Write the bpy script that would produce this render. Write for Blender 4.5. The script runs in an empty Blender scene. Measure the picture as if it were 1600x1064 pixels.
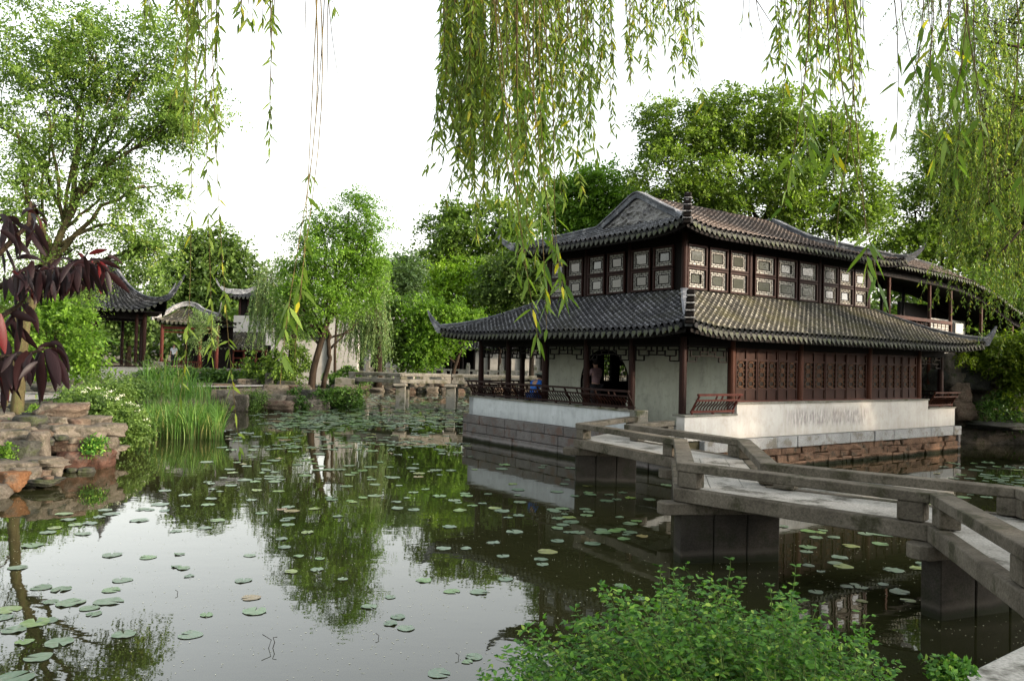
import bpy, bmesh, math, random
import numpy as np
from mathutils import Vector, Matrix

random.seed(7)
RNG = np.random.default_rng(11)
sc = bpy.context.scene
C = sc.collection

# ------------------------------------------------------------------ camera
F, PI_, RO, YL, H = 1229.9, .02495, .02435, -.6268, 2.5
fwd = np.array([0, math.cos(PI_), math.sin(PI_)])
rt = np.array([1., 0, 0]); up = np.cross(rt, fwd)
_c, _s = math.cos(RO), math.sin(RO)
rt, up = _c*rt+_s*up, -_s*rt+_c*up
cam = bpy.data.objects.new('camera', bpy.data.cameras.new('camera')); C.objects.link(cam)
cam.data.lens = F*36/1600; cam.data.sensor_width = 36; cam.data.clip_end = 2000; cam.data.clip_start = .05
cam.matrix_world = Matrix(((rt[0], up[0], -fwd[0], 0), (rt[1], up[1], -fwd[1], 0), (rt[2], up[2], -fwd[2], H), (0, 0, 0, 1)))
sc.camera = cam

def ray(x, y): return (x-800)/F*rt-(y-532)/F*up+fwd
def at(x, y, D):
    """world point seen at photo position x, y at a distance D ahead"""
    d = ray(x, y); return np.array([0, 0, H])+D/d[1]*d
def atz(x, y, z):
    d = ray(x, y); return np.array([0, 0, H])+(z-H)/d[2]*d
LD = np.array([math.sin(YL), math.cos(YL), 0]); RD = np.array([LD[1], -LD[0], 0])
ROT = math.atan2(RD[1], RD[0])
def bw(a, b, z=0): return a*RD+b*LD+np.array([0, 0, z])   # building axes to world

# ------------------------------------------------------------------ objects
def setp(o, label=None, cat=None, group=None, kind=None):
    if label: o['label'] = label
    if cat: o['category'] = cat
    if group: o['group'] = group
    if kind: o['kind'] = kind
    return o
def thing(name, label, cat, loc, rot=0, group=None):
    o = bpy.data.objects.new(name, None); C.objects.link(o)
    o.location = loc; o.rotation_euler = (0, 0, rot); o.empty_display_size = .2
    return setp(o, label, cat, group)
def link(name, me, parent=None, loc=None):
    o = bpy.data.objects.new(name, me); C.objects.link(o)
    if parent is not None: o.parent = parent
    if loc is not None: o.location = loc
    return o
def dup(o, loc=None, rot=None, scale=None, label=None, parent=None):
    c = o.copy(); C.objects.link(c)
    if parent is not None: c.parent = parent
    if loc is not None: c.location = loc
    if rot is not None: c.rotation_euler = rot
    if scale is not None: c.scale = scale
    if label: c['label'] = label
    for ch in list(o.children): dup(ch, parent=c)
    return c

class MB:
    def __init__(s): s.v = []; s.f = []; s.m = []; s.n = 0; s.mi = 0
    def add(s, v, f):
        v = np.asarray(v, float).reshape(-1, 3); s.v.append(v)
        for q in f: s.f.append(tuple(int(i)+s.n for i in q)); s.m.append(s.mi)
        s.n += len(v)
    def box(s, c, d, rz=0, tilt=None):
        c = np.array(c, float); x, y, z = [k/2 for k in d]
        v = np.array([[i*x, j*y, k*z] for k in (-1, 1) for j in (-1, 1) for i in (-1, 1)])
        if tilt is not None: v = v@np.array(tilt).T
        if rz: cc, ss = math.cos(rz), math.sin(rz); v = v@np.array([[cc, ss, 0], [-ss, cc, 0], [0, 0, 1]])
        s.add(v+c, [(0, 2, 3, 1), (4, 5, 7, 6), (0, 1, 5, 4), (2, 6, 7, 3), (0, 4, 6, 2), (1, 3, 7, 5)])
    def bb(s, x0, x1, y0, y1, z0, z1): s.box(((x0+x1)/2, (y0+y1)/2, (z0+z1)/2), (abs(x1-x0), abs(y1-y0), abs(z1-z0)))
    def beam(s, p, q, w, h, upv=(0, 0, 1)):
        p, q = np.array(p, float), np.array(q, float); d = q-p; L = np.linalg.norm(d)
        if L < 1e-6: return
        d /= L; u = np.array(upv, float); u = u-(u@d)*d; nu = np.linalg.norm(u)
        if nu < 1e-4: u = np.array([1., 0, 0]); u -= (u@d)*d; nu = np.linalg.norm(u)
        u /= nu; r = np.cross(d, u)
        v = [e+i*r*w/2+j*u*h/2 for e in (p, q) for i, j in ((-1, -1), (1, -1), (1, 1), (-1, 1))]
        s.add(v, [(0, 1, 2, 3), (7, 6, 5, 4), (0, 4, 5, 1), (1, 5, 6, 2), (2, 6, 7, 3), (3, 7, 4, 0)])
    def tube(s, P, R, n=6, cap=True):
        P = np.array(P, float); m = len(P)
        R = np.full(m, R) if np.isscalar(R) else np.array(R, float)
        t = np.gradient(P, axis=0); t /= np.linalg.norm(t, axis=1)[:, None]+1e-9
        ref = np.array([0, 0, 1.]) if abs(t[:, 2]).mean() < .8 else np.array([1., 0, 0])
        vs = []
        for i in range(m):
            a = np.cross(t[i], ref); a /= np.linalg.norm(a)+1e-9; b = np.cross(t[i], a)
            for k in range(n):
                w = 2*math.pi*k/n; vs.append(P[i]+R[i]*(a*math.cos(w)+b*math.sin(w)))
        f = [(i*n+k, i*n+(k+1) % n, (i+1)*n+(k+1) % n, (i+1)*n+k) for i in range(m-1) for k in range(n)]
        if cap: f += [tuple(range(n-1, -1, -1)), tuple((m-1)*n+k for k in range(n))]
        s.add(vs, f)
    def prism(s, poly, z0, z1):
        n = len(poly); v = [(x, y, z0) for x, y in poly]+[(x, y, z1) for x, y in poly]
        s.add(v, [tuple(range(n-1, -1, -1)), tuple(range(n, 2*n))]+[(i, (i+1) % n, n+(i+1) % n, n+i) for i in range(n)])
    def sweep(s, P, W, Hh, upv=(0, 0, 1)):
        """rectangular section along a path, widths and heights per point; path is the section's bottom centre"""
        P = np.array(P, float); m = len(P); W = np.broadcast_to(W, m); Hh = np.broadcast_to(Hh, m)
        t = np.gradient(P, axis=0); t /= np.linalg.norm(t, axis=1)[:, None]+1e-9
        v = []
        for i in range(m):
            hz = np.cross(t[i], upv); hz /= np.linalg.norm(hz)+1e-9; u = np.cross(hz, t[i])
            w, h = W[i]/2, Hh[i]
            v += [P[i]-hz*w*.75, P[i]+hz*w*.75, P[i]+hz*w*.75+u*h*.7, P[i]+hz*w+u*h*.74, P[i]+hz*w+u*h*.92, P[i]+hz*w*.5+u*h, P[i]-hz*w*.5+u*h, P[i]-hz*w+u*h*.92, P[i]-hz*w+u*h*.74, P[i]-hz*w*.75+u*h*.7]
        n = 10
        f = [(i*n+k, i*n+(k+1) % n, (i+1)*n+(k+1) % n, (i+1)*n+k) for i in range(m-1) for k in range(n)]
        f += [tuple(range(n-1, -1, -1)), tuple((m-1)*n+k for k in range(n))]
        s.add(v, f)
    def build(s, name, mats, parent=None, org=None, smooth=False, bevel=0, bseg=1):
        V = np.concatenate(s.v) if s.v else np.zeros((0, 3))
        if org is not None: V = V-np.array(org, float)
        me = bpy.data.meshes.new(name); me.from_pydata(V.tolist(), [], s.f)
        if not isinstance(mats, (list, tuple)): mats = [mats]
        for m in mats: me.materials.append(m)
        if any(s.m): me.polygons.foreach_set('material_index', s.m)
        bm = bmesh.new(); bm.from_mesh(me)
        bmesh.ops.recalc_face_normals(bm, faces=bm.faces); bm.to_mesh(me); bm.free()
        if smooth: me.polygons.foreach_set('use_smooth', [True]*len(me.polygons))
        me.update()
        o = link(name, me, parent)
        if bevel:
            md = o.modifiers.new('bevel', 'BEVEL'); md.width = bevel; md.segments = bseg; md.limit_method = 'ANGLE'
        if org is not None and parent is None: o.location = org
        return o

def fast_mesh(name, V, k, mat, parent=None, org=None, rnd=None, smooth=False, faces=None):
    """V: (n*k, 3): n polygons of k vertices each"""
    V = np.asarray(V, dtype=np.float32).reshape(-1, 3)
    if org is not None: V = V-np.array(org, dtype=np.float32)
    me = bpy.data.meshes.new(name); me.vertices.add(len(V)); me.vertices.foreach_set('co', V.ravel())
    if faces is None:
        n = len(V)//k; idx = np.arange(n*k, dtype=np.int32)
    else:
        idx = np.asarray(faces, dtype=np.int32).ravel(); n = len(idx)//k
    me.loops.add(n*k); me.loops.foreach_set('vertex_index', idx)
    me.polygons.add(n); me.polygons.foreach_set('loop_start', np.arange(0, n*k, k, dtype=np.int32))
    try: me.polygons.foreach_set('loop_total', np.full(n, k, dtype=np.int32))
    except Exception: pass
    mats = mat if isinstance(mat, (list, tuple)) else [mat]
    for m in mats: me.materials.append(m)
    if smooth: me.polygons.foreach_set('use_smooth', np.ones(n, dtype=bool))
    if rnd is not None:
        a = me.attributes.new('rnd', 'FLOAT', 'FACE'); a.data.foreach_set('value', np.asarray(rnd, dtype=np.float32))
    me.update(calc_edges=True)
    o = link(name, me, parent)
    if org is not None and parent is None: o.location = org
    return o

# ------------------------------------------------------------------ materials
class NT:
    def __init__(s, name):
        s.m = bpy.data.materials.new(name); s.m.use_nodes = True; s.t = s.m.node_tree
        s.b = s.t.nodes['Principled BSDF']; s.out = s.t.nodes['Material Output']
    def n(s, t, **k):
        nd = s.t.nodes.new(t)
        for a, v in k.items():
            if a.startswith('i_'):
                key = a[2:].replace('_', ' '); nd.inputs[key].default_value = v
            else: setattr(nd, a, v)
        return nd
    def l(s, a, b): s.t.links.new(a, b)
    def co(s, scale=(1, 1, 1), kind='Object'):
        tc = s.n('ShaderNodeTexCoord'); mp = s.n('ShaderNodeMapping'); mp.inputs['Scale'].default_value = scale
        s.l(tc.outputs[kind], mp.inputs['Vector']); return mp.outputs[0]
    def noise(s, vec, scale, det=4, rough=.55):
        nd = s.n('ShaderNodeTexNoise'); nd.inputs['Scale'].default_value = scale; nd.inputs['Detail'].default_value = det
        nd.inputs['Roughness'].default_value = rough; s.l(vec, nd.inputs['Vector']); return nd.outputs['Fac']
    def ramp(s, fac, stops):
        r = s.n('ShaderNodeValToRGB'); e = r.color_ramp.elements
        while len(e) < len(stops): e.new(.5)
        for i, (p, c) in enumerate(stops):
            e[i].position = p; e[i].color = (*c, 1) if len(c) == 3 else c
        s.l(fac, r.inputs[0]); return r.outputs[0]
    def mix(s, fac, a, b, blend='MIX'):
        m = s.n('ShaderNodeMix', data_type='RGBA', blend_type=blend)
        for sock, v in ((m.inputs[0], fac), (m.inputs[6], a), (m.inputs[7], b)):
            if isinstance(v, (int, float)): sock.default_value = v
            elif isinstance(v, tuple): sock.default_value = (*v, 1)
            else: s.l(v, sock)
        return m.outputs[2]
    def math(s, op, a, b=None, clamp=False):
        m = s.n('ShaderNodeMath', operation=op, use_clamp=clamp)
        for i, v in enumerate((a, b)):
            if v is None: continue
            if isinstance(v, (int, float)): m.inputs[i].default_value = v
            else: s.l(v, m.inputs[i])
        return m.outputs[0]
    def bump(s, h, strength=.3, dist=.02):
        b = s.n('ShaderNodeBump'); b.inputs['Strength'].default_value = strength; b.inputs['Distance'].default_value = dist
        s.l(h, b.inputs['Height']); s.l(b.outputs[0], s.b.inputs['Normal'])
    def attr(s, name='rnd'):
        return s.n('ShaderNodeAttribute', attribute_name=name).outputs['Fac']

K_DARK = .62
def mul(c, k): return tuple(min(1, x*k) for x in c)
def surf(name, c1, c2, scale=3, rough=.8, bump=.3, bdist=.01, c3=None, stretch=(1, 1, 1), fine=40, spec=.1, wl=False):
    """mottled surface: two colours blended by coarse noise, a third as patches, fine grain on top"""
    m = NT(name); v = m.co(stretch)
    col = m.ramp(m.noise(v, scale, 6, .65), [(.32, c1), (.68, c2)])
    if c3 is not None:
        col = m.mix(m.ramp(m.noise(v, scale*.6+1.3, 5, .7), [(.52, (0, 0, 0)), (.62, (1, 1, 1))]), col, c3)
    g = m.noise(m.co(), fine, 3, .7)
    col = m.mix(.7, col, m.ramp(g, [(.32, (.35, .35, .35)), (.68, (1.0, 1.0, 1.0))]), 'MULTIPLY')
    if wl:
        sx = m.n('ShaderNodeSeparateXYZ'); m.l(m.co(), sx.inputs[0])
        zz = m.math('ADD', sx.outputs[2], m.math('MULTIPLY', m.noise(m.co(), 3, 4), -.10))
        col = m.mix(m.ramp(m.math('MULTIPLY', zz, 8.0, True), [(.0, (1, 1, 1)), (.55, (0, 0, 0))]), col, (.012, .014, .007))
        col = m.mix(m.math('MULTIPLY', m.ramp(m.math('MULTIPLY', zz, 3.5, True), [(.15, (0, 0, 0)), (.3, (1, 1, 1)), (.5, (0, 0, 0))]), .45), col, mul(c2, 1.5))
    m.l(col, m.b.inputs['Base Color']); m.b.inputs['Roughness'].default_value = rough
    m.b.inputs['Specular IOR Level'].default_value = spec
    if bump: m.bump(m.math('ADD', m.noise(v, scale*4, 6, .7), m.math('MULTIPLY', g, .4)), bump, bdist)
    return m.m

def leafm(name, c1, c2, trans=.45, rough=.5, c3=None, p3=.92, clump=.5):
    m = NT(name); t = m.t
    r = m.attr()
    st = [(0, c1), (.8, c2)]
    if c3: st = [(0, c1), (p3-.05, c2), (p3, c3)]
    col = m.ramp(r, st)
    cl = m.ramp(m.noise(m.co(), clump, 3, .6), [(.3, (.72, .76, .7)), (.7, (1.0, 1.0, 1.0))])
    col = m.mix(1., col, cl, 'MULTIPLY')
    m.l(col, m.b.inputs['Base Color']); m.b.inputs['Roughness'].default_value = rough
    m.b.inputs['Specular IOR Level'].default_value = .22
    tr = m.n('ShaderNodeBsdfTranslucent'); tc = m.mix(1., col, (1.0, 1.15, .45), 'MULTIPLY')
    m.l(m.mix(.0, tc, tc), tr.inputs['Color'])
    mx = m.n('ShaderNodeMixShader'); mx.inputs[0].default_value = trans
    m.l(m.b.outputs[0], mx.inputs[1]); m.l(tr.outputs[0], mx.inputs[2]); m.l(mx.outputs[0], m.out.inputs['Surface'])
    return m.m

def plaster(name, base=(.66, .68, .66), dirty=(.36, .38, .36), peel=None, amount=.55):
    m = NT(name)
    col = m.ramp(m.noise(m.co(), 1.3, 5, .6), [(.3, mul(base, .82)), (.65, base)])
    st = m.noise(m.co((2.3, 2.3, .42)), 2.2, 8, .75)
    col = m.mix(m.math('MULTIPLY', m.ramp(st, [(.46, (0, 0, 0)), (.72, (1, 1, 1))]), amount), col, dirty)
    blot = m.noise(m.co(), 3.5, 6, .75)
    col = m.mix(m.math('MULTIPLY', m.ramp(blot, [(.5, (0, 0, 0)), (.68, (1, 1, 1))]), .7), col, dirty)
    sx = m.n('ShaderNodeSeparateXYZ'); m.l(m.co(), sx.inputs[0])
    low = m.math('SUBTRACT', 1.0, m.math('MULTIPLY', m.math('SUBTRACT', sx.outputs[2], .8), 4.5), True)
    col = m.mix(m.math('MULTIPLY', m.math('MULTIPLY', low, st), .7), col, mul(dirty, .8))
    if peel:
        x0, x1, z0, z1, pc = peel
        def box(o, lo, hi, k):
            a = m.math('MULTIPLY', m.math('SUBTRACT', o, lo), k, True); b = m.math('MULTIPLY', m.math('SUBTRACT', hi, o), k, True)
            return m.math('MULTIPLY', a, b)
        mask = m.math('MULTIPLY', box(sx.outputs[0], x0, x1, 1.4), box(sx.outputs[2], z0, z1, 6))
        mask = m.math('MULTIPLY', mask, m.ramp(m.noise(m.co((9, 9, 1.6)), 1.6, 7, .8), [(.44, (0, 0, 0)), (.56, (1, 1, 1))]))
        col = m.mix(mask, col, pc)
    m.l(col, m.b.inputs['Base Color']); m.b.inputs['Roughness'].default_value = .9
    m.bump(blot, .25, .01)
    return m.m

def tilem(name, c1, c2, moss=(.09, .09, .03), mossy=.3):
    m = NT(name); r = m.attr()
    c1, c2 = mul(c1, .55), mul(c2, .55)
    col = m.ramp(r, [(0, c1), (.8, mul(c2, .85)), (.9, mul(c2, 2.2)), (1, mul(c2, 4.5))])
    n1 = m.noise(m.co(), 1.1, 5, .65)
    col = m.mix(m.math('MULTIPLY', m.ramp(n1, [(.46, (0, 0, 0)), (.62, (1, 1, 1))]), mossy), col, moss)
    col = m.mix(m.ramp(m.noise(m.co(), 17, 5, .8), [(.58, (0, 0, 0)), (.70, (.6, .6, .6))]), col, (.16, .16, .155))
    m.l(col, m.b.inputs['Base Color']); m.b.inputs['Roughness'].default_value = .72
    m.b.inputs['Specular IOR Level'].default_value = .12
    m.bump(m.noise(m.co(), 60, 4, .7), .4, .01)
    return m.m

M = {}
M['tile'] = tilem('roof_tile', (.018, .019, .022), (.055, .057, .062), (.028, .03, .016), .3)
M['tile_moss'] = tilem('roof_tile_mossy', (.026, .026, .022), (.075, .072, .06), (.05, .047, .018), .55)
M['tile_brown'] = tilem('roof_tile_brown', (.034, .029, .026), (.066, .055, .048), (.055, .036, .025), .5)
M['ridge'] = surf('ridge_plaster', (0.03, 0.0336, 0.0408), (0.09, 0.096, 0.108), 2.5, .85, .5, .02, (0.18, 0.186, 0.198), fine=25)
M['ridge_pale'] = surf('ridge_pale', (0.16, 0.16, 0.16), (0.336, 0.336, 0.328), 3, .85, .4, .02, (0.096, 0.096, 0.104), fine=25)
M['ridge_mid'] = surf('ridge_greyblue', (0.0675, 0.075, 0.08625), (0.165, 0.1762, 0.195), 3, .85, .5, .02, (0.255, 0.2625, 0.2775), fine=25)
M['drip'] = surf('drip_tile', (.035, .036, .032), (.085, .09, .07), 6, .8, .3, .005, (.06, .072, .035))
M['wood'] = surf('dark_lacquered_wood', (0.011, 0.004, 0.003), (0.025, 0.008, 0.0055), 2, .6, .15, .004, stretch=(2, 2, 0.25), spec=.12)
M['wood_red'] = surf('red_lacquered_wood', (0.045, 0.0108, 0.0078), (0.09, 0.0216, 0.0144), 2, .5, .15, .004, stretch=(2.4, 2.4, 0.3), spec=.12)
M['wood_brown'] = surf('brown_wood', (0.03, 0.0108, 0.006), (0.072, 0.024, 0.012), 2, .6, .15, .004, stretch=(2.4, 2.4, 0.3), spec=.12)
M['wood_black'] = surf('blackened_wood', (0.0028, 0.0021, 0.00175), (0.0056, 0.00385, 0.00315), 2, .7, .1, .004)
M['plaster'] = plaster('white_plaster', (.43, .46, .47), (.24, .26, .26), amount=.55)
M['plaster_porch'] = plaster('grey_green_plaster', (.39, .405, .335), (.2, .215, .175), amount=.6)
M['plaster_sun'] = plaster('white_plaster_peeling', (.41, .40, .375), (.28, .26, .22), (-2.6, 1.7, .92, 1.5, (.19, .175, .17)), .65)
M['plaster_far'] = plaster('far_plaster', (.29, .29, .27), (.18, .18, .165), amount=.35)
M['granite'] = surf('bridge_granite', (.072, .063, .048), (.15, .134, .106), 2.2, .85, .6, .012, (.05, .048, .03), fine=38)
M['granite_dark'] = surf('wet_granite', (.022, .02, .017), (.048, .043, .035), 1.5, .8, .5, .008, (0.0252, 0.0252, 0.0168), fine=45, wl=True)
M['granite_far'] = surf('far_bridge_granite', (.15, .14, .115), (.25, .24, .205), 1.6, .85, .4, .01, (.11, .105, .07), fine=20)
M['deck'] = surf('deck_granite', (.29, .28, .25), (.43, .42, .38), 1.2, .85, .35, .006, (.13, .125, .105), fine=45)
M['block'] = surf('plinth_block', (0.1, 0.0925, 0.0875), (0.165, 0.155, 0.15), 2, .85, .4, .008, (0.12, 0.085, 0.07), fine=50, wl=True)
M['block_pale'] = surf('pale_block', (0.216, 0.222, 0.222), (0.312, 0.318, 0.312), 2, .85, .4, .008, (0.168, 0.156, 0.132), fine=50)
M['redstone'] = surf('red_sandstone', (.085, .052, .034), (.20, .125, .082), 3.5, .9, .9, .04, (.07, .058, .042), fine=30, wl=True)
M['mud'] = surf('dark_mud', (.04, .035, .02), (.08, .07, .04), 2, .95, .3, .02)
M['coping'] = surf('coping_stone', (0.132, 0.132, 0.114), (0.228, 0.222, 0.192), 2, .85, .4, .006, (0.084, 0.09, 0.054), fine=50)
def rockm(name, a, b, c): return surf(name, a, b, 1.8, .9, .9, .05, c, fine=22)
M['rock'] = rockm('limestone', (0.065, 0.055, 0.0425), (0.18, 0.16, 0.13), (.075, .07, .05))
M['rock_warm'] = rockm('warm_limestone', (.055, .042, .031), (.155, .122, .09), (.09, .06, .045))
M['rock_dark'] = rockm('dark_limestone', (0.025, 0.026, 0.0225), (0.075, 0.075, 0.065), (.05, .06, .03))
M['rock_red'] = rockm('rust_limestone', (.045, .022, .016), (.11, .062, .045), (.07, .055, .045))
M['rock_orange'] = rockm('orange_stone', (.10, .048, .022), (.19, .10, .05), (.10, .08, .06))
M['rock_shade'] = rockm('mossy_grotto_rock', (.06, .053, .042), (.18, .155, .125), (.04, .055, .022))
M['bark'] = surf('bark', (.016, .012, .008), (.048, .035, .024), 3, .95, .8, .02, stretch=(3, 3, .6), fine=35)
M['bark_pale'] = surf('bark_pale', (.045, .038, .018), (.105, .09, .045), 3, .95, .7, .02, (0.072, 0.078, 0.03), stretch=(3, 3, .6), fine=35)
M['twig'] = surf('willow_twig', (.05, .035, .02), (.10, .07, .03), 5, .8, 0)
M['twig_yellow'] = surf('young_willow_twig', (.07, .05, .018), (.13, .10, .035), 5, .8, 0)
M['stem_green'] = surf('green_stem', (.05, .09, .02), (.10, .14, .04), 5, .7, 0)
M['earth'] = surf('earth', (0.07, 0.0595, 0.042), (0.14, 0.119, 0.084), .8, .95, .5, .05, (0.035, 0.0525, 0.0175), fine=12)
M['pathm'] = surf('path_paving', (0.225, 0.2175, 0.2025), (0.315, 0.3, 0.285), .9, .9, .3, .01, fine=25)
M['lattice_white'] = surf('shell_pane', (.20, .20, .18), (.33, .325, .295), 5, .6, .1, .002, spec=.12)
M['skin'] = surf('skin', (.42, .26, .19), (.5, .32, .24), 5, .6, 0)
M['hair'] = surf('hair', (.01, .009, .008), (.02, .018, .016), 5, .5, 0)
def plain(name, c, rough=.6, k=.25): return surf(name, mul(c, 1-k), c, 6, rough, .1, .003)
M['blue'] = plain('blue_cloth', (.03, .16, .62)); M['jeans'] = plain('denim', (.03, .07, .2)); M['lilac'] = plain('mauve_cloth', (.30, .20, .22))
M['dark_cloth'] = plain('dark_cloth', (.03, .03, .035)); M['pale_hat'] = plain('pale_cap', (.4, .45, .4)); M['white_cloth'] = plain('white_cloth', (.6, .65, .7))
M['pot'] = plain('dark_glazed_pot', (.03, .03, .035), .3)

def glassm():
    m = NT('dusty_window_pane')
    col = m.ramp(m.noise(m.co(), 2.5, 4), [(.3, (.02, .022, .018)), (.7, (.05, .052, .042))])
    m.l(col, m.b.inputs['Base Color']); m.b.inputs['Roughness'].default_value = .12; m.b.inputs['Specular IOR Level'].default_value = .6
    m.bump(m.noise(m.co(), 3, 2), .08, .02)
    return m.m
M['pane'] = glassm()
M['wood_door'] = surf('door_wood', (.016, .006, .004), (.042, .015, .009), 2, .6, .15, .004, stretch=(3, 3, .4), spec=.12)
M['wood_lattice'] = surf('lattice_wood', (.05, .022, .011), (.11, .05, .024), 3, .6, .1, .004)
M['pane_dark'] = surf('dark_door_pane', (.006, .006, .005), (.018, .016, .012), 3, .5, .1, .004)
def waterm():
    m = NT('pond_water')
    v = m.co()
    col = m.ramp(m.noise(v, .15, 4), [(.3, (.012, .013, .005)), (.7, (.022, .023, .009))])
    m.l(col, m.b.inputs['Base Color']); m.b.inputs['Roughness'].default_value = .015
    m.b.inputs['IOR'].default_value = 1.5; m.b.inputs['Specular IOR Level'].default_value = .65
    a = m.noise(m.co((1, 1.6, 1)), 1.3, 3, .5); b = m.noise(m.co(), 7, 3, .5)
    m.bump(m.math('ADD', a, m.math('MULTIPLY', b, .12)), .03, .06)
    return m.m
M['water'] = waterm()
def padm():
    m = NT('lily_pad'); r = m.n('ShaderNodeObjectInfo').outputs['Random']
    a = m.attr()
    s = m.math('FRACT', m.math('ADD', r, a))
    col = m.ramp(s, [(0, (.06, .11, .06)), (.5, (.10, .155, .09)), (.8, (.08, .17, .04)), (.94, (.15, .19, .04)), (1, (.18, .10, .045))])
    col = m.mix(m.ramp(m.noise(m.co(), 14, 4, .7), [(.55, (0, 0, 0)), (.72, (1, 1, 1))]), col, (.16, .13, .09))
    m.l(col, m.b.inputs['Base Color']); m.b.inputs['Roughness'].default_value = .3; m.b.inputs['Specular IOR Level'].default_value = .8
    m.bump(m.noise(m.co(), 9, 3), .35, .02)
    return m.m
M['pad'] = padm()

L_ = lambda n, a, b, **k: M.__setitem__(n, leafm(n, a, b, **k))
L_('leaf_left', (.065, .125, .026), (.20, .30, .065), trans=.5, c3=(.30, .34, .08))
L_('leaf_dark', (.034, .07, .018), (.115, .18, .042), trans=.4)
L_('leaf_mid', (.036, .078, .016), (.155, .245, .042), trans=.45)
L_('leaf_fresh', (.042, .105, .014), (.17, .30, .035), trans=.5)
L_('leaf_lime', (.10, .20, .02), (.26, .40, .04), trans=.5)
L_('leaf_big', (.045, .09, .016), (.20, .285, .045), trans=.45, c3=(.20, .27, .06))
L_('leaf_pale', (.09, .15, .065), (.22, .31, .125), trans=.45)
L_('leaf_willow', (.075, .13, .02), (.25, .33, .06), trans=.5, c3=(.36, .34, .04), p3=.93)
L_('leaf_willow_near', (.06, .12, .02), (.19, .28, .05), trans=.55, c3=(.48, .42, .03), p3=.95)
L_('leaf_willow_right', (.08, .14, .03), (.22, .30, .06), trans=.5, c3=(.38, .38, .06))
L_('leaf_shrub', (.018, .08, .012), (.13, .29, .04), trans=.35, c3=(.26, .38, .06), clump=3)
L_('leaf_bush', (.045, .095, .02), (.14, .22, .05), trans=.4, clump=2)
L_('leaf_ivy', (.03, .075, .015), (.09, .17, .03), trans=.3, clump=2)
L_('leaf_ivy_sun', (.06, .11, .012), (.20, .26, .03), trans=.5, clump=1)
L_('reed', (.055, .13, .025), (.14, .26, .055), trans=.45, c3=(.24, .26, .09), p3=.92, clump=1)
L_('reed_stalk', (.13, .12, .045), (.26, .23, .10), trans=.2, clump=1)
L_('plum', (.006, .0025, .004), (.018, .005, .006), trans=.18, c3=(.09, .005, .006), p3=.93, clump=8)
L_('petal', (.6, .6, .52), (.8, .8, .72), trans=.3)
L_('speck', (.30, .30, .22), (.62, .60, .48), trans=.1)

# ------------------------------------------------------------------ world + sun
SUN_AZ = math.atan2(.93, -.36)      # from +Y towards +X
SUN_EL = math.radians(15)
w = bpy.data.worlds.new('World'); sc.world = w; w.use_nodes = True
nt = w.node_tree; bg = nt.nodes['Background']
sky = nt.nodes.new('ShaderNodeTexSky'); sky.sky_type = 'NISHITA'; sky.sun_disc = False
sky.sun_elevation = SUN_EL; sky.sun_rotation = SUN_AZ; sky.air_density = 1.6; sky.dust_density = 4; sky.ozone_density = 1
hs = nt.nodes.new('ShaderNodeHueSaturation'); hs.inputs['Saturation'].default_value = .22
nt.links.new(sky.outputs[0], hs.inputs['Color']); nt.links.new(hs.outputs[0], bg.inputs[0]); bg.inputs[1].default_value = .15
sd = bpy.data.lights.new('sun', 'SUN'); sd.energy = 2.0; sd.angle = math.radians(2.0); sd.color = (1, .77, .55)
so = bpy.data.objects.new('sun', sd); C.objects.link(so)
dv = Vector((math.sin(SUN_AZ)*math.cos(SUN_EL), math.cos(SUN_AZ)*math.cos(SUN_EL), math.sin(SUN_EL)))
so.rotation_euler = dv.to_track_quat('Z', 'Y').to_euler(); so.location = (30, -10, 30)
sc.view_settings.view_transform = 'Standard'; sc.view_settings.look = 'None'; sc.view_settings.exposure = 2.2; sc.view_settings.gamma = 1
sc.cycles.max_bounces = 8; sc.cycles.transparent_max_bounces = 8; sc.cycles.diffuse_bounces = 3; sc.cycles.glossy_bounces = 3

# ------------------------------------------------------------------ terrain and water
POND = np.array([(-11, 0), (-10.6, 12), (-10.2, 15), (-10.2, 18.5), (-11.6, 21), (-12.2, 25), (-14.5, 29), (-14.2, 33), (-12.6, 35.3), (-9.5, 37.2), (-7.8, 40),
                 (-9.5, 44), (-16, 50), (-17, 58), (10, 58.5), (15, 47), (11.5, 36), (13.2, 29), (17, 28.6), (20.5, 28.4), (18.4, 25.5), (17.6, 21), (19.5, 12), (20, 4), (12, 3.6), (5.5, 5.1), (3.55, 5.2),
                 (3.15, 4.7), (2.2, 3.95), (.5, 3.3), (-3, 2.7), (-8, 2)])
def pond_dist(X, Y):
    """signed distance to the pond outline, negative over water"""
    P = POND; Q = np.roll(P, -1, 0); d = np.full(X.shape, 1e9); ins = np.zeros(X.shape, bool)
    for (x0, y0), (x1, y1) in zip(P, Q):
        ex, ey = x1-x0, y1-y0; t = np.clip(((X-x0)*ex+(Y-y0)*ey)/(ex*ex+ey*ey), 0, 1)
        d = np.minimum(d, np.hypot(X-x0-t*ex, Y-y0-t*ey))
        c = ((y0 > Y) != (y1 > Y)) & (X < (x1-x0)*(Y-y0)/(y1-y0+1e-12)+x0); ins ^= c
    return np.where(ins, -d, d)
def wob(X, Y, s=1.): return np.sin(X*1.7*s+Y*.6)*.5+np.sin(Y*2.3*s-X*1.1)*.3+np.sin(X*4.1*s+Y*3.7*s)*.2
def ground_z(X, Y):
    d = pond_dist(np.asarray(X, float), np.asarray(Y, float))
    d = d+wob(X, Y)*.12
    z = np.clip((d+.25)/.6, 0, 1); z = z*z*(3-2*z)
    return -1.0+z*1.82+np.clip(d, 0, 3)*.02+wob(np.asarray(X)*.3, np.asarray(Y)*.3)*.04
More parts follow.
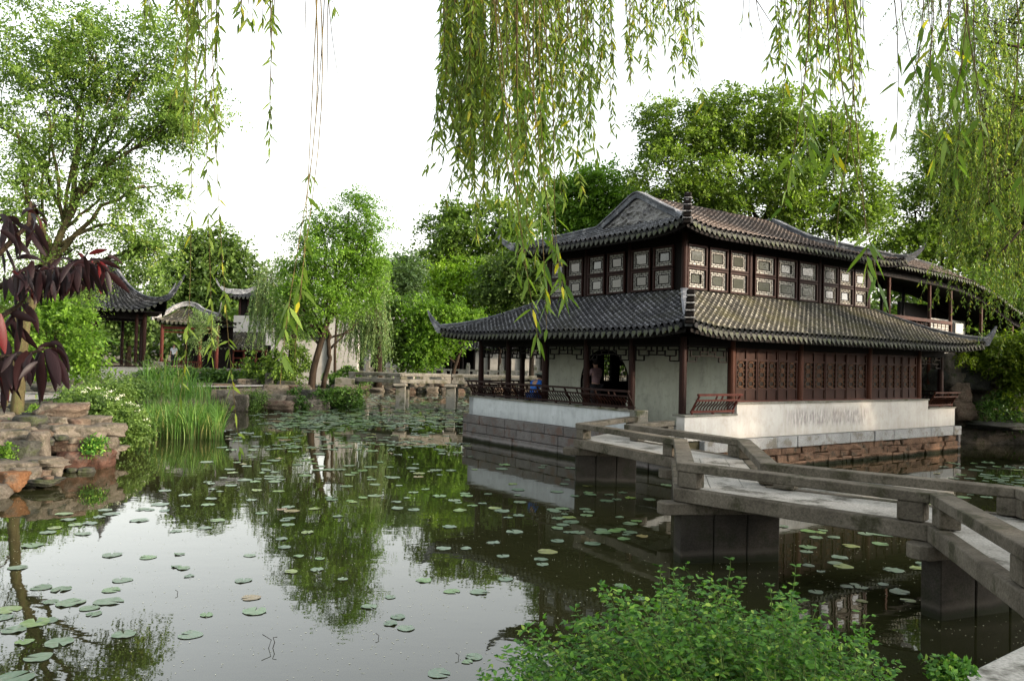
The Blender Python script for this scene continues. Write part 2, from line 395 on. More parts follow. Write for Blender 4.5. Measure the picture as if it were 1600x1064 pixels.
def grid_obj(name, xs, ys, fz, mat):
    X, Y = np.meshgrid(xs, ys); Z = fz(X, Y); V = np.stack([X, Y, Z], -1).reshape(-1, 3); nx = len(xs)
    i, j = np.meshgrid(np.arange(nx-1), np.arange(len(ys)-1)); a = (j*nx+i).ravel()
    return fast_mesh(name, V, 4, mat, faces=np.stack([a, a+1, a+1+nx, a+nx], -1), smooth=True)
xs = np.concatenate([np.linspace(-400, -40, 12)[:-1], np.arange(-40, 34, .35), np.linspace(34, 400, 12)])
ys = np.concatenate([np.linspace(-60, -4, 6)[:-1], np.arange(-4, 66, .35), np.linspace(66, 900, 16)])
setp(grid_obj('ground', xs, ys, ground_z, M['earth']), kind='structure')
mb = MB(); mb.add([(-60, -20, 0), (60, -20, 0), (60, 80, 0), (-60, 80, 0)], [(0, 1, 2, 3)])
setp(mb.build('water', M['water']), kind='structure')
def ribbon(name, pts, wd, z, mat):
    P = np.array(pts, float); n = 40
    t = np.linspace(0, len(P)-1, n); Q = np.stack([np.interp(t, np.arange(len(P)), P[:, k]) for k in (0, 1)], -1)
    T = np.gradient(Q, axis=0); T /= np.linalg.norm(T, axis=1)[:, None]; N = np.stack([-T[:, 1], T[:, 0]], -1)
    ww = np.interp(t, np.arange(len(P)), wd)[:, None]
    V = []
    for k, q in enumerate((Q-N*ww/2, Q+N*ww/2)): V.append(np.column_stack([q, np.full(n, z)]))
    V = np.concatenate(V); mb = MB(); mb.add(V, [(i, i+1, n+i+1, n+i) for i in range(n-1)])
    return setp(mb.build(name, mat), kind='structure')
ribbon('path', [(-24, 19), (-17, 24), (-15.6, 30), (-15.4, 36), (-11.5, 40.2), (-9, 42)], [5, 5, 2.2, 2, 2, 1.6], .935, M['pathm'])

# ------------------------------------------------------------------ roof tools
def roof_side(frame, s0, s1, W, ze, rise, hip0, hip1, gs0=None, gs1=None, p=.2, e=.115, upt=.38, upl=2.0, conc=.22, Wl=None, out=.15):
    """one tiled slope. frame(s, d, z) -> xyz; s along the eave, d inward. hip0/hip1: inward metres gained per metre of s at each end
    (None = no hip). gs0/gs1: inside these the slope runs its full width W, outside it stops at Wl. returns (V, faces, rnd, eave function)"""
    n = max(1, int(round((s1-s0)/p))); p = (s1-s0)/n
    us = np.array([-.5, -.34, -.22, 0, .22, .34]); hh = np.array([0, .02, .075, .105, .075, .02])
    S = np.concatenate([s0+(i+.5+us)*p for i in range(n)]+[[s1]]); HS = np.concatenate([hh]*n+[[0]])
    rows = int(W/e); e = W/rows
    D = np.repeat(np.arange(rows+1), 2)[1:-1]*e
    lift = np.tile([.04, 0], rows)
    rj = RNG.normal(0, .006, (rows*2, len(S)))
    def corner(s):
        c = np.zeros_like(s)
        if hip0 is not None: c = np.maximum(c, np.clip(1-(s-s0)/upl, 0, 1)**2.2)
        if hip1 is not None: c = np.maximum(c, np.clip(1-(s1-s)/upl, 0, 1)**2.2)
        return c
    def Z(s, d):
        x = d/W; return ze+rise*((1-conc)*x+conc*x*x)+upt*corner(s)*(1-np.clip(d/(Wl or W), 0, 1))**1.6
    SS, DD = np.meshgrid(S, D)
    lat = np.minimum(SS-s0 if hip0 is not None else 1e9, s1-SS if hip1 is not None else 1e9)
    ZZ = Z(SS, DD)+HS[None, :]+lift[:, None]+rj
    Dout = DD-out*corner(SS)*(1-np.clip(DD/.9, 0, 1))
    V = np.array(frame(SS, Dout, ZZ)).reshape(3, -1).T
    lim = np.full(S.shape, W)
    if hip0 is not None: lim = np.minimum(lim, np.where(S < (gs0 if gs0 is not None else 1e9), np.minimum((S-s0)*hip0, Wl or W), W))
    if hip1 is not None: lim = np.minimum(lim, np.where(S > (gs1 if gs1 is not None else -1e9), np.minimum((s1-S)*hip1, Wl or W), W))
    ns = len(S); fs = []; rn = []
    tr = RNG.random((n, rows+1))
    for j in range(len(D)-1):
        for i in range(ns-1):
            if D[j] <= max(lim[i], lim[i+1])+.04:
                a = j*ns+i; fs.append((a, a+1, a+1+ns, a+ns)); rn.append(tr[min(i//6, n-1), j//2]*.8 if j % 2 == 0 else .84+.16*tr[min(i//6, n-1), j//2])  # risers take the pale ramp end: edge highlight painted over worn, dusty lips
    def eave(s): return Z(np.array([s]), np.array([0.]))[0], out*corner(np.array([s]))[0]
    return V, np.array(fs), np.array(rn), eave, (n, p)

def add_roof(parent, frame, mat, s0, s1, W, ze, rise, hip0, hip1, label=None, **k):
    V, fs, rn, eave, (n, p) = roof_side(frame, s0, s1, W, ze, rise, hip0, hip1, **k)
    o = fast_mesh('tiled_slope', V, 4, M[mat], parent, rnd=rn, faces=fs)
    if label: o['label'] = label
    # drip tiles hanging in each valley, round tile ends, eave board and soffit
    mb = MB(); mc = MB(); sf = MB()
    def P(s, d, z): return [float(x) for x in frame(s, d, z)]
    prev = None
    for i in range(n+1):
        s = s0+i*p; z, ou = eave(s); w_ = p*.34; dz = RNG.normal(0, .006); dx = RNG.normal(0, .01)
        prof = [(-w_, .035), (-w_*1.0, -.01), (-w_*.55, -.075), (0, -.125+dz), (w_*.55, -.075), (w_*1.0, -.01), (w_, .035)]
        if i not in (0, n) or hip0 is None:
            v = [P(s+x+dx, -ou-.02+y*.35, z+y) for x, y in prof]+[P(s+x+dx, -ou+.01+y*.35, z+y) for x, y in prof]
            m_ = len(prof)
            mb.add(v, [tuple(range(m_)), tuple(range(2*m_-1, m_-1, -1))]+[(q, q+1, q+1+m_, q+m_) for q in range(m_-1)])
        if i < n:
            s2 = s+p/2; z2, ou2 = eave(s2)
            v = [P(s2+.058*math.cos(t), -ou2-.012, z2+.02+.06*math.sin(t)) for t in np.linspace(0, 2*math.pi, 9)[:-1]]+[P(s2+.058*math.cos(t), -ou2+.08, z2+.02+.06*math.sin(t)) for t in np.linspace(0, 2*math.pi, 9)[:-1]]
            mc.add(v, [tuple(range(8)), tuple(range(15, 7, -1))]+[(q, (q+1) % 8, (q+1) % 8+8, q+8) for q in range(8)])
        lm = (k.get('Wl') or W)*.98
        d_in = min(lm, (s-s0)*hip0 if hip0 is not None else 9, (s1-s)*hip1 if hip1 is not None else 9)
        row = [P(s, -ou+.07, z-.06), P(s, -ou+.07, z-.14), P(s, max(.1, d_in*.5), z-.14+rise/W*max(.1, d_in*.5)*.62), P(s, max(.12, d_in), z-.14+rise/W*max(.12, d_in)*.70)]
        if prev:
            sf.add(prev+row, [(0, 1, 5, 4), (1, 2, 6, 5), (2, 3, 7, 6)])
            z0_, o0_ = eave(s-p/2)
            sf.beam(P(s-p/2, -o0_+.12, z0_-.13), P(s-p/2, min(.9, max(.15, d_in)), z0_-.13+rise/W*min(.9, max(.15, d_in))*.62), .06, .05)
        prev = row
    mb.build('drip_tile_row', M['drip'], parent); mc.build('tile_end_row', M['tile'], parent); sf.build('soffit', M['wood_black'], parent)
    return eave

def crest(parent, name, pts, w, h, mat='ridge', **k):
    """smooth path through control points, swept as a moulded ridge"""
    P = np.array(pts, float); n = len(P)*6; t = np.linspace(0, len(P)-1, n)
    Q = np.zeros((n, 3)); Wd = np.interp(t, range(len(P)), w); Hd = np.interp(t, range(len(P)), h)
    for i, x in enumerate(t):
        j = min(int(x), len(P)-2); f_ = x-j
        p0, p1, p2, p3 = P[max(j-1, 0)], P[j], P[j+1], P[min(j+2, len(P)-1)]
        Q[i] = .5*((2*p1)+(-p0+p2)*f_+(2*p0-5*p1+4*p2-p3)*f_**2+(-p0+3*p1-3*p2+p3)*f_**3)
    mb = MB(); mb.sweep(Q, Wd, Hd); return mb.build(name, M[mat] if isinstance(mat, str) else mat, parent)

def fret(mb, p, q, ztop, dr=.34, fl=.2, t=.03, cell=.17):
    """hanging fretwork between two posts (points in plan); steps down at both ends"""
    p, q = np.array(p, float), np.array(q, float); L = np.linalg.norm(q-p); u = (q-p)/L
    def X(s, z): return [*(p+u*s), z]
    def hz(s0, s1, z): mb.beam(X(s0, z), X(s1, z), t, t)
    def vt(s, z0, z1): mb.beam(X(s, z0), X(s, z1), t, t)
    z1 = ztop-fl
    hz(0, L, ztop); n = max(3, int(L/cell)); c = L/n
    e1 = min(.3, L*.22); e2 = min(.5, L*.32)
    hz(e2, L-e2, z1)
    for a, b in ((0, 1), (L, -1)):
        hz(min(a, a+b*e1), max(a, a+b*e1), ztop-dr); vt(a+b*e1, ztop-dr, z1-.02)
        hz(min(a+b*e1*.4, a+b*e2), max(a+b*e1*.4, a+b*e2), z1-.02); vt(a+b*e2, z1-.02, ztop-fl*.45)
        vt(a+b*e1*.4, z1-.02, ztop-fl*.4); hz(min(a, a+b*e2*.8), max(a, a+b*e2*.8), ztop-fl*.4); vt(a+b*.02, ztop-dr, ztop)
        vt(a+b*e2*.8, ztop-fl*.4, ztop)
    for i in range(1, n):
        s = i*c
        if e2*.9 < s < L-e2*.9:
            vt(s, ztop-fl*(.55 if i % 2 else 1), ztop if i % 2 == 0 else ztop-fl*.0)
            if i % 2: hz(max(s-c*.5, e2*.9), min(s+c, L-e2*.9), ztop-fl*.55)

def lean_rail(parent, name, p, q, nrm, z0, hgt=.45, lean=.22, mat='wood', step=.105, endcaps=True):
    """bench back leaning outwards over the water, with bent slats"""
    p, q, nrm = np.array(p, float), np.array(q, float), np.array(nrm, float); L = np.linalg.norm(q-p); u = (q-p)/L
    def X(s, o, z): v = p+u*s+nrm*o; return [v[0], v[1], z0+z]
    mb = MB(); ns = MB()
    mb.beam(X(0, 0, .06), X(L, 0, .06), .05, .05); mb.beam(X(-.02, lean, hgt), X(L+.02, lean, hgt), .06, .05)
    mb.beam(X(0, lean*.72, hgt*.72), X(L, lean*.72, hgt*.72), .04, .04)
    n = max(1, int(L/1.15)); ends = np.linspace(.04, L-.04, n+1)
    for s in ends:
        mb.tube([X(s, .0, -.01), X(s, -.0, .1), X(s, lean*.35, hgt*.5), X(s, lean*.7, hgt*.75), X(s, lean, hgt+.01)], .026, 5)
    for s in (ends[:-1]+ends[1:])/2:
        mb.beam(X(s-.1, lean*.72, hgt*.72), X(s-.1, lean, hgt), .03, .03); mb.beam(X(s+.1, lean*.72, hgt*.72), X(s+.1, lean, hgt), .03, .03)
        mb.beam(X(s, 0, -.01), X(s, 0, .05), .05, .05)
    o = mb.build(name, M[mat], parent)
    for s in np.arange(.12, L-.08, step):
        ns.tube([X(s, .01, .07), X(s, -.02, hgt*.22), X(s, lean*.15, hgt*.4), X(s, lean*.55, hgt*.55), X(s, lean*.72, hgt*.7)], .017, 4)
    ns.build('bent_slats', M[mat], o)
    return o

# ------------------------------------------------------------------ the two-storey pavilion (local x = away to the right, y = away to the left)
OX, OY = 19.5, 16.2
pav = thing('waterside_pavilion', 'large two-storey waterside pavilion with white plinth walls, grey tiled roofs and rows of latticed windows', 'pavilion', bw(OX, OY), ROT)
X_ = lambda a: a-OX
Y_ = lambda b: b-OY
A0, A1, B0, B1 = 13.4, 25.9, 11.9, 20.7       # white plinth wall outline
AC0, AC1, BC0, BC1 = 13.65, 25.6, 12.15, 20.5  # column lines
AU0, AU1, BU0, BU1 = 15.2, 23.75, 13.6, 19.1   # upper storey

def blocks(parent, name, p, q, nrm, courses, mat, seed, depth=.16, rough=.012, gap=.008, lens=(.55, 1.15), label=None, chip=0):
    """courses of cut stones facing nrm, one course set per call"""
    rnd = random.Random(seed); p, q, nrm = map(lambda t: np.array(t, float), (p, q, nrm)); L = np.linalg.norm(q-p); u = (q-p)/L
    mb = MB()
    for z0, z1 in courses:
        s = 0
        while s < L-.02:
            l = min(rnd.uniform(*lens), L-s); l = L-s if L-s-l < .25 else l
            o = rnd.uniform(-rough, rough); zz = rnd.uniform(-chip, chip)
            c = p+u*(s+l/2)+nrm*(o-depth/2)
            if chip:
                v = []
                for k in (z0+gap, z1-gap+zz):
                    for (a_, b_) in ((-1, -1), (1, -1), (1, 1), (-1, 1)):
                        jit = rnd.uniform(-chip, chip)
                        pt = c+u*(a_*(l/2-gap)+(jit if abs(a_) else 0))+nrm*(b_*depth/2+(rnd.uniform(-chip, chip) if b_ > 0 else 0)); v.append([pt[0], pt[1], k+rnd.uniform(-chip, chip)*.6])
                mb.add(v, [(0, 1, 2, 3), (4, 5, 6, 7), (0, 1, 5, 4), (1, 2, 6, 5), (2, 3, 7, 6), (3, 0, 4, 7)])
            else:
                mb.box((c[0], c[1], (z0+z1)/2), (l-2*gap, depth, z1-z0-2*gap), math.atan2(u[1], u[0]))
            s += l
    o = mb.build(name, mat, parent, bevel=.012, bseg=1)
    if label: o['label'] = label
    return o
a0, a1, b0, b1 = X_(A0), X_(A1), Y_(B0), Y_(B1)
# core and deck
mb = MB(); mb.bb(a0-.02, a1+.02, b0+.02, b1+.02, -1.2, .76); mb.build('plinth_core', M['mud'], pav)
mb = MB(); mb.bb(a0+.1, a1-.1, b0+.1, b1-.1, .764, .93); mb.build('floor_slab', M['deck'], pav)
# left face: three courses of grey blocks, right face: pale blocks over red rubble
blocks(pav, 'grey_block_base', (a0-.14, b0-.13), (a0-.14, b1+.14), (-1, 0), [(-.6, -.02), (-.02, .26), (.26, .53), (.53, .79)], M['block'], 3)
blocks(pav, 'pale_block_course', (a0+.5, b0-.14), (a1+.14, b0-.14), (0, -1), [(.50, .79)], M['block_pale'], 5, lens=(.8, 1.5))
blocks(pav, 'red_rubble_base', (a0-.1, b0-.12), (a1+.14, b0-.12), (0, -1), [(-.6, -.02), (-.02, .16), (.16, .33), (.33, .5)], M['redstone'], 9, lens=(.22, .75), rough=.05, gap=.006, chip=.035, depth=.22)
blocks(pav, 'grey_block_base', (a1+.14, b0-.13), (a1+.14, b1+.14), (1, 0), [(-.6, -.02), (-.02, .26), (.26, .53), (.53, .79)], M['block'], 4)
blocks(pav, 'grey_block_base', (a0-.14, b1+.14), (a1+.14, b1+.14), (0, 1), [(-.6, -.02), (-.02, .26), (.26, .53), (.53, .79)], M['block'], 6)
# white parapet walls
bgap = Y_(13.62)
mb = MB(); mb.bb(a0, a0+.24, bgap, b1, .792, 1.33); mb.bb(a0, a1, b1-.24, b1+.002, .792, 1.328); mb.build('parapet_wall', M['plaster'], pav)
mb = MB(); mb.bb(a0, X_(15.2), b0, b0+.24, .79, 1.33); mb.bb(X_(15.203), X_(24.22), b0+.002, b0+.3, .79, 1.59); mb.bb(X_(24.223), a1, b0+.001, b0+.24, .79, 1.33); mb.bb(a1-.24, a1+.002, b0+.25, b1-.25, .79, 1.326)
mb.build('sunny_parapet_wall', M['plaster_sun'], pav)
mb = MB(); mb.bb(a0-.035, a0+.36, bgap, b1+.035, 1.333, 1.375); mb.bb(a0+.363, a1, b1-.3, b1+.032, 1.333, 1.373); mb.build('coping', M['coping'], pav)
mb = MB(); mb.bb(a0-.03, X_(15.2), b0-.03, b0+.34, 1.333, 1.375); mb.bb(X_(15.2)-.02, X_(24.24), b0-.03, b0+.32, 1.593, 1.635); mb.bb(X_(24.243), a1+.03, b0-.03, b0+.34, 1.333, 1.374); mb.build('coping', M['coping'], pav)
# stone post ending the left wall beside the entrance
mb = MB(); mb.bb(a0-.02, a0+.36, bgap-.26, bgap-.004, .5, 1.378); mb.build('entrance_post', M['coping'], pav, bevel=.01)
# lower walls: porch wall with moon door
zc = 3.05
def moonwall():
    """wall plane x = AU0, from y0 to y1, with a round opening"""
    y0, y1, cy, cz, r, t = Y_(12.2), Y_(19.0), Y_(16.5), 1.87, 1.0, .12
    bm = MB(); n = 48
    ang = np.linspace(0, 2*math.pi, n+1)[:-1]+.0001; z0, z1 = .932, zc
    ring, rect = [], []
    for a in ang:
        c, s = math.cos(a), math.sin(a); yy = cy+r*c; zz = max(z0+.004, cz+r*s); ring.append((yy, zz))
        k = min(((y1-cy) if c > 0 else (cy-y0))/max(abs(c), 1e-6), ((z1-cz) if s > 0 else (cz-z0))/max(abs(s), 1e-6)); rect.append((cy+k*c, cz+k*s))
    corners = [(y1, z1), (y0, z1), (y0, z0), (y1, z0)]
    for sx in (0, t):
        x = X_(AU0)+sx
        v = [(x, *p) for p in ring]+[(x, *p) for p in rect]
        bm.add(v, [(i, (i+1) % n, n+(i+1) % n, n+i) for i in range(n)])
        for (yc, zz) in corners:   # fill corner triangles
            best = None
            for i in range(n):
                p, q = rect[i], rect[(i+1) % n]
                if (abs(p[0]-yc) < 1e-6 and abs(q[1]-zz) < 1e-6) or (abs(q[0]-yc) < 1e-6 and abs(p[1]-zz) < 1e-6): best = (p, q)
            if best: bm.add([(x, *best[0]), (x, *best[1]), (x, yc, zz)], [(0, 1, 2)])
    v = [(X_(AU0), *p) for p in ring]+[(X_(AU0)+t, *p) for p in ring]
    bm.add(v, [(i, (i+1) % n, n+(i+1) % n, n+i) for i in range(n)])
    wl = bm.build('porch_wall', M['plaster_porch'], pav)
    # door frame ring
    fr = MB()
    pts = [(X_(AU0)-.012, cy+(r-.012)*math.cos(a), cz+(r-.012)*math.sin(a)) for a in np.linspace(-1.2, math.pi+1.2, 46)]
    fr.sweep(pts, .05, .05, upv=(1, 0, 0)); fr.build('moon_door_frame', M['wood_black'], wl)
moonwall()
WINS = [(17.5, 17.82, 1.9, 2.78), (18.2, 18.66, 1.88, 2.42)]
mb = MB(); mb.bb(X_(AU0)+.002, X_(AU0)+.118, Y_(19.0), Y_(19.12), .93, zc); 
for xa_, xb_, za_, zb_ in WINS: pass
xs_ = [15.32]+[v for w_ in WINS for v in w_[:2]]+[24.1]
for k in range(0, len(xs_), 2): mb.bb(X_(xs_[k]), X_(xs_[k+1]), Y_(19.0), Y_(19.12), .93, zc)
for xa_, xb_, za_, zb_ in WINS: mb.bb(X_(xa_), X_(xb_), Y_(19.001), Y_(19.119), .93, za_); mb.bb(X_(xa_), X_(xb_), Y_(19.001), Y_(19.119), zb_, zc)
mb.bb(X_(24.0), X_(24.1), Y_(12.3), Y_(18.99), .93, zc)
mb.build('hall_wall', M['wood_black'], pav)
# porch return wall on the sunny side, between corner column and first door
mb = MB(); mb.bb(X_(15.203), X_(15.36), Y_(12.12), Y_(12.24), .93, 3.0); mb.build('door_jamb', M['wood'], pav)
# columns
def column(a, b, z0=.93, z1=3.12, r=.088, mat='wood', par=pav, name='column'):
    mb = MB(); mb.tube([(X_(a), Y_(b), z0), (X_(a), Y_(b), (z0+z1)/2), (X_(a), Y_(b), z1)], [r, r*.99, r*.93], 12)
    return mb.build(name, M[mat], par, smooth=False)
for b in (12.2, 13.83, 15.5, 17.24, 18.99, 20.45): column(AC0, b, z0=.93 if b != 12.2 else 1.0)
for a in (15.25, 17.3, 19.4, 21.5, 24.04, 25.58): column(a, BC1-.05)
column(25.58, 12.2); column(25.58, 15.0); column(25.58, 17.8)
for a in (15.27, 18.0, 21.28, 24.05): column(a, 12.13, 1.63, r=.095, mat='wood_brown')
# tie beams under the eaves
mb = MB()
mb.bb(X_(AC0)-.05, X_(AC0)+.05, Y_(12.15), Y_(20.5), 2.93, 3.13); mb.bb(X_(AC0)+.06, X_(25.6), Y_(12.1), Y_(12.2), 2.93, 3.128)
mb.bb(X_(AC0)+.06, X_(25.6), Y_(20.4), Y_(20.5), 2.93, 3.128); mb.bb(X_(25.53), X_(25.63), Y_(12.21), Y_(20.39), 2.93, 3.126)
mb.build('tie_beam', M['wood_black'], pav)
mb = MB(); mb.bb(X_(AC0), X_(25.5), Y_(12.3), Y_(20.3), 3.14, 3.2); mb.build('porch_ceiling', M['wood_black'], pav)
# fretwork
bs = [12.2, 13.83, 15.5, 17.24, 18.99, 20.45]
for (p_, q_) in [((X_(AC0), Y_(bs[i])+.1), (X_(AC0), Y_(bs[i+1])-.1)) for i in range(5)]+[((X_(AC0)+.1, Y_(12.17)), (X_(15.15), Y_(12.17))), ((X_(24.15), Y_(12.17)), (X_(25.5), Y_(12.17)))]+[((X_(s_), Y_(20.45)), (X_(e_), Y_(20.45))) for s_, e_ in ((13.75, 15.15), (15.35, 17.2), (17.4, 19.3))]:
    mb = MB(); fret(mb, p_, q_, 2.91); mb.build('hanging_fretwork', M['wood_black'], pav)
# leaning bench backs
lean_rail(pav, 'leaning_bench_rail', (a0+.06, bgap-.1), (a0+.06, b1-.06), (-1, 0), 1.375)
lean_rail(pav, 'leaning_bench_rail', (a0+.1, b1-.08), (X_(19.4), b1-.08), (0, 1), 1.375)
lean_rail(pav, 'leaning_bench_rail', (X_(13.66), b0+.06), (X_(15.16), b0+.06), (0, -1), 1.375, mat='wood_red')
lean_rail(pav, 'leaning_bench_rail', (X_(24.3), b0+.06), (a1-.06, b0+.06), (0, -1), 1.375, mat='wood_brown')
lean_rail(pav, 'leaning_bench_rail', (a1-.06, b0+.1), (a1-.06, b1-.1), (1, 0), 1.375, mat='wood')
# latticed doors on the sunny side
def door_mesh(wd):
    fr, lt, pn = MB(), MB(), MB(); h0, h1, ht = 1.635, 1.93, 2.92; t = .034
    for x in (0, wd-t): fr.bb(x, x+t, -.03, .03, h0, ht)
    for z in (h0, h1-.02, ht-.05, 2.62): fr.bb(t, wd-t, -.029, .029, z, z+.045)
    fr.bb(t, wd-t, -.008, .012, h0+.045, h1-.02); fr.bb(t, wd-t, .004, .012, 2.665, ht-.05)
    x0, x1 = t, wd-t; z0, z1 = h1+.025, 2.62; cx = (x0+x1)/2; g = .017
    hgt = (z1-z0)
    for k in range(3):
        c = z0+hgt*(k+.5)/3; a, b = (x1-x0)*.26, hgt/3*.27
        for z in (c-b, c+b): lt.bb(cx-a, cx+a, -.008, .008, z-g/2, z+g/2)
        for x in (cx-a, cx+a): lt.bb(x-g/2, x+g/2, -.0075, .0075, c-b, c+b)
        lt.bb(cx-a*.5, cx+a*.5, -.007, .007, c-b*1.45-g/2, c-b*1.45+g/2); lt.bb(cx-a*.5, cx+a*.5, -.007, .007, c+b*1.45-g/2, c+b*1.45+g/2)
        for sx in (-1, 1):
            lt.bb(min(cx+sx*a, x0 if sx < 0 else x1), max(cx+sx*a, x0 if sx < 0 else x1), -.007, .007, c-g/2, c+g/2)
            lt.bb(min(cx+sx*a*.5, x0 if sx < 0 else x1), max(cx+sx*a*.5, x0 if sx < 0 else x1), -.0065, .0065, c+b*1.45-g/2+.02, c+b*1.45+g/2+.02)
            lt.bb(min(cx+sx*a*.5, x0 if sx < 0 else x1), max(cx+sx*a*.5, x0 if sx < 0 else x1), -.0065, .0065, c-b*1.45-g/2-.02, c-b*1.45+g/2-.02)
            lt.bb(cx+sx*a*.5-g/2, cx+sx*a*.5+g/2, -.006, .006, c-b*1.45-.02, c-b); lt.bb(cx+sx*a*.5-g/2, cx+sx*a*.5+g/2, -.006, .006, c+b, c+b*1.45+.02)
        if k: lt.bb(x0, x1, -.006, .006, z0+hgt*k/3-g/2, z0+hgt*k/3+g/2)
    pn.bb(x0, x1, .016, .02, z0, z1)
    return fr, lt, pn
proto = {}
for s_, e_, n in ((15.4, 17.88, 6), (18.12, 21.15, 6), (21.42, 23.93, 6)):
    wd = (e_-s_)/n; key = round(wd, 3)
    fr, lt, pn = door_mesh(wd-.006)
    f0 = fr.build('lattice_door', M['wood_door'], pav); lt.build('lattice', M['wood_lattice'], f0); pn.build('backing_pane', M['pane_dark'], f0)
    for i in range(n):
        o = f0 if i == 0 else dup(f0, parent=pav)
        o.location = (X_(s_+i*wd), Y_(12.13)+(.012 if i % 2 else 0), 0)
mb = MB(); mb.bb(X_(15.25), X_(24.1), Y_(12.05), Y_(12.22), 1.637, 1.66); mb.build('door_sill', M['wood_red'], pav)

# upper storey: dark wall, posts and windows
mb = MB(); mb.bb(X_(AU0), X_(AU1), Y_(BU0), Y_(BU1), 4.1, 5.95); mb.build('upper_wall', M['wood_black'], pav)
mb = MB(); mb.bb(X_(AU0)-.06, X_(AU1)+.06, Y_(BU0)-.06, Y_(BU1)+.06, 4.25, 4.37); mb.build('window_sill', M['wood'], pav)
mb = MB(); mb.bb(X_(AU0)-.05, X_(AU1)+.05, Y_(BU0)-.05, Y_(BU1)+.05, 5.62, 5.82); mb.build('eave_beam', M['wood_black'], pav)
for b in (13.6, 15.53, 17.33, 19.1): column(AU0, b, 4.3, 5.85, .085)
for a in (17.8, 21.04, 23.75): column(a, BU0, 4.3, 5.85, .085)
column(AU1, BU1, 4.3, 5.85, .085)
def window_mesh(wd, ht):
    """square window: frame, pale shell band crossed by dark glazing bars, dusty centre pane; faces -y, x from 0"""
    fr, bd, lt, pn = MB(), MB(), MB(), MB(); t = .048
    fr.bb(0, wd, -.07, .0, 0, t); fr.bb(0, wd, -.07, .0, ht-t, ht); fr.bb(0, t, -.069, .0, t, ht-t); fr.bb(wd-t, wd, -.069, .0, t, ht-t)
    x0, x1, z0, z1 = t, wd-t, t, ht-t; W, Z = x1-x0, z1-z0
    bx, bz = W*.2, Z*.245; X0, X1, Z0, Z1 = x0+bx, x1-bx, z0+bz, z1-bz
    bd.bb(x0, x1, -.012, -.004, z0, Z0); bd.bb(x0, x1, -.012, -.004, Z1, z1); bd.bb(x0, X0, -.012, -.004, Z0, Z1); bd.bb(X1, x1, -.012, -.004, Z0, Z1)
    g = .011
    def h(xa, xb, z, k=0): lt.bb(xa, xb, -.022+k, -.013, z-g/2, z+g/2)
    def v(x, za, zb, k=0): lt.bb(x-g/2, x+g/2, -.0215+k, -.0135, za, zb)
    for x, z_ in ((X0, 0), (X1, 0)): lt.bb(x-g*1.1, x+g*1.1, -.024, -.013, Z0, Z1)
    for z in (Z0, Z1): lt.bb(X0-g, X1+g, -.0245, -.0125, z-g*1.1, z+g*1.1)
    mx, mz = bx/2, bz/2
    h(x0, x1, z0+mz*1.05); h(x0, x1, z1-mz*1.05); v(x0+mx*1.05, z0+mz, z1-mz); v(x1-mx*1.05, z0+mz, z1-mz)
    n = 4
    for i in range(n+1):
        x = x0+W*(i+.0)/n
        if 0 < i < n: v(x, z0, z0+mz); v(x, z1-mz, z1)
        xx = x0+W*(i+.5)/n
        if i < n: v(min(max(xx, x0+mx), x1-mx), z0+mz, Z0, .002); v(min(max(xx, x0+mx), x1-mx), Z1, z1-mz, .002)
    for i in range(3):
        z = z0+Z*(i+1)/4.; h(x0, x0+mx, z); h(x1-mx, x1, z)
        if i < 2:
            z = z0+Z*(i+1.5)/4.; h(x0+mx, X0, z, .002); h(X1, x1-mx, z, .002)
    pn.bb(X0, X1, -.011, -.006, Z0, Z1)
    return fr, bd, lt, pn
def put_windows(runs, fixed, side, zrows, litset=()):
    first = {}
    for (lo, hi) in runs:
        wd = round(hi-lo, 2)
        for z in zrows:
            key = wd
            if key not in first:
                fr, bd, lt, pn = window_mesh(wd, .56)
                o = fr.build('shell_window', M['wood'], pav); bd.build('shell_band', M['lattice_white'], o); lt.build('lattice', M['wood_black'], o); pn.build('window_pane', M['pane'], o)
                first[key] = o
            else: o = dup(first[key], parent=pav)
            for ch in o.children:
                if ch.name.startswith('window_pane'): ch.rotation_euler = (RNG.normal(0, .02), 0, RNG.normal(0, .03))
            if side == 'R': o.location = (X_(lo), Y_(fixed), z); o.rotation_euler = (0, 0, 0)
            else: o.location = (X_(fixed), Y_(hi), z); o.rotation_euler = (0, 0, -math.pi/2)
WR = [(15.24, 15.98), (16.07, 16.81), (16.91, 17.65), (17.95, 18.87), (18.96, 19.87), (19.98, 20.89), (21.18, 21.96), (22.03, 22.79), (22.87, 23.63)]
WL = [(18.26, 18.98), (17.44, 18.16), (16.51, 17.21), (15.69, 16.39), (14.73, 15.43), (13.92, 14.62)]
put_windows(WR, BU0-.02, 'R', (4.42, 5.0)); put_windows(WL, AU0-.02, 'L', (4.42, 5.0))

# lower roof, four slopes
EA0, EA1, EB0, EB1 = 12.78, 26.3, 11.3, 21.35
ZL, RL = 3.2, 1.1
wa, wb = AU0-.1-EA0, BU0-.1-EB0
kk = dict(p=.2, e=.125, upt=.13, upl=2.0, out=.14)
fR = lambda s, d, z: (s-OX, EB0+d-OY, z)
fL = lambda s, d, z: (EA0+d-OX, s-OY, z)
fB = lambda s, d, z: (s-OX, EB1-d-OY, z)
fE = lambda s, d, z: (EA1-d-OX, s-OY, z)
wa2, wb2 = EA1-AU1-.1, EB1-BU1-.1
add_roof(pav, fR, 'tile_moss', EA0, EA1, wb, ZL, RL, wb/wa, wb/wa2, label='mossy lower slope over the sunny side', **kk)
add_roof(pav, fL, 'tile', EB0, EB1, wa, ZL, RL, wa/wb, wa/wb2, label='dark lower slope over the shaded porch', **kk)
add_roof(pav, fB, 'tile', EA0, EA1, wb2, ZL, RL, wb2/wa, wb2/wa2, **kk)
add_roof(pav, fE, 'tile', EB0, EB1, wa2, ZL, RL, wa2/wb, wa2/wb2, **kk)
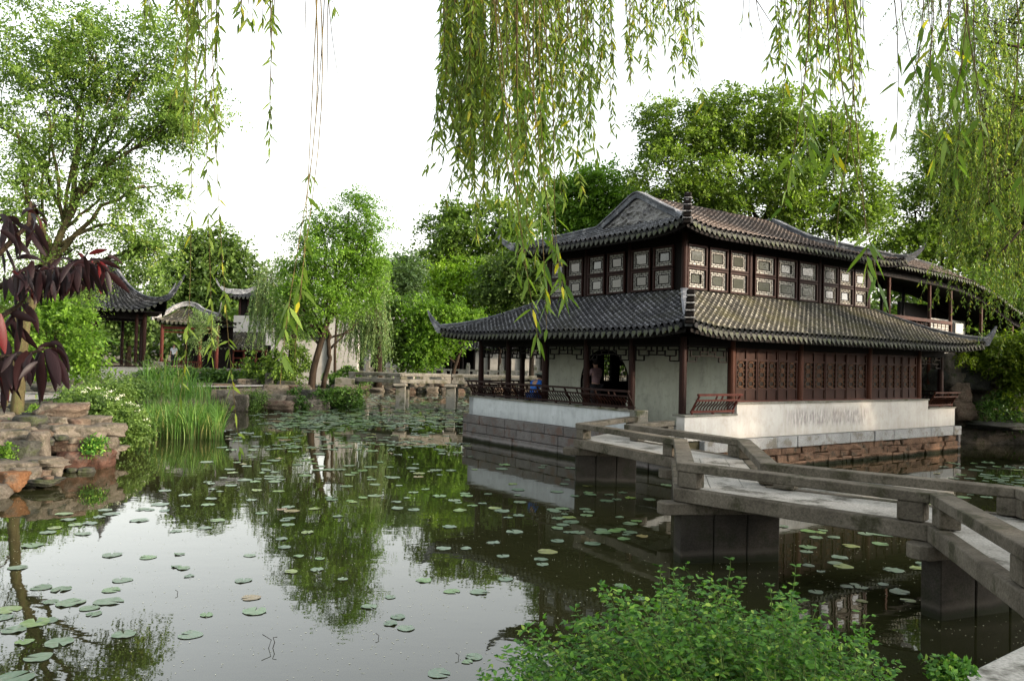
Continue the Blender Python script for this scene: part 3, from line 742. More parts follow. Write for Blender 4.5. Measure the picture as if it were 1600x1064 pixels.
# moulding where the lower roof meets the upper wall
mb = MB()
for k_, (o_, z0_, z1_) in enumerate(((.16, 4.16, 4.24), (.11, 4.24, 4.285), (.17, 4.285, 4.33))): mb.bb(X_(AU0)-o_, X_(AU1)+o_, Y_(BU0)-o_, Y_(BU1)+o_, z0_, z1_-.0012)
mb.build('roof_abutment_moulding', M['ridge'], pav)
def hook(c_in, c_out, zi, zo, tipo, tipz, mat='ridge', h0=.16, w0=.2, name='upturned_hip_ridge', par=pav):
    """hip ridge from the wall corner down to the eave corner, then springing up to a pointed tip"""
    ci, co = np.array(c_in, float), np.array(c_out, float); d = (co-ci)/np.linalg.norm(co-ci); L = np.linalg.norm(co-ci)
    P = []
    for t, hh in ((0, h0), (.25, h0), (.5, h0*1.05), (.75, h0*1.3), (.92, h0*1.6), (1.0, h0*1.75)):
        x = 1-t; z = ZL+RL*(.78*x+.22*x*x)+.13*(1-x)**1.6*max(0, 1-x*.9)**1.5-.03
        p = ci+d*L*t; P.append((p[0], p[1], z, w0, hh))
    for t, f_, w_, hh in ((.35, .18, w0*.9, h0*1.3), (.65, .48, w0*.75, h0*.85), (.88, .78, w0*.6, h0*.5), (1, 1, w0*.32, h0*.22)):
        p = co+d*tipo*t; P.append((p[0], p[1], zo+(tipz-zo)*f_, w_, hh))
    P = np.array(P)
    return crest(par, name, P[:, :3], P[:, 3], P[:, 4], mat)
cin = [(X_(AU0)-.1, Y_(BU0)-.1), (X_(AU1)+.1, Y_(BU0)-.1), (X_(AU0)-.1, Y_(BU1)+.1), (X_(AU1)+.1, Y_(BU1)+.1)]
cou = [(X_(EA0)-.12, Y_(EB0)-.12), (X_(EA1)+.1, Y_(EB0)-.12), (X_(EA0)-.12, Y_(EB1)+.12), (X_(EA1)+.1, Y_(EB1)+.12)]
for i, (ci, co) in enumerate(zip(cin, cou)):
    o = hook(ci, co, 4.3, 3.36, .36 if i == 2 else .28 if i == 1 else .42, 4.0 if i != 1 else 3.92, 'ridge_mid')
# dark stacked tile bands on the near tip
def stack_bands(parent, co, d, z0, z1, n, w=.17, mat='wood_black'):
    d = np.array(d)/np.linalg.norm(d); mb = MB(); mw = MB()
    for i in range(n):
        f_ = (i+.5)/n; z = z0+(z1-z0)*f_; c = np.array(co)+d*(.12+.34*f_)
        ww = w*(1-.22*f_)*(1.12 if i % 2 else 1)
        (mw if i % 2 else mb).box((c[0], c[1], z), (ww, ww, (z1-z0)/n*(.45 if i % 2 else 1.4)), ROT*0+math.pi/4)
    mb.build('finial_stack', M[mat], parent, bevel=.02); mw.build('finial_band', M['ridge_pale'], parent, bevel=.008)
stack_bands(pav, cou[0], (-1, -1), 3.36, 4.02, 9, .2)
# upper roof: hip and gable
UA0, UA1, UB0, UB1 = 14.42, 24.75, 12.88, 19.82
ZU, RU = 5.8, 1.5
G0, G1 = 16.25, 22.55
wu = (UB1-UB0)/2; wl_ = 1.87; we = G0-UA0; we2 = UA1-G1
ku = dict(p=.2, e=.125, upt=.16, upl=1.6, out=.1, conc=.42)
gR = lambda s, d, z: (s-OX, UB0+d-OY, z)
gB = lambda s, d, z: (s-OX, UB1-d-OY, z)
zg = ZU+RU*(.58*wl_/wu+.42*(wl_/wu)**2)
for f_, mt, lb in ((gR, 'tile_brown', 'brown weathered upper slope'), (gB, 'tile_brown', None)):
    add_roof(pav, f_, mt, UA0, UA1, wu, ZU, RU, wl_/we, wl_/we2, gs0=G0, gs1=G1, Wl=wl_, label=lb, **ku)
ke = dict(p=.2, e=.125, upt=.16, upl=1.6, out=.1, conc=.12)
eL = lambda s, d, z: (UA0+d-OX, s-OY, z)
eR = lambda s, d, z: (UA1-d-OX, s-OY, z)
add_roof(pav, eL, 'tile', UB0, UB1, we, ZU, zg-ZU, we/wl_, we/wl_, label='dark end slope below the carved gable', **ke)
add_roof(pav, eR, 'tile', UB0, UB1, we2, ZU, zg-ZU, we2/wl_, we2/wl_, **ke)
mb = MB(); mb.bb(X_(AU0)+.1, X_(AU1)-.1, Y_(BU0)+.1, Y_(BU1)-.1, 5.83, 5.9); mb.build('ceiling', M['wood_black'], pav)
bc = (UB0+UB1)/2
def slope_z(b):
    d = wu-abs(b-bc); x = d/wu; z = ZU+RU*(.58*x+.42*x*x); return z-.05*max(0, 1-abs(b-bc)/.35)**2
for gx, sg, far in ((G0, -1, False), (G1, 1, True)):
    # gable wall with carved relief
    n = 90; bsx = np.linspace(UB0+wl_, UB1-wl_, n); rows = 26; V = []
    for b in bsx:
        zt = slope_z(b)+.02
        for j in range(rows):
            z = zg-.05+(zt-zg+.05)*j/(rows-1)
            q = (b-bc)*7; r_ = (z-zg)*8
            rel = .09*math.sin(q*1.3+2*math.sin(r_*1.1))*math.cos(r_*1.2+1.5*math.sin(q*.9))+.07*math.sin(q*3+r_*2)*math.sin(r_*3.1-q)
            edge = min(1, (zt-z)/.12) if zt-z > 0 else 0
            V.append((X_(gx)+sg*(.03+max(0, rel)*edge*min(1, (z-zg+.06)/.1)), b-OY, z))
    mb = MB(); mb.add(V, [(i*rows+j, i*rows+j+1, (i+1)*rows+j+1, (i+1)*rows+j) for i in range(n-1) for j in range(rows-1)])
    mb.build('carved_gable', M['ridge_pale'] if not far else M['ridge'], pav)
    P, Wd, Hd = [], [], []
    def add(x, y, z, w_, h_): P.append((X_(x), Y_(y), z)); Wd.append(w_); Hd.append(h_)
    ex = UA0-.12 if sg < 0 else UA1-.06
    tip = .36
    for side in (0, 1):
        yc = UB0-.1 if side == 0 else UB1+.1; ys = -1 if side == 0 else 1
        seq = [(ex+sg*tip, yc+ys*tip, 6.5, .06, .05), (ex+sg*tip*.86, yc+ys*tip*.86, 6.34, .1, .09), (ex+sg*tip*.6, yc+ys*tip*.6, 6.16, .14, .14), (ex+sg*tip*.25, yc+ys*tip*.25, 6.0, .18, .2),
               (ex-sg*.05, yc-ys*.05, 5.9, .2, .26), (ex-sg*.35, yc-ys*.35, 5.93, .2, .24)]
        gy = UB0+wl_ if side == 0 else UB1-wl_
        for t in (.4, .65, .85): seq.append((ex+(gx-ex)*t, yc+(gy-yc)*t, 5.88+(zg+.02-5.88)*t**1.15, .2, .22))
        for t in (0, .25, .5, .75, .95): seq.append((gx-sg*.0, gy+(bc-gy)*t, slope_z(gy+(bc-gy)*t)+.04, .3, .2))
        if side: seq = seq[::-1]
        for q in seq: add(*q)
    crest(pav, 'verge_ridge', P, Wd, Hd, 'ridge_mid')
stack_bands(pav, (X_(UA0-.1), Y_(UB0-.1)), (-1, -1), 5.85, 6.5, 9, .2)
mb = MB(); mb.tube([(X_(G0), Y_(bc), slope_z(bc)+.02), (X_(19.4), Y_(bc), slope_z(bc)-.02), (X_(G1), Y_(bc), slope_z(bc)+.02)], .1, 10); mb.build('rolled_ridge', M['tile_brown'], pav)

# ------------------------------------------------------------------ elevated covered corridor behind, stepping down to the right
cor = thing('covered_corridor', 'raised covered walkway with brown railing and curving tiled roof joined to the big pavilion', 'corridor', bw(29, 15.2), ROT)
def cl(a, b): return a-29, b-15.2
path = [(24.4, 5.98), (27, 5.95), (29.5, 5.9), (31.4, 5.8), (33, 5.55), (34.5, 5.15), (36, 4.75), (38, 4.45), (41, 4.3)]
pa = np.array(path)
def corr_slope(side):
    S = np.arange(24.4, 41, .2/6*1.0); us = (np.arange(len(S)) % 6); hh = np.array([0, .012, .05, .078, .05, .012])[us]
    zb = np.interp(S, pa[:, 0], pa[:, 1]); Dn = np.arange(0, 14); rows = []
    for j in Dn:
        for k in (0, 1):
            d = (j+k)*.1
            rows.append([(*cl(s, (13.75+d) if side == 0 else (16.65-d)), z+h+d*.5+(.02 if k == 0 else 0)) for s, z, h in zip(S, zb, hh)])
    n = len(S); V = np.array(rows).reshape(-1, 3); fs = [(j*n+i, j*n+i+1, (j+1)*n+i+1, (j+1)*n+i) for j in range(len(rows)-1) for i in range(n-1)]
    return fast_mesh('tiled_slope', V, 4, M['tile_brown'], cor, faces=fs, rnd=RNG.random(len(fs)))
corr_slope(0); corr_slope(1)
mb = MB()
for s in np.arange(24.5, 41, .2):
    z = float(np.interp(s, pa[:, 0], pa[:, 1]))
    pr = [(-.07, .03), (-.07, -.01), (-.04, -.07), (0, -.11), (.04, -.07), (.07, -.01), (.07, .03)]
    v = [(*cl(s+x, 13.73+y*.3), z+y) for x, y in pr]+[(*cl(s+x, 13.76+y*.3), z+y) for x, y in pr]
    mb.add(v, [tuple(range(7)), tuple(range(13, 6, -1))]+[(q, q+1, q+8, q+7) for q in range(6)])
mb.build('drip_tile_row', M['drip'], cor)
crest(cor, 'roof_ridge', [(*cl(a, 15.2), z+.66) for a, z in path], [.2]*len(path), [.16]*len(path), 'ridge')
mb = MB()
for i in range(len(path)-1):
    (s0_, z0_), (s1_, z1_) = path[i], path[i+1]
    mb.add([(*cl(s0_, 13.85), z0_-.08), (*cl(s1_, 13.85), z1_-.08), (*cl(s1_, 16.55), z1_-.08), (*cl(s0_, 16.55), z0_-.08)], [(0, 1, 2, 3)])
    mb.beam((*cl(s0_, 14.25), z0_-.2), (*cl(s1_, 14.25), z1_-.2), .12, .2); mb.beam((*cl(s0_, 16.15), z0_-.2), (*cl(s1_, 16.15), z1_-.2), .12, .2)
mb.build('eave_beam', M['wood_black'], cor)
for a in (24.9, 26.3, 29.1, 30.7, 33.2, 36.0):
    zt = float(np.interp(a, pa[:, 0], pa[:, 1]))-.1
    for b in (14.3, 16.1):
        mb = MB(); mb.tube([(*cl(a, b), 2.0), (*cl(a, b), zt)], .065, 8); mb.build('column', M['wood_brown'] if b < 15 else M['wood_black'], cor)
mb = MB()
for b in (14.3, 16.1):
    mb.beam((*cl(24.4, b), 4.36), (*cl(30.7, b), 4.28), .14, .12); mb.beam((*cl(24.4, b), 3.98), (*cl(30.7, b), 3.9), .08, .06)
mb.build('railing', M['wood_brown'], cor)
mb = MB()
for s in np.arange(24.6, 30.6, .3):
    zz = 4.36-.08*(s-24.4)/6.3
    mb.bb(*(cl(s, 0)[0]+k for k in (0, .022)), cl(0, 14.29)[1], cl(0, 14.31)[1], zz-.36, zz-.05)
    mb.bb(*(cl(s, 0)[0]+k for k in (.0, .2)), cl(0, 14.288)[1], cl(0, 14.312)[1], zz-.16, zz-.14); mb.bb(*(cl(s, 0)[0]+k for k in (.1, .3)), cl(0, 14.287)[1], cl(0, 14.313)[1], zz-.27, zz-.25)
mb.build('railing_fretwork', M['wood_brown'], cor)
mb = MB(); mb.bb(*[cl(k, 0)[0] for k in (24.2, 31.0)], cl(0, 14.2)[1], cl(0, 16.2)[1], 3.72, 3.84); mb.build('walkway_floor', M['granite_dark'], cor)
mb = MB()
mb.bb(cl(30.9, 0)[0], cl(31.5, 0)[0], cl(0, 14.2)[1], cl(0, 14.4)[1], 3.0, 4.3); mb.bb(cl(31.9, 0)[0], cl(35, 0)[0], cl(0, 15.7)[1], cl(0, 15.9)[1], 2.6, 4.6)
mb.build('stair_wall', M['plaster_far'], cor)
mb = MB(); mb.bb(*[cl(k, 0)[0] for k in (24.4, 41)], cl(0, 16.25)[1], cl(0, 16.4)[1], .8, 3.7); mb.bb(cl(30.8, 0)[0], cl(41, 0)[0], cl(0, 16.25)[1], cl(0, 16.4)[1], 3.702, 5.2); mb.build('back_wall', M['wood_black'], cor)

# ------------------------------------------------------------------ zigzag granite bridge
bl = [np.array(p) for p in ((1.33, 16.10), (2.74, 13.20), (2.13, 10.05), (4.28, 8.03), (3.70, 5.67), (3.42, 4.55))]
br = [np.array(p) for p in ((2.60, 16.10), (4.10, 13.44), (3.50, 10.30), (5.72, 8.62), (5.10, 5.95), (4.85, 4.9))]
ent = [bw(13.22, 13.36)[:2], bw(13.22, 12.02)[:2]]
zz_ = thing('zigzag_bridge', 'low zigzag granite slab bridge with bench-like rails leading to the big pavilion', 'bridge', (3.2, 10.5, 0))
ZO = (3.2, 10.5, 0)
ZD = .93
def dirn(p, q): d = q-p; return d/np.linalg.norm(d)
segs = [(ent[0], bl[0], ent[1], br[0])]+[(bl[i], bl[i+1], br[i], br[i+1]) for i in range(5)]
for i, (p, q, p2, q2) in enumerate(segs):
    nb = 3
    for k in range(nb):   # parallel planks with thin joints
        f0, f1 = k/nb, (k+1)/nb; g = .006
        a_, b_ = p+(p2-p)*f0, q+(q2-q)*f0; c_, d_ = q+(q2-q)*f1, p+(p2-p)*f1
        cen = (a_+b_+c_+d_)/4; poly = [cen+(x-cen)*(1-g) for x in (a_, b_, c_, d_)]
        mb = MB(); mb.prism([tuple(x) for x in poly], ZD-.15-(.002*k), ZD-.001*k-.0005*i)
        mb.build('deck_slab', M['deck'] if k else M['deck'], zz_, ZO, bevel=.012, bseg=2)
    # edge slab, slightly thicker, showing its dark side
    for side, (s_, e_, ins) in enumerate(((p, q, p2-p), (p2, q2, p-p2))):
        if i == 0: continue
        ins = ins/np.linalg.norm(ins); d = dirn(s_, e_)
        poly = [s_-ins*.03, e_-ins*.03, e_+ins*.16, s_+ins*.16]
        mb = MB(); mb.prism([tuple(x) for x in poly], ZD-.17+.001*i, ZD+.004+.0006*i); mb.build('edge_slab', M['granite'], zz_, ZO, bevel=.014, bseg=2)
RT, RH, RW = 1.25, .105, .23
railL = [bw(13.2, 13.42)[:2]]+bl; railR = [bw(13.18, 11.98)[:2]]+br
for pts, sgn in ((railL, 1), (railR, -1)):
    for i in range(len(pts)-1):
        p, q = pts[i], pts[i+1]; d = dirn(p, q); nrm = np.array([-d[1], d[0]])
        # inward normal points towards the other rail
        oth = (railR if sgn > 0 else railL); mid = (oth[i]+oth[i+1])/2
        if nrm@(mid-(p+q)/2) < 0: nrm = -nrm
        # mitre the ends
        def inner(j):
            c = pts[j]
            if 0 < j < len(pts)-1:
                d1, d2 = dirn(pts[j-1], c), dirn(c, pts[j+1])
                n1 = np.array([-d1[1], d1[0]]); n2 = np.array([-d2[1], d2[0]])
                if n1@(oth[j]-c) < 0 and n2@(oth[j]-c) < 0: n1, n2 = -n1, -n2
                elif nrm@np.array([-d[1], d[0]]) < 0: n1, n2 = -n1, -n2
                m_ = n1+n2; m_ /= np.linalg.norm(m_); return c+m_*RW/max(.35, m_@n1)
            return c+nrm*RW
        a_, b_ = inner(i), inner(i+1)
        mb = MB(); gp = d*.004; mb.prism([tuple(p+gp), tuple(q-gp), tuple(b_-gp), tuple(a_+gp)], RT-RH, RT+.0004*i); mb.build('rail_slab', M['granite'], zz_, ZO, bevel=.012, bseg=2)
        L = np.linalg.norm(q-p)
        for f_ in ((.15/L, 1-.19/L) if L > 1.5 else (.5,)):
            c = p+(q-p)*f_+nrm*RW*.5
            mb = MB(); mb.box((*c, (ZD+.012+RT-RH)/2), (.26, RW*.86, RT-RH-ZD-.018), math.atan2(d[1], d[0])); mb.build('rail_block', M['granite'], zz_, ZO, bevel=.01)
for i, (w_, ext) in enumerate(((1, .0), (1, 0), (1, 0), (1, 0))):
    p, q = bl[i], br[i]; d = dirn(p, q); nrm = np.array([-d[1], d[0]]); L = np.linalg.norm(q-p)
    nst = 3
    for k in range(nst):
        s0_, s1_ = .02+(L-.04)*k/nst, .02+(L-.04)*(k+1)/nst
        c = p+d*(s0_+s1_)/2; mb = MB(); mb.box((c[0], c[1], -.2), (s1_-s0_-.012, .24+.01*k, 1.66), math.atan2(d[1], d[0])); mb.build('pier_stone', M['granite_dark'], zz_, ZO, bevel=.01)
    c = (p+q)/2; hl = L/2+.24; poly = []
    for s_ in (-1, 1):
        for t in np.linspace(-math.pi/2, math.pi/2, 7):
            poly.append(tuple(c+d*s_*(hl-.14+.14*math.cos(t))+nrm*.15*math.sin(t)*s_))
    mb = MB(); mb.prism(poly, ZD-.32, ZD-.175); mb.build('lintel_stone', M['granite'], zz_, ZO, bevel=.01)
# quay slab at the near end
qy = thing('quay_slab', 'pale stone landing slab at the lower right corner where the zigzag bridge ends', 'stone slab', (4.2, 3.6, 0))
mb = MB(); mb.prism([(2.27, 4.08), (3.42, 4.95), (5.3, 4.9), (5.6, 3.0), (1.2, 2.6)], .55, .905); mb.build('slab', M['deck'], qy, (4.2, 3.6, 0), bevel=.02, bseg=2)
mb = MB(); mb.prism([(2.4, 4.0), (3.4, 4.8), (5.2, 4.8), (5.4, 3.0), (1.4, 2.7)], -.8, .548); mb.build('footing', M['granite_dark'], qy, (4.2, 3.6, 0))

# ------------------------------------------------------------------ foliage tools
def unit(v): return v/(np.linalg.norm(v, axis=-1, keepdims=True)+1e-9)
def leaf_quads(P, D, S, L, W, cup=.0):
    """rhombic leaves: base P, direction D, side S, length L, half width W"""
    L = np.asarray(L)[..., None] if np.ndim(L) else L; W = np.asarray(W)[..., None] if np.ndim(W) else W
    m = P+D*L*.42
    return np.stack([P, m+S*W, P+D*L, m-S*W], 1).reshape(-1, 3)
def leaf_long(P, D, S, L, W, droop=.25):
    """longer leaves of two quads that bend downwards"""
    L = np.asarray(L)[:, None] if np.ndim(L) else L; W = np.asarray(W)[:, None] if np.ndim(W) else W
    dn = np.array([0, 0, -1.]); a = P+D*L*.3+S*W; b = P+D*L*.3-S*W
    c = P+D*L*.66+dn*L*droop*.35+S*W*.72; d = P+D*L*.66+dn*L*droop*.35-S*W*.72; e = P+D*L*.95+dn*L*droop
    q1 = np.stack([P, a, b, b], 1)
    return P, a, b, c, d, e
def long_mesh(P, D, S, L, W, droop=.25):
    P, a, b, c, d, e = leaf_long(P, D, S, L, W, droop); n = len(P)
    V = np.stack([P, a, b, c, d, e], 1).reshape(-1, 3); o = np.arange(n)[:, None]*6
    T = np.concatenate([o+np.array([0, 1, 2]), o+np.array([2, 1, 3]), o+np.array([2, 3, 4]), o+np.array([4, 3, 5])], 1).reshape(-1, 3)
    return V, T
def sprays(Cn, R, outward, nt, tl, nl, L, W, droop=.3, rng=RNG, flat=.5):
    """leafy twigs round cluster centres Cn (m,3) with radii R; nt twigs each, nl leaves per twig"""
    m = len(Cn); R = np.broadcast_to(R, m)
    st = np.repeat(Cn, nt, 0)+rng.normal(0, .38, (m*nt, 3))*np.repeat(R, nt)[:, None]*np.array([1, 1, flat+.25])
    d = unit(np.repeat(outward, nt, 0)*.6+rng.normal(0, 1, (m*nt, 3))*np.array([1, 1, .6]))
    ln = tl*rng.uniform(.6, 1.3, m*nt)*np.repeat(R, nt)/max(R.mean(), 1e-6)
    t = np.linspace(.12, 1, nl)[None, :, None]
    P = st[:, None]+d[:, None]*ln[:, None, None]*t+np.array([0, 0, -1.])*droop*ln[:, None, None]*t*t
    P = P+rng.normal(0, .03, P.shape)*tl
    side = unit(np.cross(d, rng.normal(0, 1, d.shape)))[:, None]*np.where(np.arange(nl) % 2, 1, -1)[None, :, None]
    D = unit(d[:, None]*.6+side*.9+rng.normal(0, .35, P.shape)+np.array([0, 0, -.25]))
    P, D = P.reshape(-1, 3), D.reshape(-1, 3)
    S = unit(np.cross(D, rng.normal(0, .45, D.shape)+np.array([0, 0, 1.])))
    n = len(P); return P, D, S, L*rng.uniform(.65, 1.25, n), W*rng.uniform(.75, 1.2, n)
def blob_clusters(blobs, spacing_noise=.9, rng=RNG, thr=-.15):
    """cluster centres inside ellipsoids, thinned by a wavy field so that gaps and lobes appear"""
    out, own = [], []
    for k, (c, r, n) in enumerate(blobs):
        c, r = np.array(c, float), np.broadcast_to(np.array(r, float), 3)
        q = unit(rng.normal(0, 1, (n*3, 3)))*(rng.uniform(.12, 1, (n*3, 1))**.45)
        ph = rng.uniform(0, 6, 3)
        fld = np.sin(q[:, 0]*5+ph[0])+np.sin(q[:, 1]*5+q[:, 2]*3+ph[1])+np.sin(q[:, 2]*6-q[:, 0]*3+ph[2])
        bump = 1+.16*np.sin(q[:, 0]*7+ph[1])*np.sin(q[:, 2]*7+ph[0])
        q = (q*bump[:, None])[fld > thr*2][:n]
        out.append(c+q*r); own += [k]*len(q)
    return np.concatenate(out), np.array(own)
def limb(mb, p, q, r0, r1, sag=.12, n=7, k=6, rng=RNG, wig=.04):
    p, q = np.array(p, float), np.array(q, float); L = np.linalg.norm(q-p); t = np.linspace(0, 1, n)[:, None]
    P = p+(q-p)*t; P[:, 2] += (np.sin(t[:, 0]*math.pi)*sag*L); P[1:-1] += rng.normal(0, wig*L*.5, (n-2, 3))
    mb.tube(P, np.linspace(r0, r1, n), k)
    return P
def tree(name, label, cat, base, trunk, blobs, leafmat, L=.12, W=.035, nt=6, nl=8, tl=.6, cr=.7, droop=.3, bark='bark', group=None, subs=7, seed=1, thr=-.15, r0=.2, limbs=None, twigs=True):
    """trunk: list of points (relative to the base) with radii; blobs: (centre, radii, cluster count) in world metres"""
    rng = np.random.default_rng(seed); base = np.array(base, float)
    t = thing(name, label, cat, tuple(base), group=group)
    mb = MB(); TP = [base+np.array(p[:3], float) for p in trunk]; TR = [p[3] for p in trunk]
    Q = []; Rr_ = []
    for i in range(len(TP)-1):
        for f_ in np.linspace(0, 1, 6)[:-1]:
            Q.append(TP[i]*(1-f_)+TP[i+1]*f_+rng.normal(0, .02*TR[i]*3, 3)); Rr_.append(TR[i]*(1-f_)+TR[i+1]*f_)
    Q.append(TP[-1]); Rr_.append(TR[-1])
    for i in range(1, len(Q)-1): Q[i] = (Q[i-1]+2*Q[i]+Q[i+1])/4
    Rr_[0] *= 1.35
    mb.tube(Q, Rr_, 9)
    Cn, own = blob_clusters(blobs, rng=rng, thr=thr)
    for k, (c, r, n) in enumerate(blobs):
        c = np.array(c, float); hs = [i for i in range(len(Q)) if Q[i][2] < c[2]-.2]
        lo = hs[int(len(hs)*.55):] if len(hs) > 3 else hs or [len(Q)-1]
        j = lo[rng.integers(len(lo))]; rr = min(Rr_[j]*.65, .035+.5*r0)
        P = limb(mb, Q[j], c, rr, rr*.35, .1, 8, 6, rng)
        idx = np.where(own == k)[0]
        for q in rng.choice(idx, min(subs, len(idx)), replace=False):
            s = P[rng.integers(3, 8)]; e = Cn[q]
            PP = limb(mb, s, e, rr*.32, rr*.08, .06, 6, 4, rng)
            if twigs:
                for _ in range(2):
                    e2 = Cn[rng.choice(idx)]; 
                    if np.linalg.norm(e2-e) < 2.2: limb(mb, PP[3], e2, rr*.14, rr*.05, .03, 5, 3, rng)
    for (p, q, a, b) in (limbs or []): limb(mb, base+np.array(p), base+np.array(q), a, b, .05, 8, 7, rng)
    mb.build('trunk', M[bark], t, base, smooth=True)
    cen = np.array([np.array(b[0], float) for b in blobs])[own]
    outw = unit(Cn-cen)
    P, D, S, l, w_ = sprays(Cn, cr, outw, nt, tl, nl, L, W, droop, rng)
    V = leaf_quads(P, D, S, l, w_)
    tone = np.repeat(rng.random(len(Cn))*.62, nt*nl)+rng.random(len(P))*.38
    fast_mesh('crown', V, 4, M[leafmat], t, base, rnd=tone)
    return t
def PB(x, y, D, rx, ry, n, ky=.8):
    """blob: photo centre, distance, half width and half height in photo pixels, clusters"""
    return (at(x, y, D), (rx*D/F, rx*D/F*ky, ry*D/F), n)

def strand(P0, length, rng, n=None, sway=.12, leafL=.09, leafW=.009, per=34, start=.0, drift=(0, 0), spread=.55, twig=None):
    """one hanging willow twig: returns path points and leaf arrays"""
    m = max(5, int(length*7)); t = np.linspace(0, 1, m)[:, None]
    w1 = rng.normal(0, sway, 2); w2 = rng.normal(0, sway*.4, 2)
    P = np.array(P0, float)+np.concatenate([w1*t*t*length*.5+w2*np.sin(t*5)*.3*length*.5+np.array(drift)*t, -t*length], 1)
    k = int(length*per*(1-start)); s = np.sort(rng.uniform(start, 1, k)); B = np.stack([np.interp(s, t[:, 0], P[:, i]) for i in range(3)], -1)
    a = np.arange(k)*2.4+rng.uniform(0, 6); o = np.stack([np.cos(a), np.sin(a), np.zeros(k)], -1)
    D = unit(o*rng.uniform(spread*.3, spread*1.4, (k, 1))+np.array([0, 0, -1.])+rng.normal(0, .22, (k, 3)))
    S = unit(np.cross(D, o+rng.normal(0, .6, (k, 3))))
    return P, B, D, S, leafL*rng.uniform(.6, 1.2, k), leafW*rng.uniform(.75, 1.2, k)

# ------------------------------------------------------------------ trees
def px_rel(base, x, y, D): return tuple(at(x, y, D)-np.array(base))
LB = at(27, 652, 20.1); LB[2] = .8
tl_ = lambda x, y, r, d=20.1: (*px_rel(LB, x, y, d), r)
tree('bankside_tree', 'tall light green tree with forked olive trunk on the rocky left bank', 'tree', LB,
     [(0, 0, -.15, .165), tl_(31, 570, .135), tl_(42, 490, .125), tl_(72, 428, .12), tl_(98, 360, .085), tl_(114, 318, .075), tl_(118, 260, .06), tl_(130, 190, .04)],
     [PB(50, 40, 20.5, 110, 85, 85), PB(150, 85, 20, 75, 70, 60), PB(248, 85, 20, 58, 62, 42), PB(300, 178, 19.5, 52, 42, 36), PB(205, 175, 20.5, 80, 60, 55), PB(70, 170, 20, 100, 70, 70),
      PB(255, 215, 20, 60, 28, 22), PB(120, 262, 20.5, 105, 50, 58), PB(225, 290, 20, 48, 32, 22), PB(35, 300, 19.5, 70, 60, 42), PB(200, 352, 20, 62, 42, 34), PB(245, 392, 20, 28, 26, 12), PB(110, 375, 20.5, 45, 30, 14), PB(-40, 140, 21, 60, 120, 40)],
     'leaf_left', L=.095, W=.025, nt=11, nl=12, tl=.5, cr=.42, droop=.35, bark='bark_pale', subs=6, seed=3, r0=.12,
     limbs=[(tl_(74, 425, 0)[:3], tl_(48, 330, 0)[:3], .09, .06), (tl_(48, 330, 0)[:3], tl_(25, 200, 0)[:3], .06, .03), (tl_(114, 318, 0)[:3], tl_(210, 215, 0)[:3], .06, .03), (tl_(210, 215, 0)[:3], tl_(320, 185, 0)[:3], .035, .012),
            (tl_(74, 425, 0)[:3], tl_(64, 300, 0)[:3], .055, .035), (tl_(64, 300, 0)[:3], tl_(95, 150, 0)[:3], .035, .015), (tl_(98, 360, 0)[:3], tl_(190, 290, 0)[:3], .045, .02)])
tb = at(3, 652, 21.5); tb[2] = .8
tree('slender_tree', 'thin leaning tree stem at the left edge behind the thick olive trunk', 'tree', tb, [(0, 0, -.1, .08), (.35, 0, 1.6, .06), (.6, .1, 3.2, .04)],
     [PB(20, 420, 21.5, 40, 30, 14), PB(-20, 470, 21.5, 30, 30, 10)], 'leaf_left', L=.085, W=.021, nt=6, nl=9, tl=.45, cr=.4, bark='bark_pale', seed=5, subs=4)
b = at(85, 600, 30); b[2] = .85
tree('locust_sapling', 'bushy bright green sapling with broad layered leaves behind the dark red leaves', 'tree', b, [(0, 0, -.1, .07), (0, 0, .9, .05), (.1, 0, 1.6, .035)],
     [PB(85, 525, 29, 68, 42, 60), PB(50, 565, 29, 60, 26, 36), PB(128, 552, 28.5, 30, 34, 28), PB(50, 480, 30, 50, 28, 30), PB(110, 490, 30, 36, 22, 22)],
     'leaf_fresh', L=.17, W=.05, nt=7, nl=8, tl=.5, cr=.34, droop=.3, bark='bark', seed=8, subs=4, r0=.05)
b = at(150, 600, 40); b[2] = .9
tree('feathery_tree', 'pale feathery green tree drooping over the left end of the square pavilion roof', 'tree', b, [(0, 0, -.1, .12), (-.3, 0, 2.4, .09), (-.4, 0, 4.5, .05)],
     [PB(105, 440, 39, 50, 34, 60), PB(138, 462, 38.5, 22, 26, 24), PB(80, 430, 40, 50, 40, 40), PB(20, 420, 40, 60, 50, 45)],
     'leaf_left', L=.15, W=.03, nt=7, nl=9, tl=.7, cr=.5, droop=.6, seed=9, subs=4)
b = at(330, 560, 80); b[2] = 1
tree('dome_tree', 'large dense dome-shaped dark tree rising behind the small pavilions', 'tree', b, [(0, 0, -.2, .4), (0, 0, 3, .32), (0, 0, 6, .2)],
     [PB(330, 425, 80, 70, 58, 200), PB(290, 440, 79, 42, 52, 90), PB(375, 440, 79, 42, 52, 90), PB(330, 480, 78, 85, 40, 120), PB(330, 385, 80, 45, 25, 60)],
     'leaf_dark', L=.42, W=.14, nt=6, nl=7, tl=1.3, cr=1.0, droop=.2, seed=10, subs=3, thr=-.6)
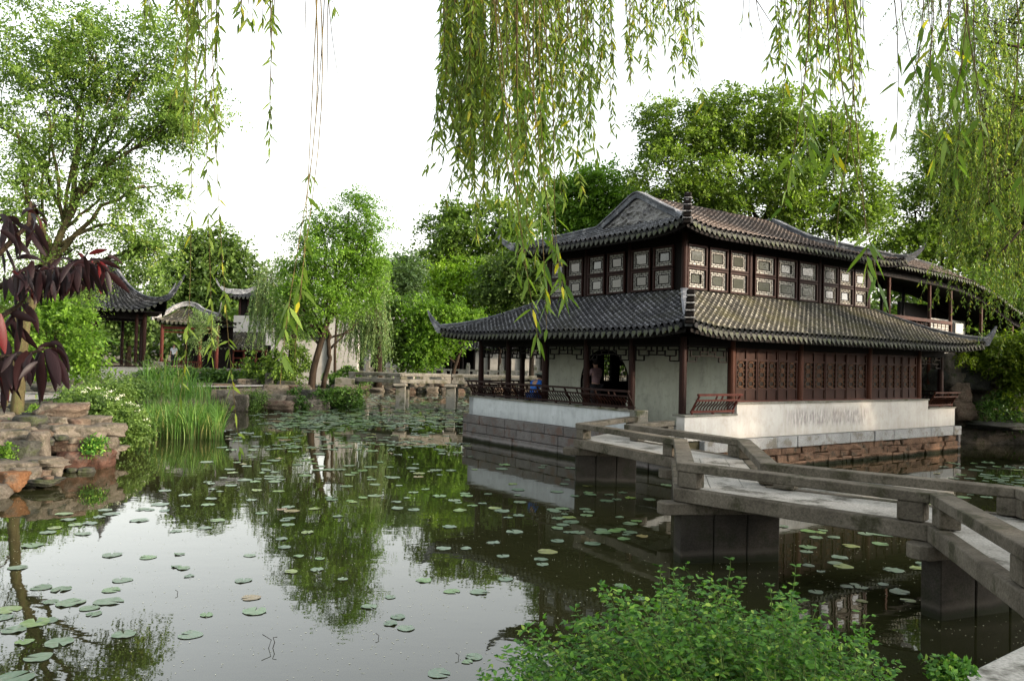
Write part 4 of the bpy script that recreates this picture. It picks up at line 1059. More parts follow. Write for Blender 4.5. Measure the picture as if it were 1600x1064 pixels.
for k, (x, y, D, rx, ry, n, lm, lab) in enumerate([
    (200, 455, 72, 70, 60, 130, 'leaf_dark', 'dark tree filling the gap behind the square pavilion roof'),
    (60, 500, 62, 90, 60, 130, 'leaf_mid', 'green tree far back at the left edge beyond the path'),
    (420, 500, 70, 60, 50, 110, 'leaf_mid', 'green tree behind the tower with the white base')]):
    b = at(x, 575, D); b[2] = 1
    tree('background_tree', lab, 'tree', b, [(0, 0, -.2, .3), (0, 0, 2.5, .22), (0, 0, 4, .12)], [PB(x, y, D, rx, ry, n), PB(x-rx*.4, y+ry*.6, D-1, rx*.7, ry*.6, n//2), PB(x+rx*.4, y+ry*.5, D-1, rx*.6, ry*.6, n//2)],
         lm, L=.36, W=.12, nt=6, nl=7, tl=1.1, cr=.9, seed=20+k, subs=3, thr=-.5)
CB = at(486, 609, 38); CB[2] = .85
tc = lambda x, y, r, d=38: (*px_rel(CB, x, y, d), r)
tree('island_tree', 'leaning green tree with two dark trunks on the rocky point across the pond', 'tree', CB,
     [(0, 0, -.1, .19), tc(490, 575, .16), tc(500, 540, .15), tc(508, 512, .14), tc(520, 480, .12), tc(530, 440, .09), tc(540, 380, .05), tc(545, 330, .03)],
     [PB(548, 328, 38, 50, 30, 55), PB(575, 362, 38, 30, 26, 24), PB(500, 352, 38, 32, 20, 24), PB(470, 378, 38, 26, 16, 14), PB(515, 405, 37.5, 55, 34, 70), PB(480, 445, 37.5, 40, 36, 48), PB(555, 435, 38, 38, 36, 45),
      PB(520, 468, 37.2, 58, 28, 58), PB(475, 500, 37.5, 30, 22, 22), PB(560, 395, 38, 34, 34, 44), PB(530, 370, 38, 40, 30, 44), PB(470, 415, 38, 28, 28, 30), PB(585, 400, 38.4, 22, 26, 20), PB(455, 470, 38, 22, 26, 20), PB(590, 450, 38.5, 22, 26, 22)],
     'leaf_fresh', L=.13, W=.038, nt=8, nl=9, tl=.6, cr=.5, droop=.25, seed=12, subs=6, r0=.14,
     limbs=[(tc(505, 606, 0)[:3], tc(516, 560, 0)[:3], .13, .11), (tc(516, 560, 0)[:3], tc(512, 515, 0)[:3], .11, .09), (tc(500, 540, 0)[:3], tc(470, 510, 0)[:3], .07, .03), (tc(508, 512, 0)[:3], tc(480, 480, 0)[:3], .07, .03),
            (tc(512, 530, 0)[:3], tc(545, 520, 0)[:3], .06, .03), (tc(516, 545, 0)[:3], tc(560, 505, 0)[:3], .06, .02)])
b = at(523, 605, 42); b[2] = .9
tree('sapling', 'thin straight sapling trunk just right of the two dark trunks on the rocky point', 'tree', b, [(0, 0, -.1, .09), (-.05, 0, 2, .07), (0, 0, 4, .05)], [PB(530, 470, 42, 35, 35, 30)], 'leaf_mid', L=.14, W=.04, nt=6, nl=8, tl=.6, cr=.5, seed=13, subs=4)

def willow(name, label, base, trunk, tops, leafmat, n, len_rng, seed, L=.12, W=.016, per=22, bark='bark', twig='twig', boughs=True, sway=.12):
    """tops: (x, y, D, rx, ry) regions in the photo from which the strands hang"""
    rng = np.random.default_rng(seed); base = np.array(base, float); t = thing(name, label, 'tree', tuple(base))
    mb = MB(); TP = [base+np.array(p[:3], float) for p in trunk]; mb.tube(TP, [p[3] for p in trunk], 8)
    tw = MB(); B_, D_, S_, L_a, W_a = [], [], [], [], []
    wts = np.array([r[3]*r[4] for r in tops], float); cnt = np.maximum(4, (n*wts/wts.sum()).astype(int))
    for (x, y, D, rx, ry), c in zip(tops, cnt):
        cc = at(x, y, D); rX, rZ = rx*D/F, ry*D/F
        if boughs: limb(mb, TP[-1-int(rng.integers(2))], cc, .10, .03, .12, 9, 5, rng, .09)
        for i in range(c):
            q = unit(rng.normal(0, 1, 3))*rng.uniform(.2, 1)**.5
            P0 = cc+q*np.array([rX, rX*.8, rZ]); out = np.array([q[0], q[1]])*.35
            P, b_, d_, s_, l_, w_ = strand(P0, rng.uniform(*len_rng), rng, leafL=L, leafW=W, per=per, sway=sway, drift=out, spread=.7)
            if i % 7 == 0: limb(mb, cc+q*np.array([rX, rX*.8, rZ])*.2+rng.normal(0, .3, 3), P0, .016, .006, .15, 6, 4, rng, .12)
            if i % 2 == 0: tw.tube(P[::2], .006, 3, False)
            B_.append(b_); D_.append(d_); S_.append(s_); L_a.append(l_); W_a.append(w_)
    mb.build('trunk', M[bark], t, base, smooth=True); tw.build('hanging_twigs', M[twig], t, base)
    B_, D_, S_, L_a, W_a = map(np.concatenate, (B_, D_, S_, L_a, W_a))
    fast_mesh('crown', leaf_quads(B_, D_, S_, L_a, W_a), 4, M[leafmat], t, base, rnd=rng.random(len(B_)))
    return t
b = at(455, 600, 44); b[2] = .9
willow('weeping_willow', 'pale misty green willow drooping behind the left side of the two-trunk island tree', b, [(0, 0, -.1, .25), (0, 0, 2.5, .2), (0, 0, 4.5, .12)],
       [(440, 430, 43.5, 42, 42), (415, 460, 44, 24, 40), (470, 450, 44, 30, 40)], 'leaf_pale', 420, (1.2, 3.0), 31, L=.16, W=.024, per=20)
b = at(590, 600, 44); b[2] = .9
willow('weeping_willow', 'pale green willow drooping down to the bridge right of the island tree', b, [(0, 0, -.1, .25), (0, 0, 2.5, .2), (0, 0, 4.5, .12)],
       [(585, 420, 44, 22, 30), (570, 455, 44, 34, 40), (590, 490, 43.5, 22, 36), (555, 480, 44, 25, 30)], 'leaf_pale', 420, (1.0, 3.0), 32, L=.16, W=.024, per=20)
for k, (bx, D, tr, bl_, lm, lab, kw) in enumerate([
    ((594, 592), 56, [(0, 0, -.1, .12), (.3, 0, 1.4, .09), (.5, 0, 3, .06)], [PB(620, 420, 57, 34, 24, 36), PB(600, 450, 57, 26, 22, 24), PB(640, 445, 57, 24, 20, 20)], 'leaf_pale', 'thin pale tree showing sky between its twigs above the long gallery', dict(thr=.1)),
    ((622, 592), 52, [(0, 0, -.1, .1), (.35, 0, 1.2, .08), (.5, 0, 2.6, .05)], [PB(635, 500, 52, 38, 34, 60), PB(615, 535, 52, 26, 24, 30), PB(650, 545, 51.5, 26, 22, 30)], 'leaf_mid', 'round green tree with orange leaning stem behind the far bridge', dict()),
    ((706, 592), 50, [(0, 0, -.1, .15), (.15, 0, 1.0, .12), (.55, 0, 2.2, .09), (.9, 0, 3.2, .06)], [PB(690, 515, 50, 26, 40, 50), PB(668, 545, 50, 22, 28, 30), PB(720, 500, 50, 22, 26, 26), PB(660, 490, 50.5, 26, 26, 30)], 'leaf_fresh', 'green tree with pale forked trunk beside the left roof tip of the big pavilion', dict()),
    ((780, 590), 62, [(0, 0, -.1, .16), (0, 0, 3, .12), (0, 0, 5, .08)], [PB(700, 462, 62, 38, 28, 60), PB(742, 452, 62, 30, 34, 50), PB(688, 432, 62, 14, 20, 16), PB(722, 420, 62, 12, 16, 10), PB(775, 480, 62, 16, 18, 16)], 'leaf_lime', 'vivid lime green tree glowing behind the left roof tip', dict()),
    ((655, 590), 66, [(0, 0, -.1, .2), (0, 0, 3, .16), (0, 0, 6, .1)], [PB(720, 365, 66, 55, 40, 60), PB(690, 405, 66, 36, 34, 36), PB(785, 345, 66, 60, 40, 60), PB(805, 395, 66, 50, 36, 50), PB(740, 415, 66, 60, 30, 55), PB(690, 340, 66, 26, 20, 14)], 'leaf_mid', 'tall airy tree rising behind the hanging willow left of the big pavilion', dict(thr=.0, seed=47)),
    ((830, 590), 58, [(0, 0, -.1, .2), (0, 0, 3, .16), (0, 0, 6, .1)], [PB(810, 440, 58, 48, 40, 90), PB(850, 420, 58, 40, 40, 60), PB(770, 440, 58, 30, 30, 36)], 'leaf_dark', 'dark green tree close behind the left end of the big pavilion roof', dict(thr=-.4)),
    ((930, 590), 50, [(0, 0, -.1, .25), (0, 0, 4, .2), (0, 0, 7, .12)], [PB(885, 318, 50, 40, 36, 70), PB(935, 295, 50, 42, 34, 70), PB(985, 325, 50, 44, 44, 70), PB(905, 355, 50, 50, 36, 70), PB(955, 350, 50, 46, 34, 50)], 'leaf_fresh', 'rounded fresh green tree behind the carved gable', dict(thr=-.3)),
    ((1180, 590), 46, [(0, 0, -.1, .4), (0, 0, 4, .32), (.2, 0, 7.5, .24), (.2, 0, 10, .15)],
     [PB(1060, 205, 46, 58, 52, 90), PB(1140, 195, 46, 70, 48, 100), PB(1235, 200, 46, 78, 54, 110), PB(1315, 245, 46, 52, 66, 90), PB(1040, 270, 45, 50, 56, 70), PB(1130, 280, 45, 76, 50, 100), PB(1230, 290, 45, 82, 50, 110), PB(1340, 325, 45.5, 48, 46, 60), PB(1110, 330, 46, 60, 36, 50), PB(1270, 345, 46, 70, 32, 55)],
     'leaf_big', 'huge spreading green tree towering behind the big pavilion roof', dict(thr=-.1, subs=8)),
    ((1470, 590), 50, [(0, 0, -.1, .35), (0, 0, 4, .28), (.2, 0, 8, .18)], [PB(1430, 330, 50, 46, 50, 60), PB(1490, 285, 50, 52, 56, 70), PB(1550, 320, 50, 60, 70, 80), PB(1420, 380, 49, 50, 36, 50), PB(1500, 380, 49, 60, 40, 60), PB(1590, 400, 49, 60, 50, 60), PB(1470, 235, 50, 34, 34, 40), PB(1550, 230, 50, 60, 55, 110), PB(1610, 300, 50, 50, 80, 110), PB(1520, 310, 49.5, 60, 60, 90), PB(1560, 400, 49, 60, 40, 60), PB(1600, 180, 50, 40, 50, 50)], 'leaf_big', 'dark branching tree behind the raised corridor roof', dict(thr=0, subs=9))]):
    b = at(*bx, D); b[2] = .95
    sz = D/46
    kw.setdefault('seed', 40+k)
    tree('background_tree', lab, 'tree', b, tr, bl_, lm, L=.21*sz, W=.07*sz, nt=10, nl=9, tl=.85*sz, cr=.7*sz, droop=.25, **kw)
for (x, y, D, rx, ry, n_, lab) in ((1425, 470, 43, 44, 44, 120, 'dark green tree seen between the corridor columns'), (1530, 480, 43, 60, 50, 150, 'dark green tree behind the right end of the corridor'), (1620, 500, 42, 50, 50, 100, 'dark tree cut by the right edge behind the corridor')):
    b = at(x, 590, D); b[2] = .95
    tree('background_tree', lab, 'tree', b, [(0, 0, -.1, .2), (0, 0, 1.5, .16), (0, 0, 3, .1)], [PB(x, y, D, rx, ry, n_), PB(x, y+30, D-1, rx, ry*.7, n_//2)], 'leaf_mid', L=.22, W=.07, nt=8, nl=8, tl=.8, cr=.7, seed=int(x), subs=4, thr=-.4)
# the right-hand willow, trunk outside the frame
willow('weeping_willow', 'big yellow-green willow whose curtains fill the upper right corner over the corridor', (19.6, 23.5, .8), [(0, 0, -.2, .4), (-.2, 0, 2.5, .33), (-.6, .1, 5.5, .25), (-1.0, 0, 8, .16)],
       [(1520, 60, 21, 90, 70), (1600, 60, 22, 90, 90), (1470, 130, 22, 40, 50), (1540, 180, 21, 80, 60), (1620, 200, 21, 90, 70), (1560, 290, 20.5, 70, 40), (1640, 320, 21, 80, 60), (1480, 250, 22, 30, 40), (1590, 370, 21, 50, 30), (1560, 400, 19.5, 45, 16), (1500, 350, 21, 30, 20), (1700, 200, 21, 80, 120), (1520, -60, 22, 100, 60), (1680, -20, 22, 100, 60)],
       'leaf_willow_right', 1450, (1.0, 2.6), 77, L=.12, W=.014, per=30, sway=.3)
# trees added on the right bank to shade the bridge (mostly outside the frame)
for k, (x, y, z, r) in enumerate(((25, 15.5, 5.5, 3.6), (25.5, 8.5, 5.2, 3.8), (19.5, 2.0, 5.0, 3.4), (11.5, .6, 5.0, 2.6), (27, 21.5, 6.5, 3.6))):
    tree('added_shade_tree', ['broad shade tree added on the right bank opposite the bridge', 'broad shade tree added further along the right bank', 'shade tree added on the near right bank', 'small shade tree added beside the quay outside the view', 'shade tree added on the right bank behind the willow'][k], 'tree', (x, y, .8),
         [(0, 0, -.2, .3), (0, 0, 2.2, .24), (0, 0, 4, .15)], [((x, y, z), (r, r, r*.85), (380, 300, 200, 120, 110)[k]), ((x-1, y+.8, z-2.2), (r*.8, r*.8, r*.45), 70)], 'leaf_mid', L=.26, W=.09, nt=6, nl=7, tl=.8, cr=.7, seed=90+k, subs=3, thr=-.3, twigs=False)
# far wood closing the view
rng = np.random.default_rng(5); n = 2600
xx = rng.uniform(-110, 110, n); yy = 105+rng.uniform(-8, 14, n)+np.abs(xx)*.05
hh = 8+2.2*np.sin(xx*.13+1)+1.4*np.sin(xx*.31)+1.0*np.sin(xx*.7+2); zz = 1+hh*rng.uniform(0, 1, n)**.75
Cn = np.stack([xx, yy, zz], -1); P, D, S, l, w_ = sprays(Cn, 1.6, unit(rng.normal(0, 1, (n, 3))-np.array([0, .8, 0])), 6, 2.2, 7, .75, .26, .2, rng)
o = setp(fast_mesh('distant_wood', leaf_quads(P, D, S, l, w_), 4, M['leaf_dark'], rnd=rng.random(len(P))), 'distant belt of trees closing the view behind the gallery and pavilions', 'wood', kind='stuff')
rng = np.random.default_rng(6); n = 900
for nm, x0, x1, y0, d0 in (('behind', 10, 40, 36, 1),):
    xx = rng.uniform(x0, x1, n); yy = rng.uniform(33, 40, n)+(xx-10)*-.05; zz = rng.uniform(.9, 4.2, n)+np.sin(xx)*.3
    Cn = np.stack([xx, yy, zz], -1); P, D, S, l, w_ = sprays(Cn, .6, unit(rng.normal(0, 1, (n, 3))), 5, .8, 7, .2, .07, .2, rng)
    setp(fast_mesh('undergrowth', leaf_quads(P, D, S, l, w_), 4, M['leaf_dark'], rnd=rng.random(len(P))), 'dark undergrowth behind the pavilion and under the corridor', 'undergrowth', kind='stuff')

# ------------------------------------------------------------------ overhead willow near the camera
WB = np.array([4.9, .9, .88])
ow = thing('weeping_willow', 'overhanging willow whose near leafy strands dangle from the top of the view', 'tree', tuple(WB))
mb = MB(); rng = np.random.default_rng(17)
tp = [WB+np.array(p) for p in ((0, 0, -.2), (-.1, .1, 1.8), (-.3, .3, 3.6), (-.7, .5, 5.4), (-1.2, 1.0, 7.2))]
mb.tube(tp, [.26, .22, .2, .15, .1], 10)
boughs = [(1.6, 3.2, 6.2), (-.3, 5.2, 6.2), (-2.3, 4.2, 5.8), (2.6, 5.2, 6.4), (1.0, 5.8, 6.6), (4.2, 3.9, 6.0), (-1.4, 3.4, 4.9)]
for q in boughs: limb(mb, tp[3] if q[2] < 6.3 else tp[4], q, .1, .03, .08, 9, 6, rng)
mb.build('trunk', M['bark'], ow, WB, smooth=True)
def hang(specs, leafmat='leaf_willow', twig='twig', label=None):
    """specs: (x top, x end, y end, D, leaf length, leaves per metre, start of the leafy part)"""
    tw = MB(); B_, D_, S_, L_a, W_a = [], [], [], [], []
    for (x0, x1, y1, D, L, per, st) in specs:
        top = at(x0, -30, D); end = at(x1, y1, D); q = min(boughs, key=lambda g: np.linalg.norm(np.array(g)-top))
        P, b_, d_, s_, l_, w_ = strand(top, top[2]-end[2], rng, leafL=L, leafW=L*.095, per=per, start=st, sway=.15, drift=(end-top)[:2], spread=.8)
        up_ = np.array([np.array(q)*k+top*(1-k)+np.array([0, 0, .25*math.sin(k*3.1)]) for k in (.75, .5, .25)])
        tw.tube(np.concatenate([up_, P]), np.concatenate([[.006]*3, np.linspace(.0026, .001, len(P))]), 4, False)
        B_.append(b_); D_.append(d_); S_.append(s_); L_a.append(l_); W_a.append(w_)
    o = tw.build('hanging_branch', M[twig], ow, WB)
    if label: o['label'] = label
    B_, D_, S_, L_a, W_a = map(np.concatenate, (B_, D_, S_, L_a, W_a))
    V, T = long_mesh(B_, D_, S_, L_a, W_a, .12)
    V = V-WB
    rn = np.repeat(rng.random(len(B_)), 4)
    fast_mesh('foliage', V, 3, M[leafmat], o, faces=T, rnd=rn)
U = lambda a, b: float(rng.uniform(a, b))
def grp(n, xr, er, dr, L, per, st=.0, dx=12, **k):
    sp = []
    for _ in range(n):
        x = U(*xr); sp.append((x, x+U(-dx, dx), U(*er), U(*dr), L, per*U(.8, 1.2), st))
    hang(sp, **k)
grp(9, (285, 345), (120, 240), (3.5, 4.3), .08, 46)
hang([(322, 326, 560, 3.7, .07, 42, .25), (330, 336, 715, 3.9, .075, 30, .2), (318, 324, 660, 3.8, .07, 26, .3)], twig='twig_yellow', label='long strand reaching down towards the water')
grp(5, (270, 300), (20, 60), (3.6, 4), .08, 40); grp(4, (205, 240), (5, 45), (3.4, 4), .08, 36); grp(5, (372, 405), (10, 45), (3.6, 4), .08, 40)
hang([(422, 428, 250, 3.8, .065, 34, 0), (426, 424, 215, 4.0, .065, 20, 0)]); grp(4, (410, 445), (25, 95), (3.8, 4), .07, 34)
hang([(508, 492, 300, 3.3, .07, 60, .86), (512, 522, 150, 3.6, .05, 2, .5), (514, 524, 215, 3.7, .05, 2, .5), (480, 477, 120, 3.9, .05, 2, .5)]); hang([(508, 520, 14, 3.6, .07, 60, .1)])
hang([(497, 478, 470, 2.9, .085, 30, .68), (492, 470, 600, 2.9, .095, 40, .78), (500, 482, 560, 3.0, .09, 26, .75)], 'leaf_willow_near', 'twig_yellow', 'near strand ending in long yellow-green leaves')
for _ in range(7): grp(7, (688, 740), (130, 300), (4.8, 5.8), .085, 52)
for _ in range(8): grp(7, (720, 860), (150, 340), (4.6, 6.0), .085, 56)
for _ in range(3): grp(5, (730, 850), (300, 400), (4.4, 5.2), .085, 46, .05)
grp(6, (755, 850), (390, 470), (3.9, 4.4), .095, 34, .35, leafmat='leaf_willow_near', twig='twig_yellow')
hang([(775, 808, 545, 3.2, .095, 40, .72), (835, 848, 520, 3.3, .095, 34, .55), (812, 838, 470, 3.3, .095, 36, .5), (840, 852, 490, 3.4, .09, 30, .6)], 'leaf_willow_near', 'twig_yellow', 'near strand ending over the pavilion eave')
for _ in range(7): grp(6, (855, 955), (110, 250), (5.2, 6.2), .08, 46)
grp(4, (880, 925), (220, 280), (4.2, 4.8), .09, 30, .3, leafmat='leaf_willow_near')
for _ in range(6): grp(5, (965, 1100), (30, 145), (5.2, 6.2), .08, 44)
hang([(985, 984, 150, 5, .05, 2, .5), (1000, 1003, 190, 5, .05, 2, .5), (1075, 1086, 162, 4.2, .1, 40, .75)])
grp(3, (1110, 1190), (50, 120), (4.0, 4.6), .05, 8, .1); hang([(1160, 1215, 46, 3.0, .05, 2, .5)])
for _ in range(7): grp(5, (1208, 1330), (25, 150), (4.4, 5.6), .09, 44)
for _ in range(2): grp(3, (1235, 1310), (170, 320), (3.6, 4.4), .10, 28, .35, leafmat='leaf_willow_near')
grp(4, (1310, 1400), (120, 300), (3.8, 4.6), .085, 14); grp(3, (1285, 1345), (200, 250), (3.4, 4.2), .09, 22, .1)
hang([(1300, 1345, 450, 2.7, .10, 36, .80), (1318, 1372, 440, 2.75, .10, 36, .82), (1310, 1360, 400, 2.8, .09, 20, .8)], 'leaf_willow_near', 'twig_yellow', 'near strand ending in broad leaves over the right upper eave')
hang([(1268, 1255, 320, 2.9, .1, 44, .74), (1290, 1300, 300, 3.0, .1, 40, .76)], 'leaf_willow_near', 'twig')
hang([(1395, 1425, 270, 3.0, .085, 12, .3), (1405, 1436, 230, 3.0, .07, 8, .2), (1500, 1562, 285, 2.8, .06, 3, .4), (1586, 1598, 280, 2.6, .08, 10, .1)])
for _ in range(2): grp(4, (1440, 1560), (100, 250), (2.8, 3.4), .1, 26, .3, leafmat='leaf_willow_near')
grp(5, (1500, 1610), (150, 330), (2.9, 3.6), .1, 26, .2, leafmat='leaf_willow_near')

# ------------------------------------------------------------------ rocks
bm_ = bmesh.new(); bmesh.ops.create_icosphere(bm_, subdivisions=4, radius=1)
ICO_V = np.array([v.co[:] for v in bm_.verts]); ICO_F = np.array([[v.index for v in f.verts] for f in bm_.faces]); bm_.free()
def rock_mesh(dim, seed, facets=15, rough=.03):
    """radial polytope: crisp fractured faces, then bedding ledges and grain"""
    rng = np.random.default_rng(seed); v = ICO_V.copy(); r = np.full(len(v), 1.45)
    N = [(0, 0, 1, .72), (0, 0, -1, .72)]+[(*(unit(np.array([math.cos(a), math.sin(a), rng.normal(0, .18)]))), rng.uniform(.66, .9)) for a in np.arange(4)*math.pi/2+rng.uniform(-.35, .35, 4)]
    for _ in range(facets): q = unit(rng.normal(0, 1, 3)); N.append((*q, rng.uniform(.82, 1.12)))
    for (a, b, c, d) in N:
        k = v@np.array([a, b, c]); r = np.where(k > .05, np.minimum(r, d/np.maximum(k, .05)), r)
    v = v*r[:, None]
    fz = rng.uniform(5, 9); ph = rng.uniform(0, 6, 8)
    st = np.sign(np.sin(v[:, 2]*fz+1.2*np.sin(v[:, 0]*2+ph[0])+ph[1])); v[:, :2] *= (1+.035*st)[:, None]
    st2 = np.sign(np.sin(v[:, 0]*rng.uniform(2, 4)+v[:, 1]*rng.uniform(-3, 3)+v[:, 2]*2+ph[2])); v *= (1+.022*st2)[:, None]
    for f_, a in ((4, 1), (9, .6), (18, .35)):
        w = np.sin(v@rng.normal(0, f_, 3)+ph[3])*np.sin(v@rng.normal(0, f_, 3)+ph[4]); v = v*(1+rough*a*w[:, None])
    return v*np.array(dim)/2*1.32
NR = 0
def rock(x, y, wpx, hpx, D, mat, label, group, depth=None, name='rock', parent=None, bottom=None):
    """a stone seen at photo x, y (its centre) with the given size in photo pixels"""
    global NR; NR += 1
    c = at(x, y, D); w_, h_ = wpx*D/F, hpx*D/F*1.05; d_ = depth or w_*.8
    V = rock_mesh((w_, d_, h_), 1000+NR); a = random.uniform(-.25, .25); ca, sa = math.cos(a), math.sin(a)
    V = V@np.array([[ca, sa, 0], [-sa, ca, 0], [0, 0, 1]])
    o = fast_mesh(name, V, 3, M[mat], parent, faces=ICO_F); 
    o.location = c if parent is None else c-np.array(parent.location)
    if parent is None: setp(o, label, 'rock', group)
    return o
GL = 'stones stacked along the left bank'
LR = [(103, 641, 54, 20, 17.9, 'rock_warm', 'broad flat-topped stone crowning the left bank rock stack'), (45, 660, 38, 20, 16.9, 'rock_dark', 'dark squared block beside the olive tree trunk'),
 (16, 668, 40, 16, 16.5, 'rock', 'thin flat slab at the left edge below the olive trunk'), (55, 650, 30, 11, 17.8, 'rock_dark', 'small dark flat stone just under the red leaf tips'),
 (75, 642, 22, 20, 17.6, 'rock', 'upright grey stone left of the broad flat-topped crowning stone'), (94, 660, 24, 16, 17.2, 'rock', 'small rounded stone under the broad crowning stone'),
 (118, 662, 22, 16, 17.3, 'rock_warm', 'pinkish stone under the right end of the broad crowning stone'), (139, 659, 34, 18, 18, 'rock', 'buff flat stone touching the white-flowered bush'),
 (88, 674, 50, 20, 16.6, 'rock', 'grey stone with shadowed left end in the middle of the stack'), (132, 678, 48, 24, 16.9, 'rock', 'long pale ledge stone with a split face'),
 (168, 672, 36, 20, 17.6, 'rock', 'rounded end of the pale ledge next to the flowered bush'), (35, 708, 32, 36, 15.4, 'rock_dark', 'round dark grey boulder low on the left bank'),
 (60, 698, 28, 44, 15.6, 'rock', 'tall buff stone right of the round dark boulder'), (20, 684, 56, 24, 16, 'rock', 'wide ledge stone above the round dark boulder'), (62, 682, 34, 20, 16.2, 'rock_warm', 'warm brown stone under the middle ledge'),
 (101, 695, 42, 24, 16.5, 'rock_warm', 'layered brown stone above the dark hollow'), (131, 698, 26, 18, 16.7, 'rock_red', 'small rusty red stone in the middle of the stack'),
 (165, 692, 28, 18, 17.3, 'rock', 'grey stone behind the small green shrub at the waterside'), (112, 719, 38, 26, 16.3, 'rock_red', 'big rust-red boulder sitting in the water'),
 (148, 718, 44, 30, 16.9, 'rock_red', 'reddish boulder at the water right of the big rust-red one'), (168, 709, 22, 16, 17.3, 'rock', 'pale stone at the tip of the left bank'),
 (181, 700, 24, 8, 18, 'rock', 'small flat stone jutting over the water at the tip'), (20, 735, 56, 26, 14.3, 'rock', 'wide flat ledge at the lower left edge'),
 (68, 721, 48, 12, 14.8, 'rock', 'thin shelf stone above the low waterside stones'), (42, 742, 34, 24, 14.2, 'rock', 'fractured pale stone right of the orange one'), (16, 752, 32, 28, 13.6, 'rock_orange', 'orange stone at the waterline on the lower left'),
 (63, 742, 18, 15, 14.4, 'rock_warm', 'small pink squarish stone at the waterline'), (82, 736, 24, 22, 14.8, 'rock', 'grey stone at the right end of the lower ledge'), (66, 752, 42, 10, 14.2, 'rock_dark', 'low dark stone awash at the waterline'),
 (-6, 768, 30, 22, 13.2, 'rock', 'pale stone cut by the left edge at the waterline'), (82, 700, 34, 40, 16.9, 'rock_dark', 'dark recessed stone inside the hollow'), (10, 705, 40, 44, 16, 'rock_dark', 'recessed stone behind the small green weeds'),
 (125, 640, 18, 22, 18.6, 'rock', 'stone behind the crowning slab'), (-8, 650, 50, 10, 19, 'rock', 'flat paving stone at the foot of the slender stem'), (50, 637, 46, 18, 20.5, 'rock_dark', 'rounded grey stone behind the olive trunk'),
 (70, 607, 30, 10, 27, 'rock_dark', 'low stone at the far side of the path')]
for x, y, w_, h_, D, m_, lab in LR: rock(x, y, w_*1.14, h_*1.06, D, m_, lab, GL)
for x, y, w_, h_, D, m_ in ((30, 676, 16, 8, 15.9, 'rock_dark'), (110, 688, 12, 7, 16.3, 'rock'), (74, 690, 13, 10, 15.8, 'rock_dark'), (147, 695, 11, 8, 16.6, 'rock'), (52, 724, 12, 9, 14.5, 'rock_dark'), (96, 684, 14, 7, 16.2, 'rock_dark'), (84, 666, 14, 8, 16.6, 'rock_warm'),
                          (118, 672, 10, 6, 16.7, 'rock_dark'), (150, 668, 12, 7, 17.2, 'rock'), (6, 722, 14, 9, 14.6, 'rock_dark'), (32, 728, 12, 8, 14.2, 'rock'), (76, 748, 12, 8, 14.1, 'rock_warm'), (134, 734, 16, 7, 16.2, 'rock_dark'), (112, 734, 12, 6, 16.1, 'rock_dark'), (48, 672, 13, 8, 16.2, 'rock'), (4, 660, 18, 7, 17, 'rock_warm')):
    rock(x, y, w_*1.3, h_*1.2, D, m_, 'small wedge stone filling a gap between the big stacked stones of the left bank', 'small wedge stones of the left bank')
GI = 'stones edging the rocky point across the pond'
IR = [(353, 621, 24, 20, 34.6, 'rock', 'leftmost pale stone of the rocky point at the waterline'), (366, 632, 15, 16, 34.2, 'rock', 'small tilted stone left of the low green shrub'), (379, 630, 18, 24, 34.2, 'rock', 'pointed pale stone at the waterline left of the long step'),
 (350, 606, 22, 11, 38, 'rock_warm', 'squared stone on the edge of the path'), (372, 599, 22, 11, 41, 'rock_dark', 'dark stone beyond the path'), (389, 599, 24, 13, 41, 'rock', 'rounded stone beyond the path left of the shrubbery'),
 (430, 611, 32, 18, 37, 'rock', 'rounded grey boulder at the end of the path'), (420, 623, 38, 12, 36, 'rock', 'flat upper stone of the waterside step'), (433, 634, 44, 16, 35.4, 'rock_warm', 'long low block at the waterline'),
 (453, 610, 28, 15, 37.5, 'rock_warm', 'brown block left of the two dark trunks'), (472, 608, 24, 12, 37.6, 'rock', 'pale block in front of the two dark trunks'), (459, 624, 18, 12, 36.4, 'rock', 'small stone under the brown block'),
 (461, 636, 16, 8, 35.8, 'rock', 'low stone awash beside the long block'), (480, 624, 14, 26, 36.4, 'rock_dark', 'dark upright stone in the middle of the point'), (494, 620, 24, 20, 36.6, 'rock', 'rounded boulder under the tree roots'),
 (490, 634, 22, 18, 36.2, 'rock', 'square-faced pale stone at the waterline'), (507, 634, 12, 14, 36.5, 'rock', 'small stone right of the square-faced one'), (516, 618, 18, 18, 37.3, 'rock_warm', 'brownish stone half hidden by ivy'),
 (523, 635, 20, 10, 37.6, 'rock_dark', 'low dark stone under the ivy'), (538, 608, 34, 12, 38.6, 'rock', 'flat stone at the foot of the far bridge'), (540, 624, 26, 18, 38.3, 'rock', 'stone under the thick ivy'), (556, 622, 16, 24, 39.3, 'rock_dark', 'dark end stone under the far bridge'),
 (400, 616, 30, 14, 36.4, 'rock', 'pale stone behind the low green shrub'), (393, 637, 20, 8, 35, 'rock_dark', 'dark stone at the foot of the low shrub'), (447, 600, 20, 9, 39.5, 'rock_dark', 'dark stone behind the brown block')]
for x, y, w_, h_, D, m_, lab in IR: rock(x, y, w_*1.12, h_*1.12, D, m_, lab, GI)
k = 0
for x in range(592, 900, 17):   # far shore under the balustrade
    for y in (602, 611):
        k += 1; rock(x+random.uniform(-4, 4), y+random.uniform(-1.5, 1.5), random.uniform(14, 24), random.uniform(9, 13), 57.6 if y > 605 else 58.6, random.choice(['rock', 'rock_warm', 'rock_dark', 'rock']),
             'rough stone in the low far shore wall under the pierced balustrade', 'far shore stones under the balustrade')
GR = 'grotto rocks beside the pavilion'
